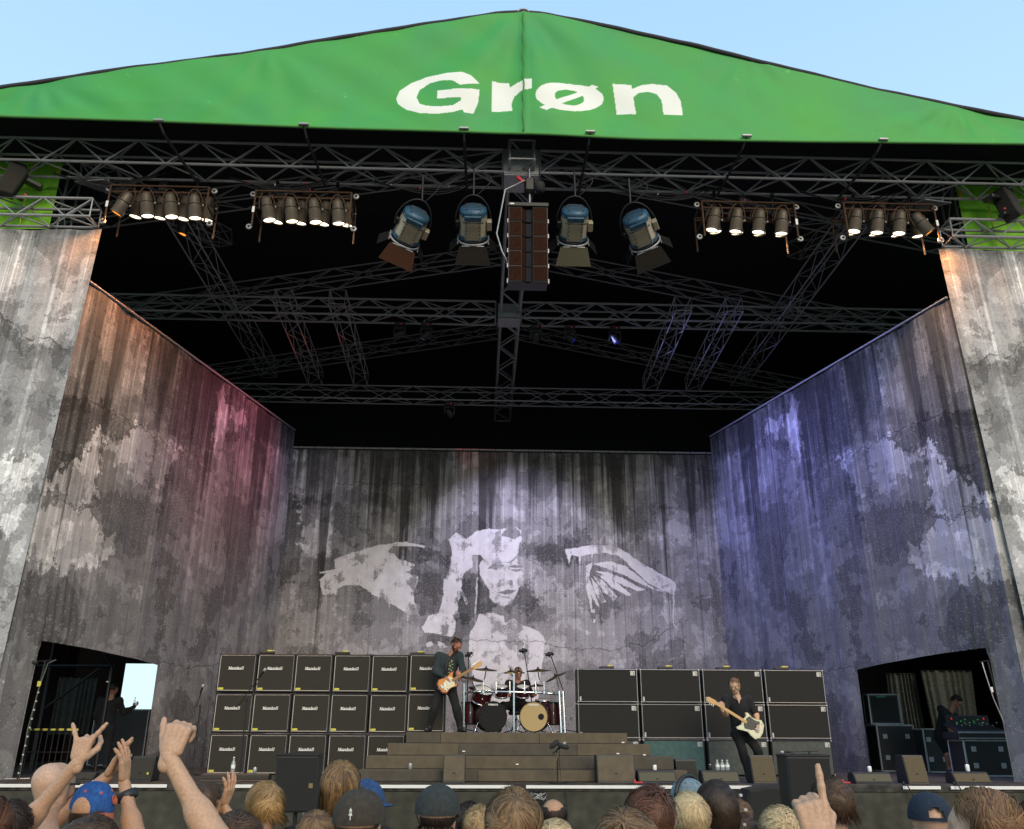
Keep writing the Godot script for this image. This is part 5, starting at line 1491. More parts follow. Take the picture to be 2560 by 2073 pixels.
func build_wings() -> void:
	# left wing
	curtain(Vector3(-10.5, 1.9, -23.5), 1.0, 1.4, "grey translucent curtain hanging deep in the left wing", M["curtain_grey"])
	var br := thing("wing_scaffold", "dark scaffold with diagonal brace inside the left doorway", "scaffold", Vector3(-8.6, 1.21, -19.2))
	bar(br, "beam", Vector3(-0.9, 2.08, 0), Vector3(0.75, 2.08, 0), 0.04, M["black_metal"])
	bar(br, "brace", Vector3(-0.6, 1.2, 0), Vector3(0.45, 2.05, 0), 0.03, M["black_metal"])
	bar(br, "brace", Vector3(0.38, 2.5, 0.1), Vector3(0.68, 2.1, 0.05), 0.03, M["black_metal"])
	bar(br, "post", Vector3(0.68, 0, 0), Vector3(0.68, 2.1, 0), 0.035, M["black_metal"])
	bar(br, "post", Vector3(-0.62, 0, 0), Vector3(-0.62, 2.6, 0), 0.035, M["black_metal"])
	part(br, "work_light", cbox(Vector3(0.05, 0.025, 0.02), 0.004), M["white_paint"], at(0.66, 1.76, 0.05))
	var rail := thing("guard_rail", "dark guard rail behind yellow tape in the left doorway", "railing", Vector3(-8.0, 1.21, -17.4))
	for k in 9:
		bar(rail, "baluster", Vector3(-0.5 + 0.11 * k, 0.02, 0), Vector3(-0.5 + 0.11 * k, 0.76, 0), 0.008, M["black_metal"])
	for y in [0.06, 0.4, 0.77]:
		bar(rail, "rail", Vector3(-0.52, y, 0), Vector3(0.4, y, 0), 0.014, M["black_metal"])
	part(rail, "hazard_tape", cbox(Vector3(0.92, 0.035, 0.008), 0.002), M["yellow_tag"], at(-0.06, 0.8, 0.03))
	for k in 6:
		part(rail, "tape_stripe", cbox(Vector3(0.06, 0.036, 0.003), 0.001), M["black_plastic"], at(-0.44 + 0.15 * k, 0.8, 0.036))
	var cl := thing("cable_mast", "thin mast with clipped cables and a boom microphone at the left doorway edge", "stand", Vector3(-7.86, 1.21, -15.95))
	bar(cl, "mast", Vector3(0, 0, 0), Vector3(0.1, 1.93, 0), 0.018, M["black_metal"])
	part(cl, "cable", hose([Vector3(0.05, 0, 0.03), Vector3(0.03, 0.8, 0.03), Vector3(0.09, 1.5, 0.03), Vector3(0.16, 1.9, 0.02), Vector3(0.28, 1.96, 0)], 0.01, 5), M["curtain_grey"])
	for k in 11:
		part(cl, "clip", cbox(Vector3(0.03, 0.03, 0.03), 0.008), M["piping"], at(0.02 + 0.008 * k, 0.1 + 0.145 * k, 0.03))
	part(cl, "tag", cbox(Vector3(0.06, 0.09, 0.012), 0.003), M["yellow_tag"], at(0.08, 1.55, 0.04))
	bar(cl, "boom", Vector3(-0.05, 1.93, 0), Vector3(0.22, 1.95, 0), 0.012, M["black_metal"])
	part(cl, "microphone", lathe([[0, 0.12], [0.03, 0.1], [0.032, 0], [0.026, -0.1], [0, -0.11]], 12), M["rubber"], Transform3D(Basis(Vector3.BACK, 1.45), Vector3(-0.14, 1.92, 0)))
	bar(cl, "foot", Vector3(-0.16, 0.01, 0.1), Vector3(0.16, 0.01, -0.1), 0.014, M["alu_dull"])
	flight_case(Vector3(-8.75, 1.21, -22.6), Vector3(1.3, 1.28, 0.7), "tall black flight case below the bright gap in the left wing", false)
	bottle(Vector3(-8.95, 2.495, -22.4), 0.24, "clear bottle on the tall case, silhouetted in the left doorway, left one", M["glass_clear"], "bottle", "bottles in the wing")
	bottle(Vector3(-8.55, 2.495, -22.4), 0.28, "clear bottle on the tall case, silhouetted in the left doorway, right one", M["glass_clear"], "bottle", "bottles in the wing")
	# right wing
	curtain(Vector3(10.75, 1.9, -22.4), 0.75, 1.55, "pale grey-green curtain panel deep in the right wing", M["curtain_grey"], 0.1)
	curtain(Vector3(11.75, 1.3, -22.0), 1.3, 2.2, "dark grey gathered curtain behind the technician", M["curtain_grey"], -0.2)
	flight_case(Vector3(9.35, 1.21, -20.4), Vector3(0.85, 0.98, 0.6), "black flight case with silver edges at the left of the right doorway")
	var g := flight_case(Vector3(9.3, 2.2, -20.5), Vector3(0.68, 0.66, 0.4), "open-fronted speaker case stacked on the case in the right doorway", false, -0.15)
	part(g, "grille", cbox(Vector3(0.56, 0.54, 0.02), 0.004), M["grille_black"], at(0, 0.33, 0.2))
	part(g, "green_tape", cbox(Vector3(0.2, 0.035, 0.006), 0.002), mat("tape_green", lin(0.03, 0.25, 0.08), 0.7), at(-0.05, 0.6, 0.214))
	flight_case(Vector3(10.0, 1.21, -19.9), Vector3(0.5, 0.9, 0.5), "narrow black case between the stacked cases and the technician")
	flight_case(Vector3(10.08, 1.21, -18.1), Vector3(0.92, 0.68, 0.6), "wide black flight case under the monitor mixing desk")
	var mx := thing("mixing_desk", "monitor mixing desk with green lights on the case in the right doorway", "mixing desk", Vector3(10.05, 1.9, -18.1))
	part(mx, "tray", cbox(Vector3(1.02, 0.14, 0.66), 0.014), M["case_black"], at(0, 0.07, 0))
	part(mx, "edge_strip", cbox(Vector3(1.03, 0.03, 0.02), 0.004), M["alu_dull"], at(0, 0.13, 0.33))
	part(mx, "edge_strip", cbox(Vector3(1.03, 0.02, 0.02), 0.004), M["alu_dull"], at(0, 0.02, 0.33))
	part(mx, "surface", cbox(Vector3(0.94, 0.05, 0.6), 0.01), M["black_plastic"], Transform3D(Basis(Vector3.RIGHT, 0.25), Vector3(0, 0.22, -0.02)))
	part(mx, "meter_bridge", cbox(Vector3(0.9, 0.24, 0.06), 0.012), M["black_plastic"], at(0.04, 0.34, -0.28))
	for k in 7:
		part(mx, "indicator_light", cbox(Vector3(0.022, 0.01, 0.01), 0.003), M["lens_green"], at(-0.2 + 0.09 * k, 0.32 + 0.03 * (k % 3), -0.245))
	for k in 2:
		part(mx, "indicator_light", cbox(Vector3(0.02, 0.04, 0.01), 0.003), M["led_red"], at(-0.3 + 0.68 * k, 0.4, -0.245))
	for k in 12:
		part(mx, "fader", cbox(Vector3(0.018, 0.03, 0.02), 0.004), M["alu_dull"], at(-0.4 + 0.072 * k, 0.29 - 0.03 * sin(k * 2.1), 0.12 + 0.06 * sin(k * 1.3)))
	var rm := thing("boom_microphone", "long boom microphone beside the right doorway edge", "microphone", Vector3(9.47, 1.21, -16.0))
	bar(rm, "mast", Vector3(0.05, 0, 0), Vector3(-0.1, 2.05, 0), 0.014, M["black_metal"])
	bar(rm, "boom", Vector3(-0.25, 2.04, 0), Vector3(0.06, 2.08, 0), 0.012, M["black_metal"])
	part(rm, "microphone", lathe([[0, 0.12], [0.03, 0.1], [0.032, 0], [0.026, -0.1], [0, -0.11]], 12), M["rubber"], Transform3D(Basis(Vector3.BACK, 1.7), Vector3(0.14, 2.09, 0)))
	part(rm, "cable", hose([Vector3(-0.22, 2.03, 0.02), Vector3(-0.2, 1.8, 0.03), Vector3(-0.14, 1.4, 0.03), Vector3(0.1, 0.5, 0.04), Vector3(0.35, 0.02, 0.1)], 0.01, 5), M["alu_dull"])
	part(rm, "tag", cbox(Vector3(0.05, 0.09, 0.01), 0.003), M["white_paint"], at(-0.14, 1.55, 0.03))

# ---------- bodies: bones with radii, joined by a smooth minimum and meshed as surface nets ----------

class Pelt:
	var v := PackedVector3Array()
	var i := PackedInt32Array()

func blob(acc: Pelt, bones: Array, cell: float, k: float) -> void:
	var lo := Vector3.ONE * 1e9
	var hi := -lo
	for b in bones:
		var r: float = maxf(b[2], b[3]) + k * 0.5 + cell * 2.0
		var va: Vector3 = b[0]
		var vb: Vector3 = b[1]
		lo = lo.min(va.min(vb) - Vector3.ONE * r)
		hi = hi.max(va.max(vb) + Vector3.ONE * r)
	var nx := int((hi.x - lo.x) / cell) + 2
	var ny := int((hi.y - lo.y) / cell) + 2
	var nz := int((hi.z - lo.z) / cell) + 2
	var f := PackedFloat32Array()
	f.resize(nx * ny * nz)
	f.fill(9.0)
	for b in bones:
		var a: Vector3 = b[0]
		var e: Vector3 = b[1]
		var ra: float = b[2]
		var rb: float = b[3]
		var ba := e - a
		var bb := maxf(ba.length_squared(), 1e-9)
		var flat: bool = b.size() > 4
		var ax: Vector3 = b[4] if flat else Vector3.ZERO
		var sq: float = 1.0 / b[5] - 1.0 if flat else 0.0
		var m := Vector3.ONE * (maxf(ra, rb) + k * 0.5 + cell * 2.0)
		var l := (a.min(e) - m - lo) / cell
		var h := (a.max(e) + m - lo) / cell
		var z0 := maxi(0, int(l.z))
		var z1 := mini(nz - 1, int(h.z) + 1)
		for iy in range(maxi(0, int(l.y)), mini(ny - 1, int(h.y) + 1) + 1):
			for ix in range(maxi(0, int(l.x)), mini(nx - 1, int(h.x) + 1) + 1):
				var at_ := (iy * nx + ix) * nz
				var p := Vector3(lo.x + ix * cell - a.x, lo.y + iy * cell - a.y, 0)
				for iz in range(z0, z1 + 1):
					p.z = lo.z + iz * cell - a.z
					var t := clampf(p.dot(ba) / bb, 0.0, 1.0)
					var q := p - ba * t
					if flat:
						q += ax * (q.dot(ax) * sq)
					var d := q.length() - (ra + (rb - ra) * t)
					var o := f[at_ + iz]
					var w := k - absf(o - d)
					f[at_ + iz] = minf(o, d) - (w * w / (4.0 * k) if w > 0.0 else 0.0)
	var ids := PackedInt32Array()
	ids.resize(nx * ny * nz)
	ids.fill(-1)
	var sx := nz
	var sy := nx * nz
	var off := [0, 1, sx, sx + 1, sy, sy + 1, sy + sx, sy + sx + 1]
	var cor := [Vector3(0, 0, 0), Vector3(0, 0, 1), Vector3(1, 0, 0), Vector3(1, 0, 1), Vector3(0, 1, 0), Vector3(0, 1, 1), Vector3(1, 1, 0), Vector3(1, 1, 1)]
	var edges := [[0, 1], [2, 3], [4, 5], [6, 7], [0, 2], [1, 3], [4, 6], [5, 7], [0, 4], [1, 5], [2, 6], [3, 7]]
	for iy in ny - 1:
		for ix in nx - 1:
			var row := (iy * nx + ix) * nz
			for iz in nz - 1:
				var c := row + iz
				var f0 := f[c]
				if f0 > 4.0 * cell or f0 < -4.0 * cell:
					continue
				var mask := 0
				for n in 8:
					if f[c + off[n]] < 0.0:
						mask |= 1 << n
				if mask == 0 or mask == 255:
					continue
				var s := Vector3.ZERO
				var cnt := 0
				for g in edges:
					var g0: int = g[0]
					var g1: int = g[1]
					if ((mask >> g0) ^ (mask >> g1)) & 1:
						var a0 := f[c + off[g0]]
						var a1 := f[c + off[g1]]
						s += cor[g0].lerp(cor[g1], a0 / (a0 - a1))
						cnt += 1
				ids[c] = acc.v.size()
				acc.v.append(lo + (Vector3(ix, iy, iz) + s / cnt) * cell)
	for iy in range(1, ny - 1):
		for ix in range(1, nx - 1):
			var row := (iy * nx + ix) * nz
			for iz in range(1, nz - 1):
				var c := row + iz
				if ids[c] < 0:
					continue
				var inside := f[c] < 0.0
				if inside != (f[c + 1] < 0.0):
					face(acc, ids[c], ids[c - sx], ids[c - sx - sy], ids[c - sy], inside)
				if inside != (f[c + sx] < 0.0):
					face(acc, ids[c], ids[c - sy], ids[c - sy - 1], ids[c - 1], inside)
				if inside != (f[c + sy] < 0.0):
					face(acc, ids[c], ids[c - 1], ids[c - 1 - sx], ids[c - sx], inside)

func face(acc: Pelt, a: int, b: int, c: int, d: int, flip: bool) -> void:
	if a < 0 or b < 0 or c < 0 or d < 0:
		return
	if flip:
		acc.i.append_array([a, c, b, a, d, c])
	else:
		acc.i.append_array([a, b, c, a, c, d])

func skin_mesh(acc: Pelt) -> ArrayMesh:
	var n := PackedVector3Array()
	n.resize(acc.v.size())
	for t in range(0, acc.i.size(), 3):
		var a := acc.i[t]
		var b := acc.i[t + 1]
		var c := acc.i[t + 2]
		var g := (acc.v[c] - acc.v[a]).cross(acc.v[b] - acc.v[a])
		n[a] += g
		n[b] += g
		n[c] += g
	for t in n.size():
		n[t] = n[t].normalized()
	var arr := []
	arr.resize(Mesh.ARRAY_MAX)
	arr[Mesh.ARRAY_VERTEX] = acc.v
	arr[Mesh.ARRAY_NORMAL] = n
	arr[Mesh.ARRAY_INDEX] = acc.i
	var m := ArrayMesh.new()
	m.add_surface_from_arrays(Mesh.PRIMITIVE_TRIANGLES, arr)
	return m

# head bones; local +z is where the face looks, origin between the ears
func head_bones(x: Transform3D) -> Array:
	var s := x.basis.get_scale().x
	var side := x.basis.x.normalized()
	var o := []
	for b in [
		[Vector3(0, 0.034, -0.036), Vector3(0, 0.038, 0.02), 0.072, 0.068], [Vector3(0, 0.0, 0.034), Vector3(0, -0.058, 0.038), 0.056, 0.042],
		[Vector3(0, -0.084, 0.05), Vector3(0, -0.09, 0.056), 0.028, 0.024], [Vector3(0.05, -0.055, 0.0), Vector3(0.012, -0.09, 0.046), 0.022, 0.022],
		[Vector3(-0.05, -0.055, 0.0), Vector3(-0.012, -0.09, 0.046), 0.022, 0.022], [Vector3(0, 0.02, 0.088), Vector3(0, -0.022, 0.108), 0.009, 0.014],
		[Vector3(-0.032, 0.03, 0.078), Vector3(0.032, 0.03, 0.078), 0.015, 0.015], [Vector3(-0.02, -0.054, 0.078), Vector3(0.02, -0.054, 0.078), 0.009, 0.009],
		[Vector3(0.045, -0.012, 0.06), Vector3(0.05, -0.02, 0.05), 0.02, 0.02], [Vector3(-0.045, -0.012, 0.06), Vector3(-0.05, -0.02, 0.05), 0.02, 0.02],
		[Vector3(0, -0.06, -0.028), Vector3(0, -0.02, -0.03), 0.046, 0.054],
	]:
		o.append([x * b[0], x * b[1], b[2] * s, b[3] * s])
	for q in [-1.0, 1.0]:
		o.append([x * Vector3(q * 0.077, 0.014, -0.016), x * Vector3(q * 0.073, -0.03, -0.008), 0.02 * s, 0.012 * s, side, 0.5])
	return o

# hand bones; local origin at the wrist, fingers along +y, back of the hand towards -z, thumb on +x (mirror for the other hand)
func hand_bones(x: Transform3D, curl: Array, spread: float, mirror := false, thumb_out := 0.6) -> Array:
	var o := []
	var mx := -1.0 if mirror else 1.0
	var lens := [1.0, 1.1, 1.02, 0.82]
	var s := x.basis.get_scale().x
	o.append([x * Vector3(mx * 0.0, -0.02, 0), x * Vector3(mx * 0.004, 0.03, 0), 0.026 * s, 0.026 * s, x.basis.z.normalized(), 0.75])
	for k in 4:
		var bx: float = (0.029 - 0.0195 * k)
		var root := Vector3(mx * bx, 0.088 - 0.004 * absf(k - 1.2), 0)
		o.append([x * Vector3(mx * bx * 0.7, 0.02, 0), x * root, 0.0155 * s, 0.0125 * s])
		var a: float = spread * (1.5 - k) * 0.5
		var d := Vector3(mx * sin(a), cos(a), 0)
		var bend := 0.0
		var p := root
		var seg := [0.042, 0.026, 0.021]
		for j in 3:
			bend += curl[k + 1] * [0.95, 1.05, 0.7][j]
			var q: Vector3 = p + (d * cos(bend) + Vector3(0, 0, 1) * sin(bend)) * seg[j] * lens[k]
			o.append([x * p, x * q, (0.0098 - 0.0008 * j) * s, (0.0092 - 0.0009 * j) * s])
			p = q
	var tr := Vector3(mx * 0.026, 0.025, 0.008)
	var t1 := tr + Vector3(mx * 0.03 * thumb_out * 1.2, 0.034, 0.012 + 0.02 * curl[0])
	var t2 := t1 + Vector3(mx * (0.018 * thumb_out - 0.02 * curl[0]), 0.028, 0.006 + 0.022 * curl[0])
	var t3 := t2 + Vector3(mx * (0.008 * thumb_out - 0.022 * curl[0]), 0.02, 0.004 + 0.01 * curl[0])
	o.append([x * tr, x * t1, 0.0165 * s, 0.0125 * s])
	o.append([x * t1, x * t2, 0.012 * s, 0.0105 * s])
	o.append([x * t2, x * t3, 0.0105 * s, 0.0088 * s])
	return o

# standing frame for a hand: fingers along dir, palm normal towards palm
func hand_frame(wrist: Vector3, dir: Vector3, palm: Vector3, s := 1.0) -> Transform3D:
	var y := dir.normalized()
	var x := y.cross(palm).normalized()
	return Transform3D(Basis(x, y, x.cross(y)).scaled_local(Vector3.ONE * s), wrist)

# joints -> bones by region. J: pelvis, chest, neck, sl/sr, el/er, wl/wr, hl/hr, kl/kr, al/ar, tl/tr (l and r as seen in the picture)
func limbs(J: Dictionary, fwd: Vector3, fat := 1.0) -> Dictionary:
	var o := {"torso": [], "hips": [], "upper_arm": [], "forearm": [], "thigh": [], "shin": [], "foot": [], "neck": []}
	var mid: Vector3 = (J.pelvis + J.chest) / 2.0
	o.hips.append([J.pelvis + Vector3(0, -0.02, 0), J.pelvis.lerp(mid, 0.5), 0.155 * fat, 0.145 * fat, fwd, 0.72])
	o.torso.append([J.pelvis.lerp(mid, 0.35), mid, 0.15 * fat, 0.145 * fat, fwd, 0.72])
	o.torso.append([mid, J.chest, 0.145 * fat, 0.168 * fat, fwd, 0.70])
	for s in ["l", "r"]:
		o.torso.append([J.chest.lerp(J.neck, 0.35), J["s" + s], 0.09 * fat, 0.066 * fat, fwd, 0.9])
		o.hips.append([J.pelvis, J["h" + s], 0.13 * fat, 0.105 * fat, fwd, 0.85])
		o.upper_arm.append([J["s" + s], J["e" + s], 0.055 * fat, 0.042])
		o.forearm.append([J["e" + s], J["w" + s], 0.038, 0.026])
		o.forearm.append([J["e" + s], J["e" + s].lerp(J["w" + s], 0.35), 0.04, 0.041])
		o.thigh.append([J["h" + s], J["k" + s], 0.092 * fat, 0.062])
		o.shin.append([J["k" + s], J["a" + s], 0.058, 0.04])
		o.shin.append([J["k" + s].lerp(J["a" + s], 0.15), J["k" + s].lerp(J["a" + s], 0.4), 0.06, 0.058])
		o.foot.append([J["a" + s] + Vector3(0, -0.03, 0), J["t" + s], 0.045, 0.034])
	o.neck.append([J.neck + Vector3(0, -0.05, 0), J.neck + (J.head - J.neck) * 0.55, 0.066, 0.056])
	return o

func grow(bones: Array, by: float) -> Array:
	var o := []
	for b in bones:
		var c: Array = b.duplicate()
		c[2] += by
		c[3] += by
		o.append(c)
	return o

func garment(parent: Node3D, called: String, bones: Array, m: Material, cell := 0.018, k := 0.05) -> MeshInstance3D:
	var a := Pelt.new()
	blob(a, bones, cell, k)
	return part(parent, called, skin_mesh(a), m)

# ---------- hair as many separate tapering locks on a scalp cap ----------

func hair_mesh(style: String, c: Color, tip: Color, n: int, seed_: int) -> ArrayMesh:
	var g := RandomNumberGenerator.new()
	g.seed = seed_
	var V := PackedVector3Array()
	var N := PackedVector3Array()
	var C := PackedColorArray()
	var ctr := Vector3(0, 0.03, -0.016)
	var rad := Vector3(0.078, 0.086, 0.096)
	var whorl := Vector3(g.randf_range(-0.25, 0.25), 0.75, -0.62).normalized()
	var longish := style == "long" or style == "wavy"
	# length, segments, lift off the head, wildness, how far it may stand off the skull, half width of a lock
	var spec: Array = {"crop": [0.022, 2, 0.3, 0.3, 1.08, 0.0016], "short": [0.06, 4, 0.12, 0.22, 1.11, 0.0017], "messy": [0.08, 5, 0.2, 0.45, 1.16, 0.0019], "swept": [0.13, 6, 0.2, 0.3, 1.22, 0.0019], "long": [0.34, 9, 0.08, 0.12, 1.11, 0.0021], "wavy": [0.27, 9, 0.12, 0.3, 1.14, 0.0017], "curly": [0.1, 7, 0.5, 1.3, 1.24, 0.0019], "fringe": [0.03, 3, 0.1, 0.2, 1.07, 0.0018], "balding": [0.035, 3, 0.1, 0.2, 1.08, 0.0018]}[style]
	# clumps: neighbouring locks share a drift, so that the hair lies in strands with partings
	var drift := FastNoiseLite.new()
	drift.seed = seed_
	drift.frequency = 9.0
	drift.fractal_octaves = 2
	for j in 22:
		for i in 40:
			var ok := true
			var q := []
			for e in [[i, j], [i + 1, j], [i + 1, j + 1], [i, j + 1]]:
				var th: float = PI * e[1] / 22.0
				var ph: float = TAU * e[0] / 40.0
				var d := Vector3(sin(th) * cos(ph), cos(th), sin(th) * sin(ph))
				if not on_scalp(d, style):
					ok = false
				q.append(ctr + d * rad * 1.04)
			if ok:
				var cw: bool = (q[1] - q[0]).cross(q[2] - q[0]).dot(q[0] - ctr) < 0.0
				if q[0].is_equal_approx(q[1]):
					cw = (q[2] - q[0]).cross(q[3] - q[0]).dot(q[0] - ctr) < 0.0
				for k in ([0, 1, 2, 0, 2, 3] if cw else [0, 2, 1, 0, 3, 2]):
					V.append(q[k])
					N.append((q[k] - ctr).normalized())
					C.append(c)
	for s in n:
		var y := 1.0 - 2.0 * (s + 0.5) / n
		var ph := s * 2.399963 + g.randf() * 0.3
		var d := Vector3(sqrt(1.0 - y * y) * cos(ph), y, sqrt(1.0 - y * y) * sin(ph))
		if not on_scalp(d, style):
			continue
		var p := ctr + d * rad * 1.05
		var t := (d - whorl * d.dot(whorl)).normalized()
		t = (t + whorl.cross(d) * 0.55).normalized()
		if style == "swept":
			t = (t * 0.6 + Vector3(0.8, 0.1, -0.5)).normalized()
		var cl := Vector3(drift.get_noise_3dv(p), drift.get_noise_3dv(p + Vector3(7, 0, 0)), drift.get_noise_3dv(p + Vector3(0, 7, 0)))
		var wild: float = spec[3]
		var lift: float = spec[2]
		var dir := (t + d * lift + cl * (0.8 + wild) + Vector3(g.randf_range(-1, 1), g.randf_range(-1, 1), g.randf_range(-1, 1)) * wild * 0.35).normalized()
		var lock: float = spec[0] * g.randf_range(0.65, 1.15) * (1.0 + 0.5 * cl.x)
		var segs: int = spec[1]
		var w: float = spec[5] * g.randf_range(0.6, 1.5)
		var col := c.lerp(tip, g.randf() * 0.8) * (g.randf_range(0.55, 1.35) + 0.55 * cl.y)
		var dyed := col if style != "long" or tip == c else tip * (g.randf_range(0.75, 1.2) + 0.35 * cl.y)
		var far: float = spec[4] * (1.0 + 0.05 * g.randf() + 0.16 * cl.z)
		var pa := Vector3.ZERO
		var pb := Vector3.ZERO
		var pn := Vector3.ZERO
		var pc := col
		for k in segs + 1:
			var f := float(k) / segs
			var out := ((p - ctr) / rad).normalized()
			var side := dir.cross(out).normalized() * w * (1.0 - 0.75 * f * f)
			var cc := col.lerp(dyed, smoothstep(0.35, 0.8, f))
			var a := p - side
			var b := p + side
			var nn := (out + side.cross(dir).normalized() * 0.0 + cl * 0.25).normalized()
			if k:
				V.append_array([pa, b, pb, pa, a, b])
				N.append_array([pn, nn, pn, pn, nn, nn])
				C.append_array([pc, cc, pc, pc, cc, cc])
			pa = a
			pb = b
			pn = nn
			pc = cc
			p += dir * lock / segs
			var rel := (p - ctr) / rad
			var rl := rel.length()
			var o2 := (rel / rl)
			# lie along the skull, and hang once clear of it
			if p.y > -0.02:
				dir -= o2 * dir.dot(o2) * 0.75
				if rl > far:
					p = ctr + rel / rl * far * rad
				elif rl < 1.06:
					p = ctr + rel / rl * 1.06 * rad
			elif longish:
				dir = dir.lerp(Vector3(0.35 * p.x, -1, 0), 0.6)
				var flat := Vector2(p.x, p.z + 0.012)
				var fl := flat.length()
				if fl > 0.108:
					p.x *= 0.108 / fl
					p.z = -0.012 + (p.z + 0.012) * 0.108 / fl
				elif fl < 0.07:
					p.x *= 0.075 / maxf(fl, 0.001)
					p.z = -0.012 + (p.z + 0.012) * 0.075 / maxf(fl, 0.001)
			dir += Vector3(0, -0.25 if longish else -0.12, 0)
			if wild > 0.2:
				dir += Vector3(g.randf_range(-1, 1), g.randf_range(-1, 1), g.randf_range(-1, 1)) * wild * 0.4
			dir = dir.normalized()
	var arr := []
	arr.resize(Mesh.ARRAY_MAX)
	arr[Mesh.ARRAY_VERTEX] = V
	arr[Mesh.ARRAY_NORMAL] = N
	arr[Mesh.ARRAY_COLOR] = C
	var m := ArrayMesh.new()
	m.add_surface_from_arrays(Mesh.PRIMITIVE_TRIANGLES, arr)
	return m

func on_scalp(d: Vector3, style: String) -> bool:
	if style == "fringe":
		return d.y < -0.12 and d.y > -0.62 and d.z < 0.1
	if style == "balding":
		return d.y < 0.42 and d.y > -0.5 and d.z < 0.35 and (absf(d.x) > 0.45 or d.y < 0.25)
	if d.z > 0.25:
		return d.y > 0.30 + 0.35 * d.z
	if d.z > -0.35 and absf(d.x) > 0.6:
		return d.y > -0.12
	return d.y > -0.62

func hair(parent: Node3D, x: Transform3D, style: String, c: Color, tip: Color, n: int, seed_: int) -> void:
	part(parent, "hair", hair_mesh(style, c, tip, n, seed_), M["hair"], x)

# baseball cap on a head; local +z is where the peak points
func cap(parent: Node3D, x: Transform3D, crown: Material, peak: Material, strap_hole := false) -> MeshInstance3D:
	var st := open(true)
	var nu := 36
	var nv := 12
	var pt := func(i: int, j: int) -> Vector3:
		var th := 0.5 * PI * 1.06 * j / nv
		var ph := TAU * i / nu
		var r := 1.0 + 0.012 * cos(6.0 * ph) * sin(th)
		return Vector3(sin(th) * cos(ph) * 0.092 * r, 0.035 + cos(th) * 0.098 * (1.0 + 0.06 * sin(th * 2.0)), -0.012 + sin(th) * sin(ph) * 0.108 * r)
	for j in nv:
		for i in nu:
			var ph := TAU * (i + 0.5) / nu
			if strap_hole and j >= nv - 4 and absf(angle_difference(ph, -PI / 2)) < 0.42 - 0.07 * (nv - j - 1) and j < nv - 1:
				continue
			quad(st, pt.call(i, j), pt.call(i + 1, j), pt.call(i + 1, j + 1), pt.call(i, j + 1))
	var o := part(parent, "cap", close(st), crown, x)
	part(o, "button", lathe([[0, 0.142], [0.008, 0.14], [0.01, 0.134]], 8), crown)
	for k in 6:
		var a := TAU * (k + 0.5) / 6.0
		part(o, "eyelet", lathe([[0.003, 0.0], [0.006, 0.002], [0.007, -0.001]], 8), peak, Transform3D(aim(-Vector3(cos(a) * 0.7, 0.75, sin(a) * 0.8)), Vector3(cos(a) * 0.064, 0.108, -0.012 + sin(a) * 0.075)))
	var s2 := open(true)
	for i in 12:
		for j in 3:
			var q := []
			for e in [[i, j], [i + 1, j], [i + 1, j + 1], [i, j + 1]]:
				var a: float = lerpf(0.28, PI - 0.28, e[0] / 12.0)
				var r: float = lerpf(0.108, 0.108 + 0.075 * pow(sin(a), 0.7), e[1] / 3.0)
				q.append(Vector3(cos(a) * lerpf(0.09, 0.088, e[1] / 3.0), 0.035 - 0.012 * e[1] / 3.0 - 0.022 * cos(a) * cos(a), -0.01 + sin(a) * r))
			quad(s2, q[0], q[1], q[2], q[3])
	part(o, "peak", close(s2), peak)
	return o

func cloth(key: String, r: float, g: float, b: float) -> StandardMaterial3D:
	if not M.has(key):
		worn(mat(key, lin(r, g, b), 0.92), M["t_soft"], 6.0)
	return M[key]

# ---------- the players and the two technicians ----------

func head_at(p: Vector3, face_dir: Vector3, s := 1.0) -> Transform3D:
	var z := face_dir.normalized()
	var x := Vector3.UP.cross(z).normalized()
	return Transform3D(Basis(x, z.cross(x), z).scaled_local(Vector3.ONE * s), p)

func joints(a: Dictionary, origin: Vector3) -> Dictionary:
	var o := {}
	for k in a:
		var q: Array = a[k]
		o[k] = Vector3(q[0], q[1], q[2]) - origin
	return o

# builds body, clothes, hair and eyes; hands: [[wrist joint, direction, palm normal, curl, mirror], ...]
func figure(called_label: String, origin: Vector3, J: Dictionary, face_dir: Vector3, fwd: Vector3, hands: Array, wear: Array, hair_spec: Array, skin: Material, hs := 1.0) -> Node3D:
	var t := thing("person", called_label, "person", origin, "people on stage")
	var L := limbs(J, fwd)
	var acc := Pelt.new()
	var all := []
	for k in L:
		all.append_array(L[k])
	blob(acc, all, 0.02, 0.05)
	var hx := head_at(J.head, face_dir, hs)
	blob(acc, head_bones(hx), 0.0095, 0.022)
	for h in hands:
		blob(acc, hand_bones(hand_frame(h[0] - origin, h[1], h[2], 1.05), h[3], 0.15, h[4]), 0.0075, 0.008)
	part(t, "body", skin_mesh(acc), skin)
	for w in wear:
		# [name, regions, thickness, material]
		var bones := []
		for r in w[1]:
			if r is Array:
				bones.append_array(r)
			else:
				bones.append_array(grow(L[r], w[2]))
		garment(t, w[0], bones, w[3], 0.018, 0.045)
	if hair_spec.size():
		hair(t, hx, hair_spec[0], hair_spec[1], hair_spec[2], hair_spec[3], hair_spec[4])
	for s in [-1.0, 1.0]:
		part(t, "eye", lathe([[0, 0.009], [0.007, 0.006], [0.009, 0], [0.007, -0.006], [0, -0.009]], 8), M["eye"], Transform3D(Basis(), hx * Vector3(s * 0.031, 0.008, 0.082)))
	return t

func half(bones: Array, from: float, to: float) -> Array:
	var o := []
	for b in bones:
		var c: Array = b.duplicate()
		var a: Vector3 = b[0]
		var e: Vector3 = b[1]
		c[0] = a.lerp(e, from)
		c[1] = a.lerp(e, to)
		o.append(c)
	return o

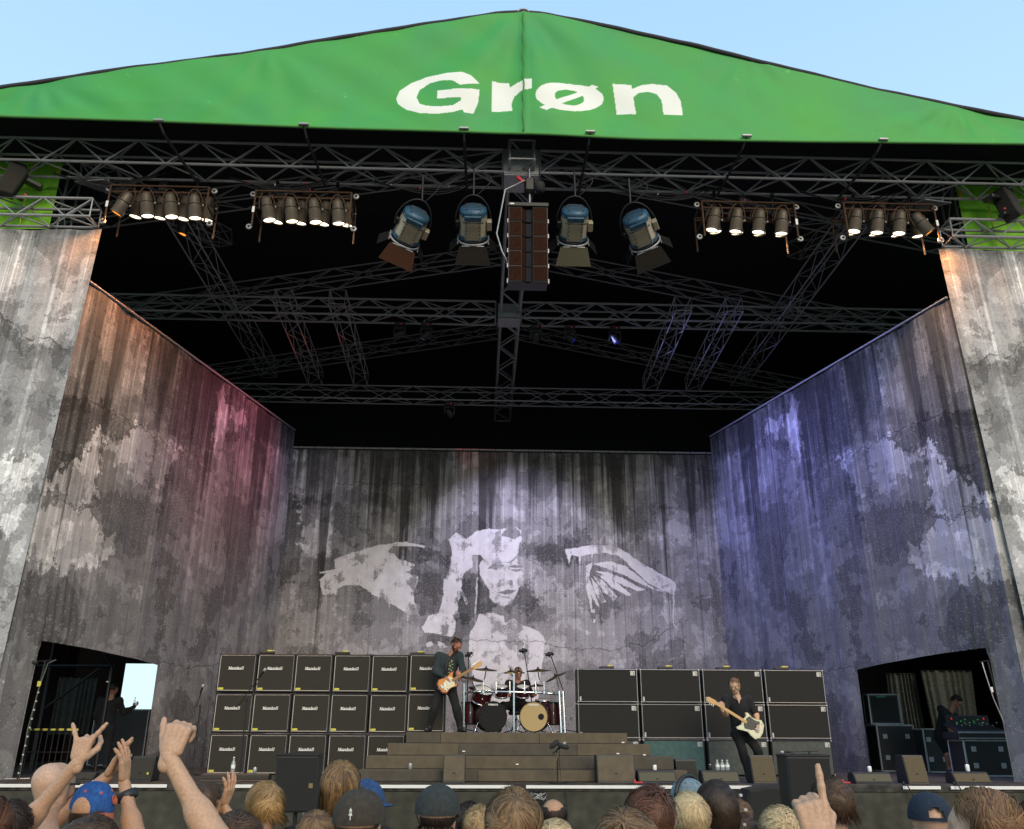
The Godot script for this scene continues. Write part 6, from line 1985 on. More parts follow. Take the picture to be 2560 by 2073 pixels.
func beard(t: Node3D, hx: Transform3D, c: Color, full: float) -> void:
	var b := []
	for q in [[Vector3(0.06, -0.03, 0.01), Vector3(0.03, -0.085, 0.05)], [Vector3(-0.06, -0.03, 0.01), Vector3(-0.03, -0.085, 0.05)], [Vector3(-0.025, -0.092, 0.062), Vector3(0.025, -0.092, 0.062)], [Vector3(-0.025, -0.038, 0.088), Vector3(0.025, -0.038, 0.088)]]:
		b.append([hx * q[0], hx * q[1], 0.02 * full, 0.024 * full])
	b[3][2] = 0.010
	b[3][3] = 0.010
	garment(t, "beard", b, mat("beard%s" % c, c.linear_to_srgb(), 0.95), 0.009, 0.014)

func electric_guitar(called: String, label: String, p: Vector3, dir: Vector3, face_n: Vector3, s: float, rim: Material, top: Material, guard: Material, neck_len: float) -> void:
	var x := dir.normalized()
	var z := (face_n - x * face_n.dot(x)).normalized()
	var t := thing(called, label, "guitar", p, "guitars", Basis(x, z.cross(x), z))
	var o := pts2([-0.2, 0, -0.19, 0.09, -0.13, 0.15, -0.05, 0.138, 0.02, 0.112, 0.1, 0.135, 0.18, 0.162, 0.215, 0.145, 0.18, 0.105, 0.152, 0.06, 0.165, 0.03, 0.165, -0.03, 0.145, -0.06, 0.15, -0.1, 0.178, -0.128, 0.14, -0.146, 0.06, -0.118, -0.02, -0.122, -0.1, -0.16, -0.17, -0.115])
	var big := PackedVector2Array()
	var small := PackedVector2Array()
	for q in o:
		big.append(q * s)
		small.append(q * s * 0.88)
	part(t, "body", slab(big, 0.045, 0.008), rim)
	part(t, "top", slab(small, 0.006, 0.0), top, at(0, 0, 0.023))
	part(t, "pickguard", slab(pts2([-0.11 * s, -0.02 * s, -0.02 * s, 0.06 * s, 0.09 * s, 0.095 * s, 0.13 * s, 0.05 * s, 0.13 * s, -0.05 * s, 0.1 * s, -0.11 * s, 0.0, -0.10 * s, -0.09 * s, -0.125 * s]), 0.004), guard, at(0, 0, 0.028))
	part(t, "neck", cbox(Vector3(neck_len, 0.052, 0.026), 0.008), M["maple"], at(0.1 * s + neck_len / 2, 0, 0.026))
	part(t, "fretboard", cbox(Vector3(neck_len, 0.05, 0.006), 0.002), M["maple_dark"] if called == "electric_guitar" else M["maple"], at(0.1 * s + neck_len / 2, 0, 0.041))
	var hx := 0.1 * s + neck_len
	part(t, "headstock", slab(pts2([0, -0.026, 0.03, -0.045, 0.17, -0.035, 0.2, 0.0, 0.19, 0.04, 0.15, 0.06, 0.04, 0.045, 0, 0.026]), 0.018, 0.003), M["maple"], at(hx, 0, 0.026))
	for k in (6 if called == "electric_guitar" else 4):
		var step := 0.026 if called == "electric_guitar" else 0.04
		bar(t, "tuner", Vector3(hx + 0.03 + step * k, 0.035, 0.02), Vector3(hx + 0.03 + step * k, 0.075, 0.02), 0.007, M["chrome"])
	part(t, "bridge", cbox(Vector3(0.04, 0.08, 0.014), 0.003), M["chrome"], at(-0.12 * s, 0.0, 0.034))
	for k in (3 if called == "electric_guitar" else 1):
		part(t, "pickup", cbox(Vector3(0.022, 0.08, 0.012), 0.004), M["white_paint"] if called == "electric_guitar" else M["black_plastic"], at(-0.06 * s + 0.07 * s * k, 0.0, 0.034))
	for k in 3:
		part(t, "knob", lathe([[0, 0.016], [0.011, 0.014], [0.012, 0]], 10), M["chrome"], Transform3D(Basis(Vector3.RIGHT, PI / 2), Vector3((-0.04 - 0.045 * k) * s, (-0.085 - 0.012 * k) * s, 0.03)))
	part(t, "strap_button", lathe([[0, 0.012], [0.009, 0.01], [0.005, 0]], 8), M["chrome"], Transform3D(Basis(Vector3.BACK, PI / 2), Vector3(-0.2 * s, 0, 0)))

func build_players() -> void:
	var sk := mat("skin", lin(0.62, 0.37, 0.23), 0.55)
	sk.subsurf_scatter_enabled = true
	sk.subsurf_scatter_strength = 0.08
	var sk2 := mat("skin_flushed", lin(0.46, 0.20, 0.12), 0.55)
	var pores := noise_tex(0.06, 71, 128, 0.82, 1.0)
	M["pores"] = pores
	worn(sk, pores, 9.0)
	worn(sk2, pores, 9.0)
	mat("eye", lin(0.03, 0.02, 0.015), 0.2)
	mat("maple", lin(0.55, 0.33, 0.13), 0.4)
	mat("maple_dark", lin(0.30, 0.16, 0.06), 0.5)
	var h := mat("hair", Color.WHITE, 0.6)
	h.vertex_color_use_as_albedo = true
	var Z := -17.35
	# guitarist
	var o := Vector3(-0.69, 1.99, -17.35)
	var J := joints({"pelvis": [-0.69, 2.87, Z], "chest": [-0.65, 3.22, Z + 0.02], "neck": [-0.60, 3.44, Z + 0.05], "head": [-0.505, 3.595, Z + 0.12], "sl": [-0.84, 3.39, Z], "sr": [-0.45, 3.39, Z + 0.06], "el": [-0.90, 3.10, Z + 0.08], "er": [-0.36, 3.12, Z + 0.14], "wl": [-0.67, 2.97, Z + 0.26], "wr": [-0.43, 2.955, Z + 0.25], "hl": [-0.78, 2.82, Z], "hr": [-0.60, 2.82, Z], "kl": [-0.90, 2.42, Z + 0.06], "kr": [-0.47, 2.42, Z + 0.08], "al": [-0.98, 2.08, Z - 0.06], "ar": [-0.40, 2.08, Z - 0.02], "tl": [-1.03, 2.035, Z + 0.10], "tr": [-0.31, 2.035, Z + 0.10]}, o)
	var f := Vector3(0.3, 0, 0.95).normalized()
	var jean := cloth("black_denim", 0.014, 0.014, 0.016)
	var L := limbs(J, f)
	var jacket := cloth("green_jacket", 0.030, 0.048, 0.052)
	var t := figure("guitarist in a dark green denim jacket and black jeans, head bowed over his guitar", o, J, Vector3(0.55, -0.75, 0.62), f, [[Vector3(-0.67, 2.97, Z + 0.26), Vector3(0.75, -0.35, 0.15), Vector3(0.0, -0.3, -0.8), [0.3, 0.7, 0.75, 0.8, 0.8], true], [Vector3(-0.43, 2.955, Z + 0.25), Vector3(-0.1, 0.8, 0.35), Vector3(0.1, 0.2, -0.9), [0.3, 0.55, 0.6, 0.65, 0.7], false]],
		[["tee_shirt", ["torso"], 0.012, cloth("tee_dark", 0.02, 0.02, 0.02)], ["jacket", [grow(L.torso, 0.024), "upper_arm", half(grow(L.forearm, 0.018), 0.0, 0.85)], 0.022, jacket], ["jeans", ["hips", "thigh", "shin"], 0.014, jean], ["shoes", ["foot"], 0.012, M["black_plastic"]]],
		["short", Color(0.03, 0.015, 0.008), Color(0.05, 0.022, 0.012), 900, 3], sk2, 1.1)
	var hx := head_at(J.head, Vector3(0.55, -0.75, 0.62), 1.1)
	beard(t, hx, Color(0.02, 0.012, 0.008), 1.2)
	garment(t, "hair_bun", [[hx * Vector3(0, 0.06, -0.11), hx * Vector3(0, 0.07, -0.13), 0.03, 0.024]], mat("bun", lin(0.03, 0.015, 0.009), 0.8), 0.01, 0.01)
	# the open front of the jacket shows the printed tee
	var fr := part(t, "shirt_front", sheet(10, 18, func(u: float, v: float) -> Vector3:
		var x := -0.055 + 0.11 * u * (0.75 + 0.25 * v)
		return Vector3(x, 0.98 + 0.4 * v, 0.178 + 0.02 * sin(PI * u) - 0.02 * absf(v - 0.6))), cloth("tee_print", 0.05, 0.055, 0.045), Transform3D(Basis(Vector3.UP, atan2(f.x, f.z)), Vector3(0.03, 0, 0)))
	for k in 14:
		var fx := 0.035 * sin(k * 2.3)
		part(fr, "print_mark", cbox(Vector3(0.028 + 0.012 * sin(k * 1.7), 0.012, 0.003), 0.001), M["tee_ink"] if M.has("tee_ink") else mat("tee_ink", lin(0.42, 0.50, 0.25), 0.9), Transform3D(Basis(Vector3.BACK, 0.5 * sin(k * 3.1)), Vector3(fx, 1.04 + 0.022 * k, 0.203)))
	var gd := Vector3(0.70, 0.40, 0.05)
	electric_guitar("electric_guitar", "sunburst electric guitar with cream pickguard held by the guitarist", Vector3(-0.65, 2.87, Z + 0.25), gd, Vector3(0.1, 0.1, 1), 1.0, mat("burst_rim", lin(0.16, 0.03, 0.01), 0.25), mat("burst_top", lin(0.62, 0.24, 0.04), 0.22), mat("guard_cream", lin(0.72, 0.66, 0.42), 0.4), 0.47)
	part(t, "guitar_strap", hose([J.sr + Vector3(-0.06, 0.09, 0.08), Vector3(0.02, 1.3, 0.24), Vector3(0.0, 1.15, 0.25), Vector3(-0.05, 0.98, 0.24)], 0.018, 6), M["black_plastic"])

	# bassist
	Z = -16.6
	o = Vector3(4.9, 1.21, Z)
	J = joints({"pelvis": [4.83, 2.04, Z], "chest": [4.80, 2.42, Z + 0.02], "neck": [4.79, 2.63, Z + 0.04], "head": [4.745, 2.83, Z + 0.09], "sl": [4.58, 2.585, Z + 0.04], "sr": [5.01, 2.575, Z], "el": [4.50, 2.32, Z + 0.18], "er": [5.10, 2.31, Z + 0.10], "wl": [4.40, 2.39, Z + 0.38], "wr": [5.05, 2.13, Z + 0.30], "hl": [4.74, 1.99, Z], "hr": [4.93, 1.98, Z], "kl": [4.80, 1.69, Z + 0.06], "kr": [5.06, 1.69, Z + 0.14], "al": [4.89, 1.30, Z - 0.04], "ar": [5.16, 1.32, Z - 0.16], "tl": [4.84, 1.25, Z + 0.13], "tr": [5.20, 1.25, Z + 0.02]}, o)
	f = Vector3(-0.2, 0, 0.97).normalized()
	L = limbs(J, f)
	var shirt := cloth("black_shirt", 0.012, 0.012, 0.014)
	t = figure("bassist in a black short-sleeved shirt and black trousers, looking down at his bass", o, J, Vector3(-0.5, -0.42, 0.78), f, [[Vector3(4.40, 2.39, Z + 0.38), Vector3(-0.2, 0.75, 0.1), Vector3(0.2, 0.1, -0.9), [0.3, 0.6, 0.65, 0.7, 0.7], true], [Vector3(5.05, 2.13, Z + 0.30), Vector3(-0.35, -0.7, 0.2), Vector3(-0.1, 0.0, -0.9), [0.2, 0.5, 0.5, 0.6, 0.6], false]],
		[["shirt", ["torso", half(grow(L.upper_arm, 0.022), 0.0, 0.85), half(grow(L.hips.slice(0, 1), 0.026), 0.2, 1.0)], 0.018, shirt], ["trousers", ["hips", "thigh", "shin"], 0.013, cloth("black_trousers", 0.008, 0.008, 0.009)], ["shoes", ["foot"], 0.012, M["black_plastic"]]],
		["short", Color(0.13, 0.07, 0.035), Color(0.2, 0.12, 0.06), 900, 5], sk, 1.18)
	hx = head_at(J.head, Vector3(-0.5, -0.42, 0.78), 1.18)
	beard(t, hx, Color(0.28, 0.22, 0.18), 0.9)
	# open collar
	part(t, "collar_gap", slab(pts2([-0.04, 0.10, 0.05, 0.10, 0.008, -0.06]), 0.01, 0.0), sk, Transform3D(Basis(Vector3.UP, -0.2) * Basis(Vector3.RIGHT, -0.3), J.neck + Vector3(-0.02, -0.07, 0.135)))
	electric_guitar("bass_guitar", "cream bass guitar with dark pickguard and pale maple neck", Vector3(4.93, 2.12, Z + 0.30), Vector3(-0.85, 0.50, 0.1), Vector3(-0.05, 0.1, 1), 1.15, mat("cream_body", lin(0.66, 0.64, 0.42), 0.3), mat("cream_top", lin(0.72, 0.70, 0.48), 0.28), mat("guard_dark", lin(0.06, 0.058, 0.045), 0.4), 0.64)

	# drummer
	Z = -19.12
	o = Vector3(0.78, 1.99, Z)
	J = joints({"pelvis": [0.78, 2.55, Z], "chest": [0.78, 2.84, Z + 0.02], "neck": [0.78, 3.03, Z + 0.04], "head": [0.79, 3.19, Z + 0.08], "sl": [0.59, 2.98, Z + 0.02], "sr": [0.97, 2.98, Z + 0.02], "el": [0.48, 2.74, Z + 0.15], "er": [1.08, 2.74, Z + 0.15], "wl": [0.56, 2.75, Z + 0.40], "wr": [1.12, 2.76, Z + 0.38], "hl": [0.68, 2.52, Z + 0.04], "hr": [0.88, 2.52, Z + 0.04], "kl": [0.46, 2.52, Z + 0.42], "kr": [1.08, 2.52, Z + 0.42], "al": [0.38, 2.08, Z + 0.48], "ar": [1.1, 2.08, Z + 0.48], "tl": [0.36, 2.035, Z + 0.62], "tr": [1.12, 2.035, Z + 0.62]}, o)
	L = limbs(J, Vector3(0, 0, 1))
	t = figure("drummer in a dark shirt seated behind the drum kit", o, J, Vector3(0.1, -0.25, 1), Vector3(0, 0, 1), [[Vector3(0.56, 2.75, Z + 0.40), Vector3(0.2, 0.1, 0.9), Vector3(0, -1, 0), [0.5, 0.9, 0.9, 0.9, 0.9], true], [Vector3(1.12, 2.76, Z + 0.38), Vector3(-0.2, 0.1, 0.9), Vector3(0, -1, 0), [0.5, 0.9, 0.9, 0.9, 0.9], false]],
		[["shirt", ["torso", "upper_arm"], 0.016, cloth("drummer_shirt", 0.02, 0.02, 0.024)], ["trousers", ["hips", "thigh", "shin"], 0.013, jean], ["shoes", ["foot"], 0.012, M["black_plastic"]]],
		["crop", Color(0.10, 0.05, 0.025), Color(0.12, 0.06, 0.03), 600, 8], sk2, 1.06)
	for s in [[0.58, 2.77, "left"], [1.1, 2.78, "right"]]:
		var ds := thing("drumstick", "wooden drumstick in the drummer's %s hand as seen from the crowd" % s[2], "drumstick", Vector3(s[0], s[1], Z + 0.48), "drumsticks", Basis(Vector3.RIGHT, 1.25))
		part(ds, "shaft", lathe([[0, -0.12], [0.008, -0.115], [0.008, 0.16], [0.004, 0.24]], 8), M["maple"])
		part(ds, "tip", lathe([[0.004, 0.235], [0.007, 0.245], [0.005, 0.258], [0, 0.26]], 8), M["maple"])

	# stagehand in the left doorway, back turned
	Z = -18.7
	o = Vector3(-7.66, 1.21, Z)
	J = joints({"pelvis": [-7.66, 2.08, Z], "chest": [-7.65, 2.45, Z], "neck": [-7.64, 2.68, Z], "head": [-7.62, 2.86, Z - 0.02], "sl": [-7.86, 2.62, Z], "sr": [-7.45, 2.62, Z], "el": [-7.90, 2.34, Z + 0.02], "er": [-7.36, 2.38, Z - 0.1], "wl": [-7.86, 2.1, Z - 0.1], "wr": [-7.22, 2.5, Z - 0.3], "hl": [-7.76, 2.03, Z], "hr": [-7.56, 2.03, Z], "kl": [-7.77, 1.68, Z], "kr": [-7.54, 1.68, Z], "al": [-7.78, 1.30, Z + 0.02], "ar": [-7.52, 1.30, Z + 0.02], "tl": [-7.79, 1.25, Z - 0.12], "tr": [-7.5, 1.25, Z - 0.12]}, o)
	L = limbs(J, Vector3(0, 0, -1))
	t = figure("stagehand with black top and dark jeans standing in the left doorway, back turned", o, J, Vector3(0.25, -0.1, -1), Vector3(0, 0, -1), [[Vector3(-7.86, 2.1, Z - 0.1), Vector3(0.05, -1, -0.1), Vector3(1, 0, 0), [0.2, 0.3, 0.3, 0.35, 0.4], false], [Vector3(-7.22, 2.5, Z - 0.3), Vector3(0.3, 0.4, -0.7), Vector3(-0.3, 0.6, 0), [0.3, 0.5, 0.5, 0.6, 0.6], true]],
		[["shirt", ["torso", "upper_arm", "forearm", half(grow(L.hips.slice(0, 1), 0.026), 0.3, 1.0)], 0.018, shirt], ["jeans", ["hips", "thigh", "shin"], 0.016, cloth("black_jeans", 0.012, 0.013, 0.018)], ["shoes", ["foot"], 0.012, M["black_plastic"]]],
		["crop", Color(0.02, 0.012, 0.01), Color(0.03, 0.02, 0.012), 600, 9], sk2, 1.06)

	t.position += Vector3(-0.6, 0, -1.5)

	# technician in the right doorway, bending over the mixing desk, bare legs in shorts
	Z = -19.2
	o = Vector3(10.1, 1.21, Z)
	J = joints({"pelvis": [9.92, 1.98, Z], "chest": [10.05, 2.32, Z + 0.05], "neck": [10.18, 2.52, Z + 0.1], "head": [10.3, 2.66, Z + 0.16], "sl": [9.95, 2.50, Z + 0.12], "sr": [10.25, 2.42, Z - 0.05], "el": [9.98, 2.2, Z + 0.25], "er": [10.4, 2.2, Z + 0.1], "wl": [10.03, 1.93, Z + 0.3], "wr": [10.42, 2.25, Z + 0.4], "hl": [9.86, 1.93, Z + 0.05], "hr": [10.0, 1.93, Z - 0.05], "kl": [9.92, 1.6, Z + 0.15], "kr": [10.12, 1.6, Z + 0.08], "al": [9.95, 1.30, Z + 0.05], "ar": [10.16, 1.30, Z], "tl": [10.03, 1.25, Z + 0.17], "tr": [10.25, 1.25, Z + 0.12]}, o)
	L = limbs(J, Vector3(0.5, 0, 0.8).normalized())
	t = figure("technician in black shirt and shorts bending over the desk in the right doorway", o, J, Vector3(0.8, -0.5, 0.35), Vector3(0.5, 0, 0.8).normalized(), [[Vector3(10.03, 1.93, Z + 0.3), Vector3(0.15, -1, 0.1), Vector3(-0.2, 0, -1), [0.2, 0.3, 0.3, 0.35, 0.4], true], [Vector3(10.42, 2.25, Z + 0.4), Vector3(0.5, -0.1, 0.8), Vector3(0, -1, 0), [0.2, 0.4, 0.4, 0.4, 0.4], false]],
		[["shirt", ["torso", half(grow(L.upper_arm, 0.022), 0.0, 0.8)], 0.018, shirt], ["shorts", [grow(L.hips, 0.02), half(grow(L.thigh, 0.024), 0.0, 0.8)], 0.024, cloth("black_trousers", 0.008, 0.008, 0.009)], ["shoes", ["foot"], 0.014, M["black_plastic"]]],
		["short", Color(0.03, 0.015, 0.01), Color(0.05, 0.03, 0.02), 700, 10], sk2, 1.06)
	garment(t, "head_cap", [[head_at(J.head, Vector3(0.8, -0.5, 0.35)) * Vector3(0, 0.06, -0.03), head_at(J.head, Vector3(0.8, -0.5, 0.35)) * Vector3(0, 0.06, 0.02), 0.085, 0.08]], cloth("black_shirt", 0, 0, 0), 0.012, 0.01)

# ---------- the crowd: people seen from behind ----------

var crowd_body: ArrayMesh
var crowd_tops := []

func crowd_joints() -> Dictionary:
	return {"pelvis": Vector3(0, 0.95, 0), "chest": Vector3(0, 1.25, 0), "neck": Vector3(0, 1.455, 0.012), "head": Vector3(0, 1.635, -0.01), "sl": Vector3(-0.185, 1.405, 0), "sr": Vector3(0.185, 1.405, 0), "el": Vector3(-0.25, 1.12, 0.03), "er": Vector3(0.25, 1.12, 0.03), "wl": Vector3(-0.24, 0.88, -0.05), "wr": Vector3(0.24, 0.88, -0.05), "hl": Vector3(-0.09, 0.9, 0), "hr": Vector3(0.09, 0.9, 0), "kl": Vector3(-0.1, 0.5, 0), "kr": Vector3(0.1, 0.5, 0), "al": Vector3(-0.1, 0.09, 0.02), "ar": Vector3(0.1, 0.09, 0.02), "tl": Vector3(-0.11, 0.045, -0.13), "tr": Vector3(0.11, 0.045, -0.13)}

const BACKWARD := Vector3(0, 0, -1)

func crowd_mesh(J: Dictionary, hands: Array, turn: float) -> ArrayMesh:
	var L := limbs(J, Vector3(0, 0, 1))
	var acc := Pelt.new()
	var rough := []
	for k in ["torso", "hips", "thigh", "shin", "foot"]:
		rough.append_array(L[k])
	blob(acc, rough, 0.026, 0.06)
	blob(acc, L.upper_arm + L.forearm, 0.012, 0.03)
	var hd := head_bones(head_at(J.head, Vector3(sin(turn), 0, -cos(turn)), 0.93))
	hd.append([J.neck + Vector3(0, -0.07, 0.0), J.neck + Vector3(0, 0.09, -0.01), 0.058, 0.05])
	for s in [-1.0, 1.0]:
		hd.append([J.neck + Vector3(s * 0.03, 0.0, 0.01), J.neck + Vector3(s * 0.13, -0.05, 0.0), 0.042, 0.03])
	blob(acc, hd, 0.0095, 0.024)
	for h in hands:
		blob(acc, hand_bones(h[0], h[1], h[2], h[3], h[4]), 0.0052, 0.007)
	return skin_mesh(acc)

func shirt_mesh(J: Dictionary, sleeves: float) -> ArrayMesh:
	var L := limbs(J, Vector3(0, 0, 1))
	var b := grow(L.torso + L.hips, 0.016)
	b.append_array(half(grow(L.upper_arm, 0.016), 0.0, sleeves))
	b.append([J.neck + Vector3(0, -0.06, 0.0), J.neck + Vector3(0, -0.045, 0.0), 0.088, 0.078])
	var a := Pelt.new()
	blob(a, b, 0.022, 0.05)
	return skin_mesh(a)

func trouser_mesh(J: Dictionary) -> ArrayMesh:
	var L := limbs(J, Vector3(0, 0, 1))
	var a := Pelt.new()
	blob(a, grow(L.hips + L.thigh + L.shin, 0.014), 0.03, 0.05)
	return skin_mesh(a)

# top: x, height and z of the crown of the head; arms: {joint: world position}; hands: [[wrist world, dir, palm, curl, spread, mirror, thumb], ...]
func spectator(label: String, top: Vector3, turn: float, skin: Material, shirt: Material, arms := {}, hands := [], sleeves := 0.75) -> Node3D:
	var s := top.y / 1.755
	var t := thing("person", label, "person", Vector3(top.x, 0, top.z), "people in the crowd", Basis.from_scale(Vector3.ONE * s))
	if not meshes.has("crowd_body"):
		var J0 := crowd_joints()
		meshes["crowd_body"] = crowd_mesh(J0, [], 0.0)
		meshes["crowd_shirt"] = shirt_mesh(J0, 0.75)
		meshes["crowd_trousers"] = trouser_mesh(J0)
	if arms.size() or turn != 0.0:
		var J := crowd_joints()
		for k in arms:
			J[k] = (arms[k] - t.position) / s
		var hs := []
		for h in hands:
			hs.append([hand_frame((h[0] - t.position) / s, h[1], h[2], h[6] if h.size() > 6 else 1.0), h[3], h[4], h[5], 0.6])
		part(t, "body", crowd_mesh(J, hs, turn), skin)
		part(t, "shirt", shirt_mesh(J, sleeves), shirt)
	else:
		part(t, "body", meshes["crowd_body"], skin)
		part(t, "shirt", meshes["crowd_shirt"], shirt)
	part(t, "trousers", meshes["crowd_trousers"], cloth("dark_jeans", 0.03, 0.035, 0.05))
	return t

func head_of(turn := 0.0, tilt := 0.0) -> Transform3D:
	var x := head_at(crowd_joints().head, Vector3(sin(turn), 0, -cos(turn)), 0.93)
	return Transform3D(x.basis * Basis(Vector3.RIGHT, tilt), x.origin)

func build_crowd() -> void:
	var sk: Material = M["skin"]
	var pale := mat("skin_pale", lin(0.66, 0.41, 0.28), 0.55)
	var tan_ := mat("skin_tan", lin(0.55, 0.30, 0.17), 0.55)
	worn(pale, M["pores"], 9.0)
	worn(tan_, M["pores"], 9.0)
	var white := cloth("white_cotton", 0.75, 0.75, 0.73)
	var black := cloth("black_shirt", 0.012, 0.012, 0.014)
	var grey := cloth("grey_cotton", 0.22, 0.23, 0.24)
	var navy := cloth("navy_cotton", 0.02, 0.03, 0.07)
	var olive := cloth("olive_cotton", 0.07, 0.075, 0.045)
	var DK := Color(0.028, 0.016, 0.010)
	var BR := Color(0.075, 0.040, 0.020)
	var AU := Color(0.11, 0.042, 0.018)
	var BL := Color(0.30, 0.18, 0.07)
	var PB := Color(0.46, 0.34, 0.18)
	# label, crown of head, turn, skin, shirt, hair style, root colour, tip colour, locks
	for p in [
		["person at the left edge of the crowd with long auburn hair", Vector3(-1.66, 1.781, -3.2), 0.0, sk, black, "long", AU, AU, 1500],
		["person with brown hair in front, below the blue and orange cap", Vector3(-1.10, 1.76, -2.7), 0.0, sk, grey, "short", BR * 0.8, BR * 1.1, 2200],
		["fair boy with golden tousled hair beside the left pit loudspeaker", Vector3(-0.987, 1.772, -4.3), -0.5, pale, navy, "messy", BL, BL * 1.5, 2400],
		["person with pale brown hair below the left pit loudspeaker", Vector3(-0.692, 1.671, -4.0), 0.0, sk, black, "messy", BR * 2.2, BL, 1800],
		["woman with long straight light brown hair right of the left pit loudspeaker", Vector3(-0.644, 1.862, -4.3), 0.0, sk, black, "long", BR * 1.1, BL * 1.1, 2600],
		["person with dark curly hair at the centre, far row", Vector3(-0.053, 1.62, -5.2), 0.0, sk, black, "curly", DK, DK * 1.5, 1500],
		["person with short fair curls at the centre", Vector3(0.003, 1.645, -4.6), 0.0, pale, grey, "curly", BL, PB, 1500],
		["person with thick golden brown hair at the centre front", Vector3(0.111, 1.815, -3.0), 0.0, pale, navy, "messy", BR * 1.7, BL * 1.0, 3200],
		["balding man with dark hair at the sides, below the centre microphone", Vector3(0.413, 1.652, -5.2), 0.0, tan_, black, "balding", DK, DK * 1.4, 1400],
		["person with very pale blond hair just below the balding man", Vector3(0.32, 1.643, -4.0), 0.0, pale, white, "messy", PB, PB * 1.2, 2000],
		["person with spiky light brown hair, nearest in front of the stage centre", Vector3(0.413, 1.79, -2.6), 0.3, pale, olive, "messy", BR * 1.3, BL * 0.7, 3200],
		["woman with swept reddish brown hair right of centre", Vector3(0.614, 1.80, -3.3), 0.0, sk, black, "swept", AU * 0.7, AU * 1.3, 2800],
		["person with short pale blond hair between the reddish and the dark-haired women", Vector3(0.886, 1.752, -3.9), 0.0, pale, grey, "short", PB, PB * 1.15, 2600],
		["woman with long dark brown hair wearing hair beads", Vector3(1.031, 1.79, -4.0), 0.0, sk, black, "long", DK * 1.3, DK * 1.3, 2600],
		["person with brown hair right behind the dark-haired woman", Vector3(1.134, 1.66, -4.0), 0.0, sk, grey, "wavy", BR, BR * 1.6, 1600],
		["person with wild straw-blond hair left of the pointing hand", Vector3(1.23, 1.70, -3.8), 0.0, pale, white, "curly", PB * 0.9, PB * 1.2, 2400],
		["person with light brown spiky hair behind the straw-blond one", Vector3(1.33, 1.67, -4.8), 0.0, sk, black, "messy", BR * 1.5, BR * 2.0, 1400],
		["young man with short brown hair, bare neck and black shirt right of the pointing hand", Vector3(1.609, 1.80, -4.2), -0.55, pale, black, "short", BR * 0.8, BR * 1.4, 2600],
		["person with large windblown auburn-blond hair at the right, turned left", Vector3(1.59, 1.82, -2.9), -0.9, pale, grey, "swept", AU * 1.2, BL * 0.9, 3400],
		["person cut off by the right picture edge", Vector3(2.15, 1.762, -3.5), 0.0, sk, olive, "short", BR, BR, 1400],
	]:
		var t := spectator(p[0], p[1], p[2], p[3], p[4])
		hair(t, head_of(p[2]), p[5], p[6], p[7], int(p[8] * 2.6), hash(p[0]) % 1000)
	var beads := get_node("person_018") as Node3D
	for q in get_children():
		if q.has_meta("label") and str(q.get_meta("label")).begins_with("woman with long dark brown"):
			beads = q
	for k in 4:
		part(beads, "hair_bead", lathe([[0, 0.008], [0.008, 0.004], [0.008, -0.004], [0, -0.008]], 8), M["piping"], at(0.085 + 0.012 * (k % 2), 1.70 - 0.055 * k, 0.06 + 0.01 * k))
	# bald man
	var b := spectator("bald man in a white T-shirt wearing dark glasses, at the left", Vector3(-1.91, 1.87, -4.2), 0.2, pale, white)
	var hb := head_of(0.2)
	part(b, "glasses", hose([hb * Vector3(0.09, 0.018, -0.01), hb * Vector3(0.088, 0.016, 0.06), hb * Vector3(0.06, 0.012, 0.1), hb * Vector3(0.0, 0.012, 0.112), hb * Vector3(-0.06, 0.012, 0.1), hb * Vector3(-0.088, 0.016, 0.06), hb * Vector3(-0.09, 0.018, -0.01)], 0.005, 5), M["black_plastic"])
	# dark-haired person making horns with the right hand
	var w := Vector3(-1.665, 1.86, -3.85)
	var h := spectator("dark-haired person at the left raising a hand in the horns sign", Vector3(-1.85, 1.73, -3.75), 0.0, sk, black, {"sr": Vector3(-1.68, 1.40, -3.75), "er": Vector3(-1.90, 1.56, -3.92), "wr": w}, [[w, Vector3(0.1, 1, -0.05), Vector3(0.1, 0.0, -1), [0.9, 0.02, 1.25, 1.25, 0.02], 0.75, true, 1.02]])
	hair(h, head_of(), "messy", DK * 1.3, DK * 1.8, 2400, 17)
	# clapping person in a blue cap
	var lw := Vector3(-1.715, 1.785, -4.3)
	var rw := Vector3(-1.615, 1.765, -4.25)
	var c := spectator("person in a blue cap with an orange peak, clapping with raised hands", Vector3(-1.66, 1.765, -4.05), 0.0, tan_, grey, {"el": Vector3(-1.95, 1.55, -4.2), "er": Vector3(-1.49, 1.53, -4.15), "wl": lw, "wr": rw}, [[lw, Vector3(0.42, 1, 0.05), Vector3(0.9, -0.3, -0.2), [0.25, 0.12, 0.1, 0.14, 0.2], 0.25, false, 1.0], [rw, Vector3(-0.08, 1, 0.05), Vector3(-0.95, 0.0, -0.1), [0.3, 0.2, 0.18, 0.2, 0.25], 0.3, true, 1.0]])
	var blue := cloth("cap_blue", 0.025, 0.12, 0.40)
	var orange := cloth("cap_orange", 0.72, 0.16, 0.07)
	var cx := head_of(PI - 0.7, 0.2)
	var cp := cap(c, cx.scaled_local(Vector3.ONE * 1.04), blue, orange)
	hair(c, head_of(), "fringe", BR, BR, 2400, 19)
	var wl := (lw - c.position) / c.scale.x
	var wr := (rw - c.position) / c.scale.x
	part(c, "wrist_band", lathe([[0.036, -0.025], [0.046, -0.02], [0.046, 0.02], [0.036, 0.025]], 14), M["white_paint"], Transform3D(aim(-Vector3(0.42, 1, 0.05)), wl + Vector3(-0.025, -0.05, 0)))
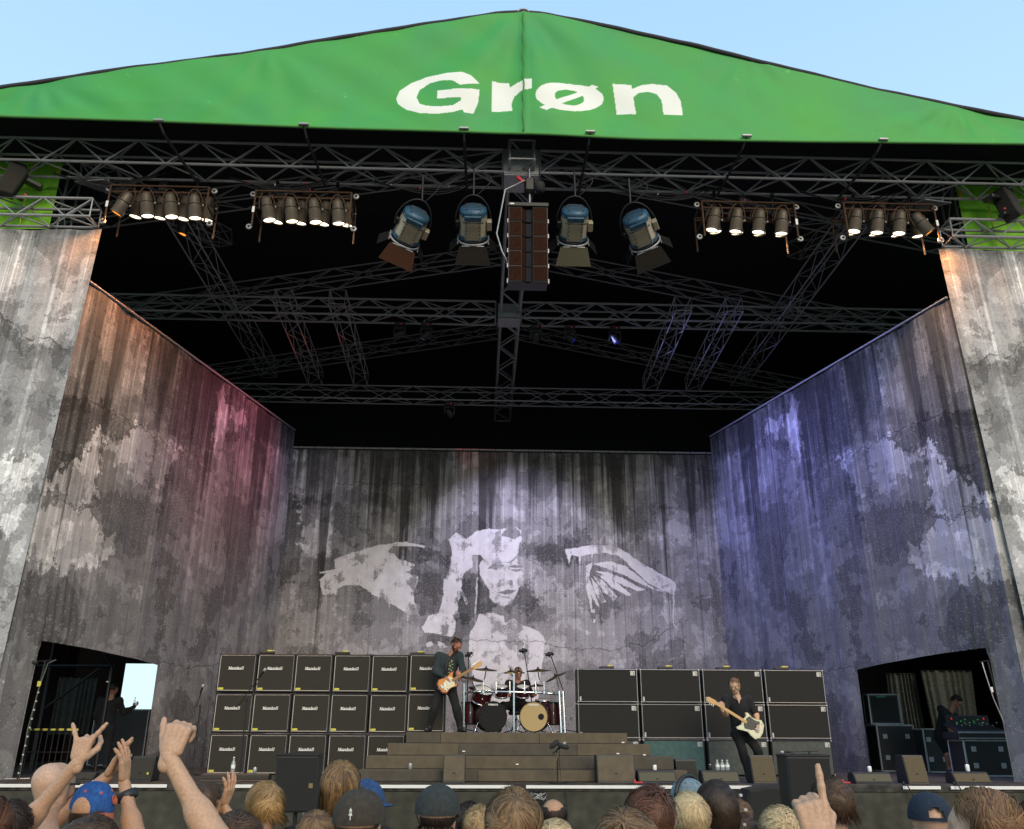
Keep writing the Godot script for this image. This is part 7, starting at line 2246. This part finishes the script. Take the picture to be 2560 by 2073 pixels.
	part(c, "watch", lathe([[0.036, -0.02], [0.045, -0.016], [0.045, 0.016], [0.036, 0.02]], 14), M["black_plastic"], Transform3D(aim(-Vector3(-0.5, 1, -0.05)), wr + Vector3(0.028, -0.055, 0.01)))
	# round badge on the cap
	var bd := part(cp, "badge", lathe([[0.014, 0.0], [0.017, 0.003], [0.021, 0.003], [0.022, 0.0]], 18), orange, Transform3D(aim(-Vector3(0.72, 0.42, 0.62)), Vector3(0.066, 0.075, 0.056)))
	part(bd, "badge_mark", cbox(Vector3(0.011, 0.004, 0.026), 0.001), orange, Transform3D(Basis(Vector3.UP, 0.6), Vector3(0, 0.002, 0)))
	# fist with outstretched thumb
	w = Vector3(-0.975, 1.905, -2.9)
	h = spectator("brown-haired person raising a bent fist with the thumb out, left of centre", Vector3(-0.764, 1.752, -3.0), 0.0, sk, navy, {"sl": Vector3(-0.94, 1.42, -3.0), "el": Vector3(-0.79, 1.66, -2.88), "wl": w}, [[w, Vector3(0.15, 1, -0.2), Vector3(0.1, -0.3, -1), [-0.1, 1.1, 1.25, 1.25, 1.25], 0.1, false, 1.05]])
	hair(h, head_of(), "short", BR * 0.8, BR * 1.3, 2600, 23)
	# clapping hand beside a far head
	w = Vector3(-1.40, 1.60, -5.15)
	h = spectator("short brown-haired person clapping in the far row, before the left pit loudspeaker", Vector3(-1.452, 1.738, -5.0), 0.0, tan_, black, {"er": Vector3(-1.22, 1.38, -5.1), "wr": w}, [[w, Vector3(0.28, 1, 0.05), Vector3(-0.9, 0.2, -0.3), [0.2, 0.25, 0.22, 0.25, 0.3], 0.4, true, 1.0]])
	hair(h, head_of(), "crop", BR * 0.8, BR, 2000, 29)
	# capped heads
	var cblue := cloth("cap_denim", 0.03, 0.09, 0.24)
	h = spectator("person in a faded blue cap with the peak to the right", Vector3(-0.56, 1.748, -4.6), 0.0, sk, navy)
	cap(h, head_of(PI - 0.95).scaled_local(Vector3.ONE * 1.08), cblue, cblue)
	hair(h, head_of(), "fringe", BR, BR, 2400, 31)
	var colive := cloth("cap_olive", 0.065, 0.052, 0.036)
	h = spectator("person in a washed olive cap with a white leaf emblem on the back", Vector3(-0.432, 1.771, -3.4), 0.15, sk, grey)
	cp = cap(h, head_of(0.15).scaled_local(Vector3.ONE * 1.1), colive, colive)
	for k in 5:
		var a := -0.9 + 0.45 * k
		part(cp, "emblem_leaf", slab(pts2([0, 0, 0.0045, 0.012, 0, 0.026 - 0.004 * absf(k - 2.0), -0.0045, 0.012]), 0.0015), M["white_paint"], Transform3D(Basis(Vector3.UP, PI) * Basis(Vector3.BACK, a * 0.7), Vector3(0.008 * (k - 2) * -0.4, 0.055, -0.1215)))
	bar(cp, "emblem_stem", Vector3(0, 0.042, -0.1215), Vector3(0, 0.06, -0.1215), 0.0015, M["white_paint"])
	hair(h, head_of(0.15), "fringe", DK * 1.5, DK * 2.0, 2400, 37)
	var cgrey := cloth("cap_charcoal", 0.045, 0.052, 0.05)
	h = spectator("person in a dark charcoal cap left of the stage centre, ears showing", Vector3(-0.175, 1.76, -3.9), 0.0, pale, black)
	cap(h, head_of().scaled_local(Vector3.ONE * 1.1), cgrey, cgrey)
	hair(h, head_of(), "fringe", DK, DK, 2400, 41)
	var cnavy := cloth("cap_navy", 0.018, 0.032, 0.06)
	h = spectator("person in a navy cap with an open strap at the back, at the right", Vector3(1.962, 1.73, -4.0), 0.2, pale, white)
	cap(h, head_of(0.2).scaled_local(Vector3.ONE * 1.08), cnavy, cnavy, true)
	# pointing hand in front at the right
	w = Vector3(0.84, 1.725, -2.3)
	h = spectator("person below the picture edge pointing one finger up, right of centre", Vector3(0.95, 1.62, -2.2), 0.0, sk, black, {"sr": Vector3(1.08, 1.33, -2.2), "er": Vector3(1.0, 1.47, -2.35), "wr": w}, [[w, Vector3(-0.08, 1, -0.1), Vector3(0.15, 0, -1), [0.9, 0.02, 1.2, 1.25, 1.25], 0.1, true, 1.12]])
	hair(h, head_of(), "short", BR, BR * 1.3, 1200, 43)
	# pale blue cap with a black band, far row
	var cpale := cloth("cap_pale", 0.24, 0.33, 0.38)
	h = spectator("person in a pale grey-blue cap with a black band, behind the short blond head", Vector3(1.17, 1.735, -5.2), 0.0, sk, black)
	var pc := cap(h, head_of(-0.6).scaled_local(Vector3.ONE * 1.06), cpale, M["black_plastic"])
	var arc := []
	for k in 15:
		var a := PI * k / 14.0
		arc.append(Vector3(cos(a) * 0.108, 0.035 + sin(a) * 0.112, -0.02))
	part(pc, "band", hose(arc, 0.012, 6), M["black_plastic"])
	hair(h, head_of(), "fringe", DK, DK, 1600, 53)
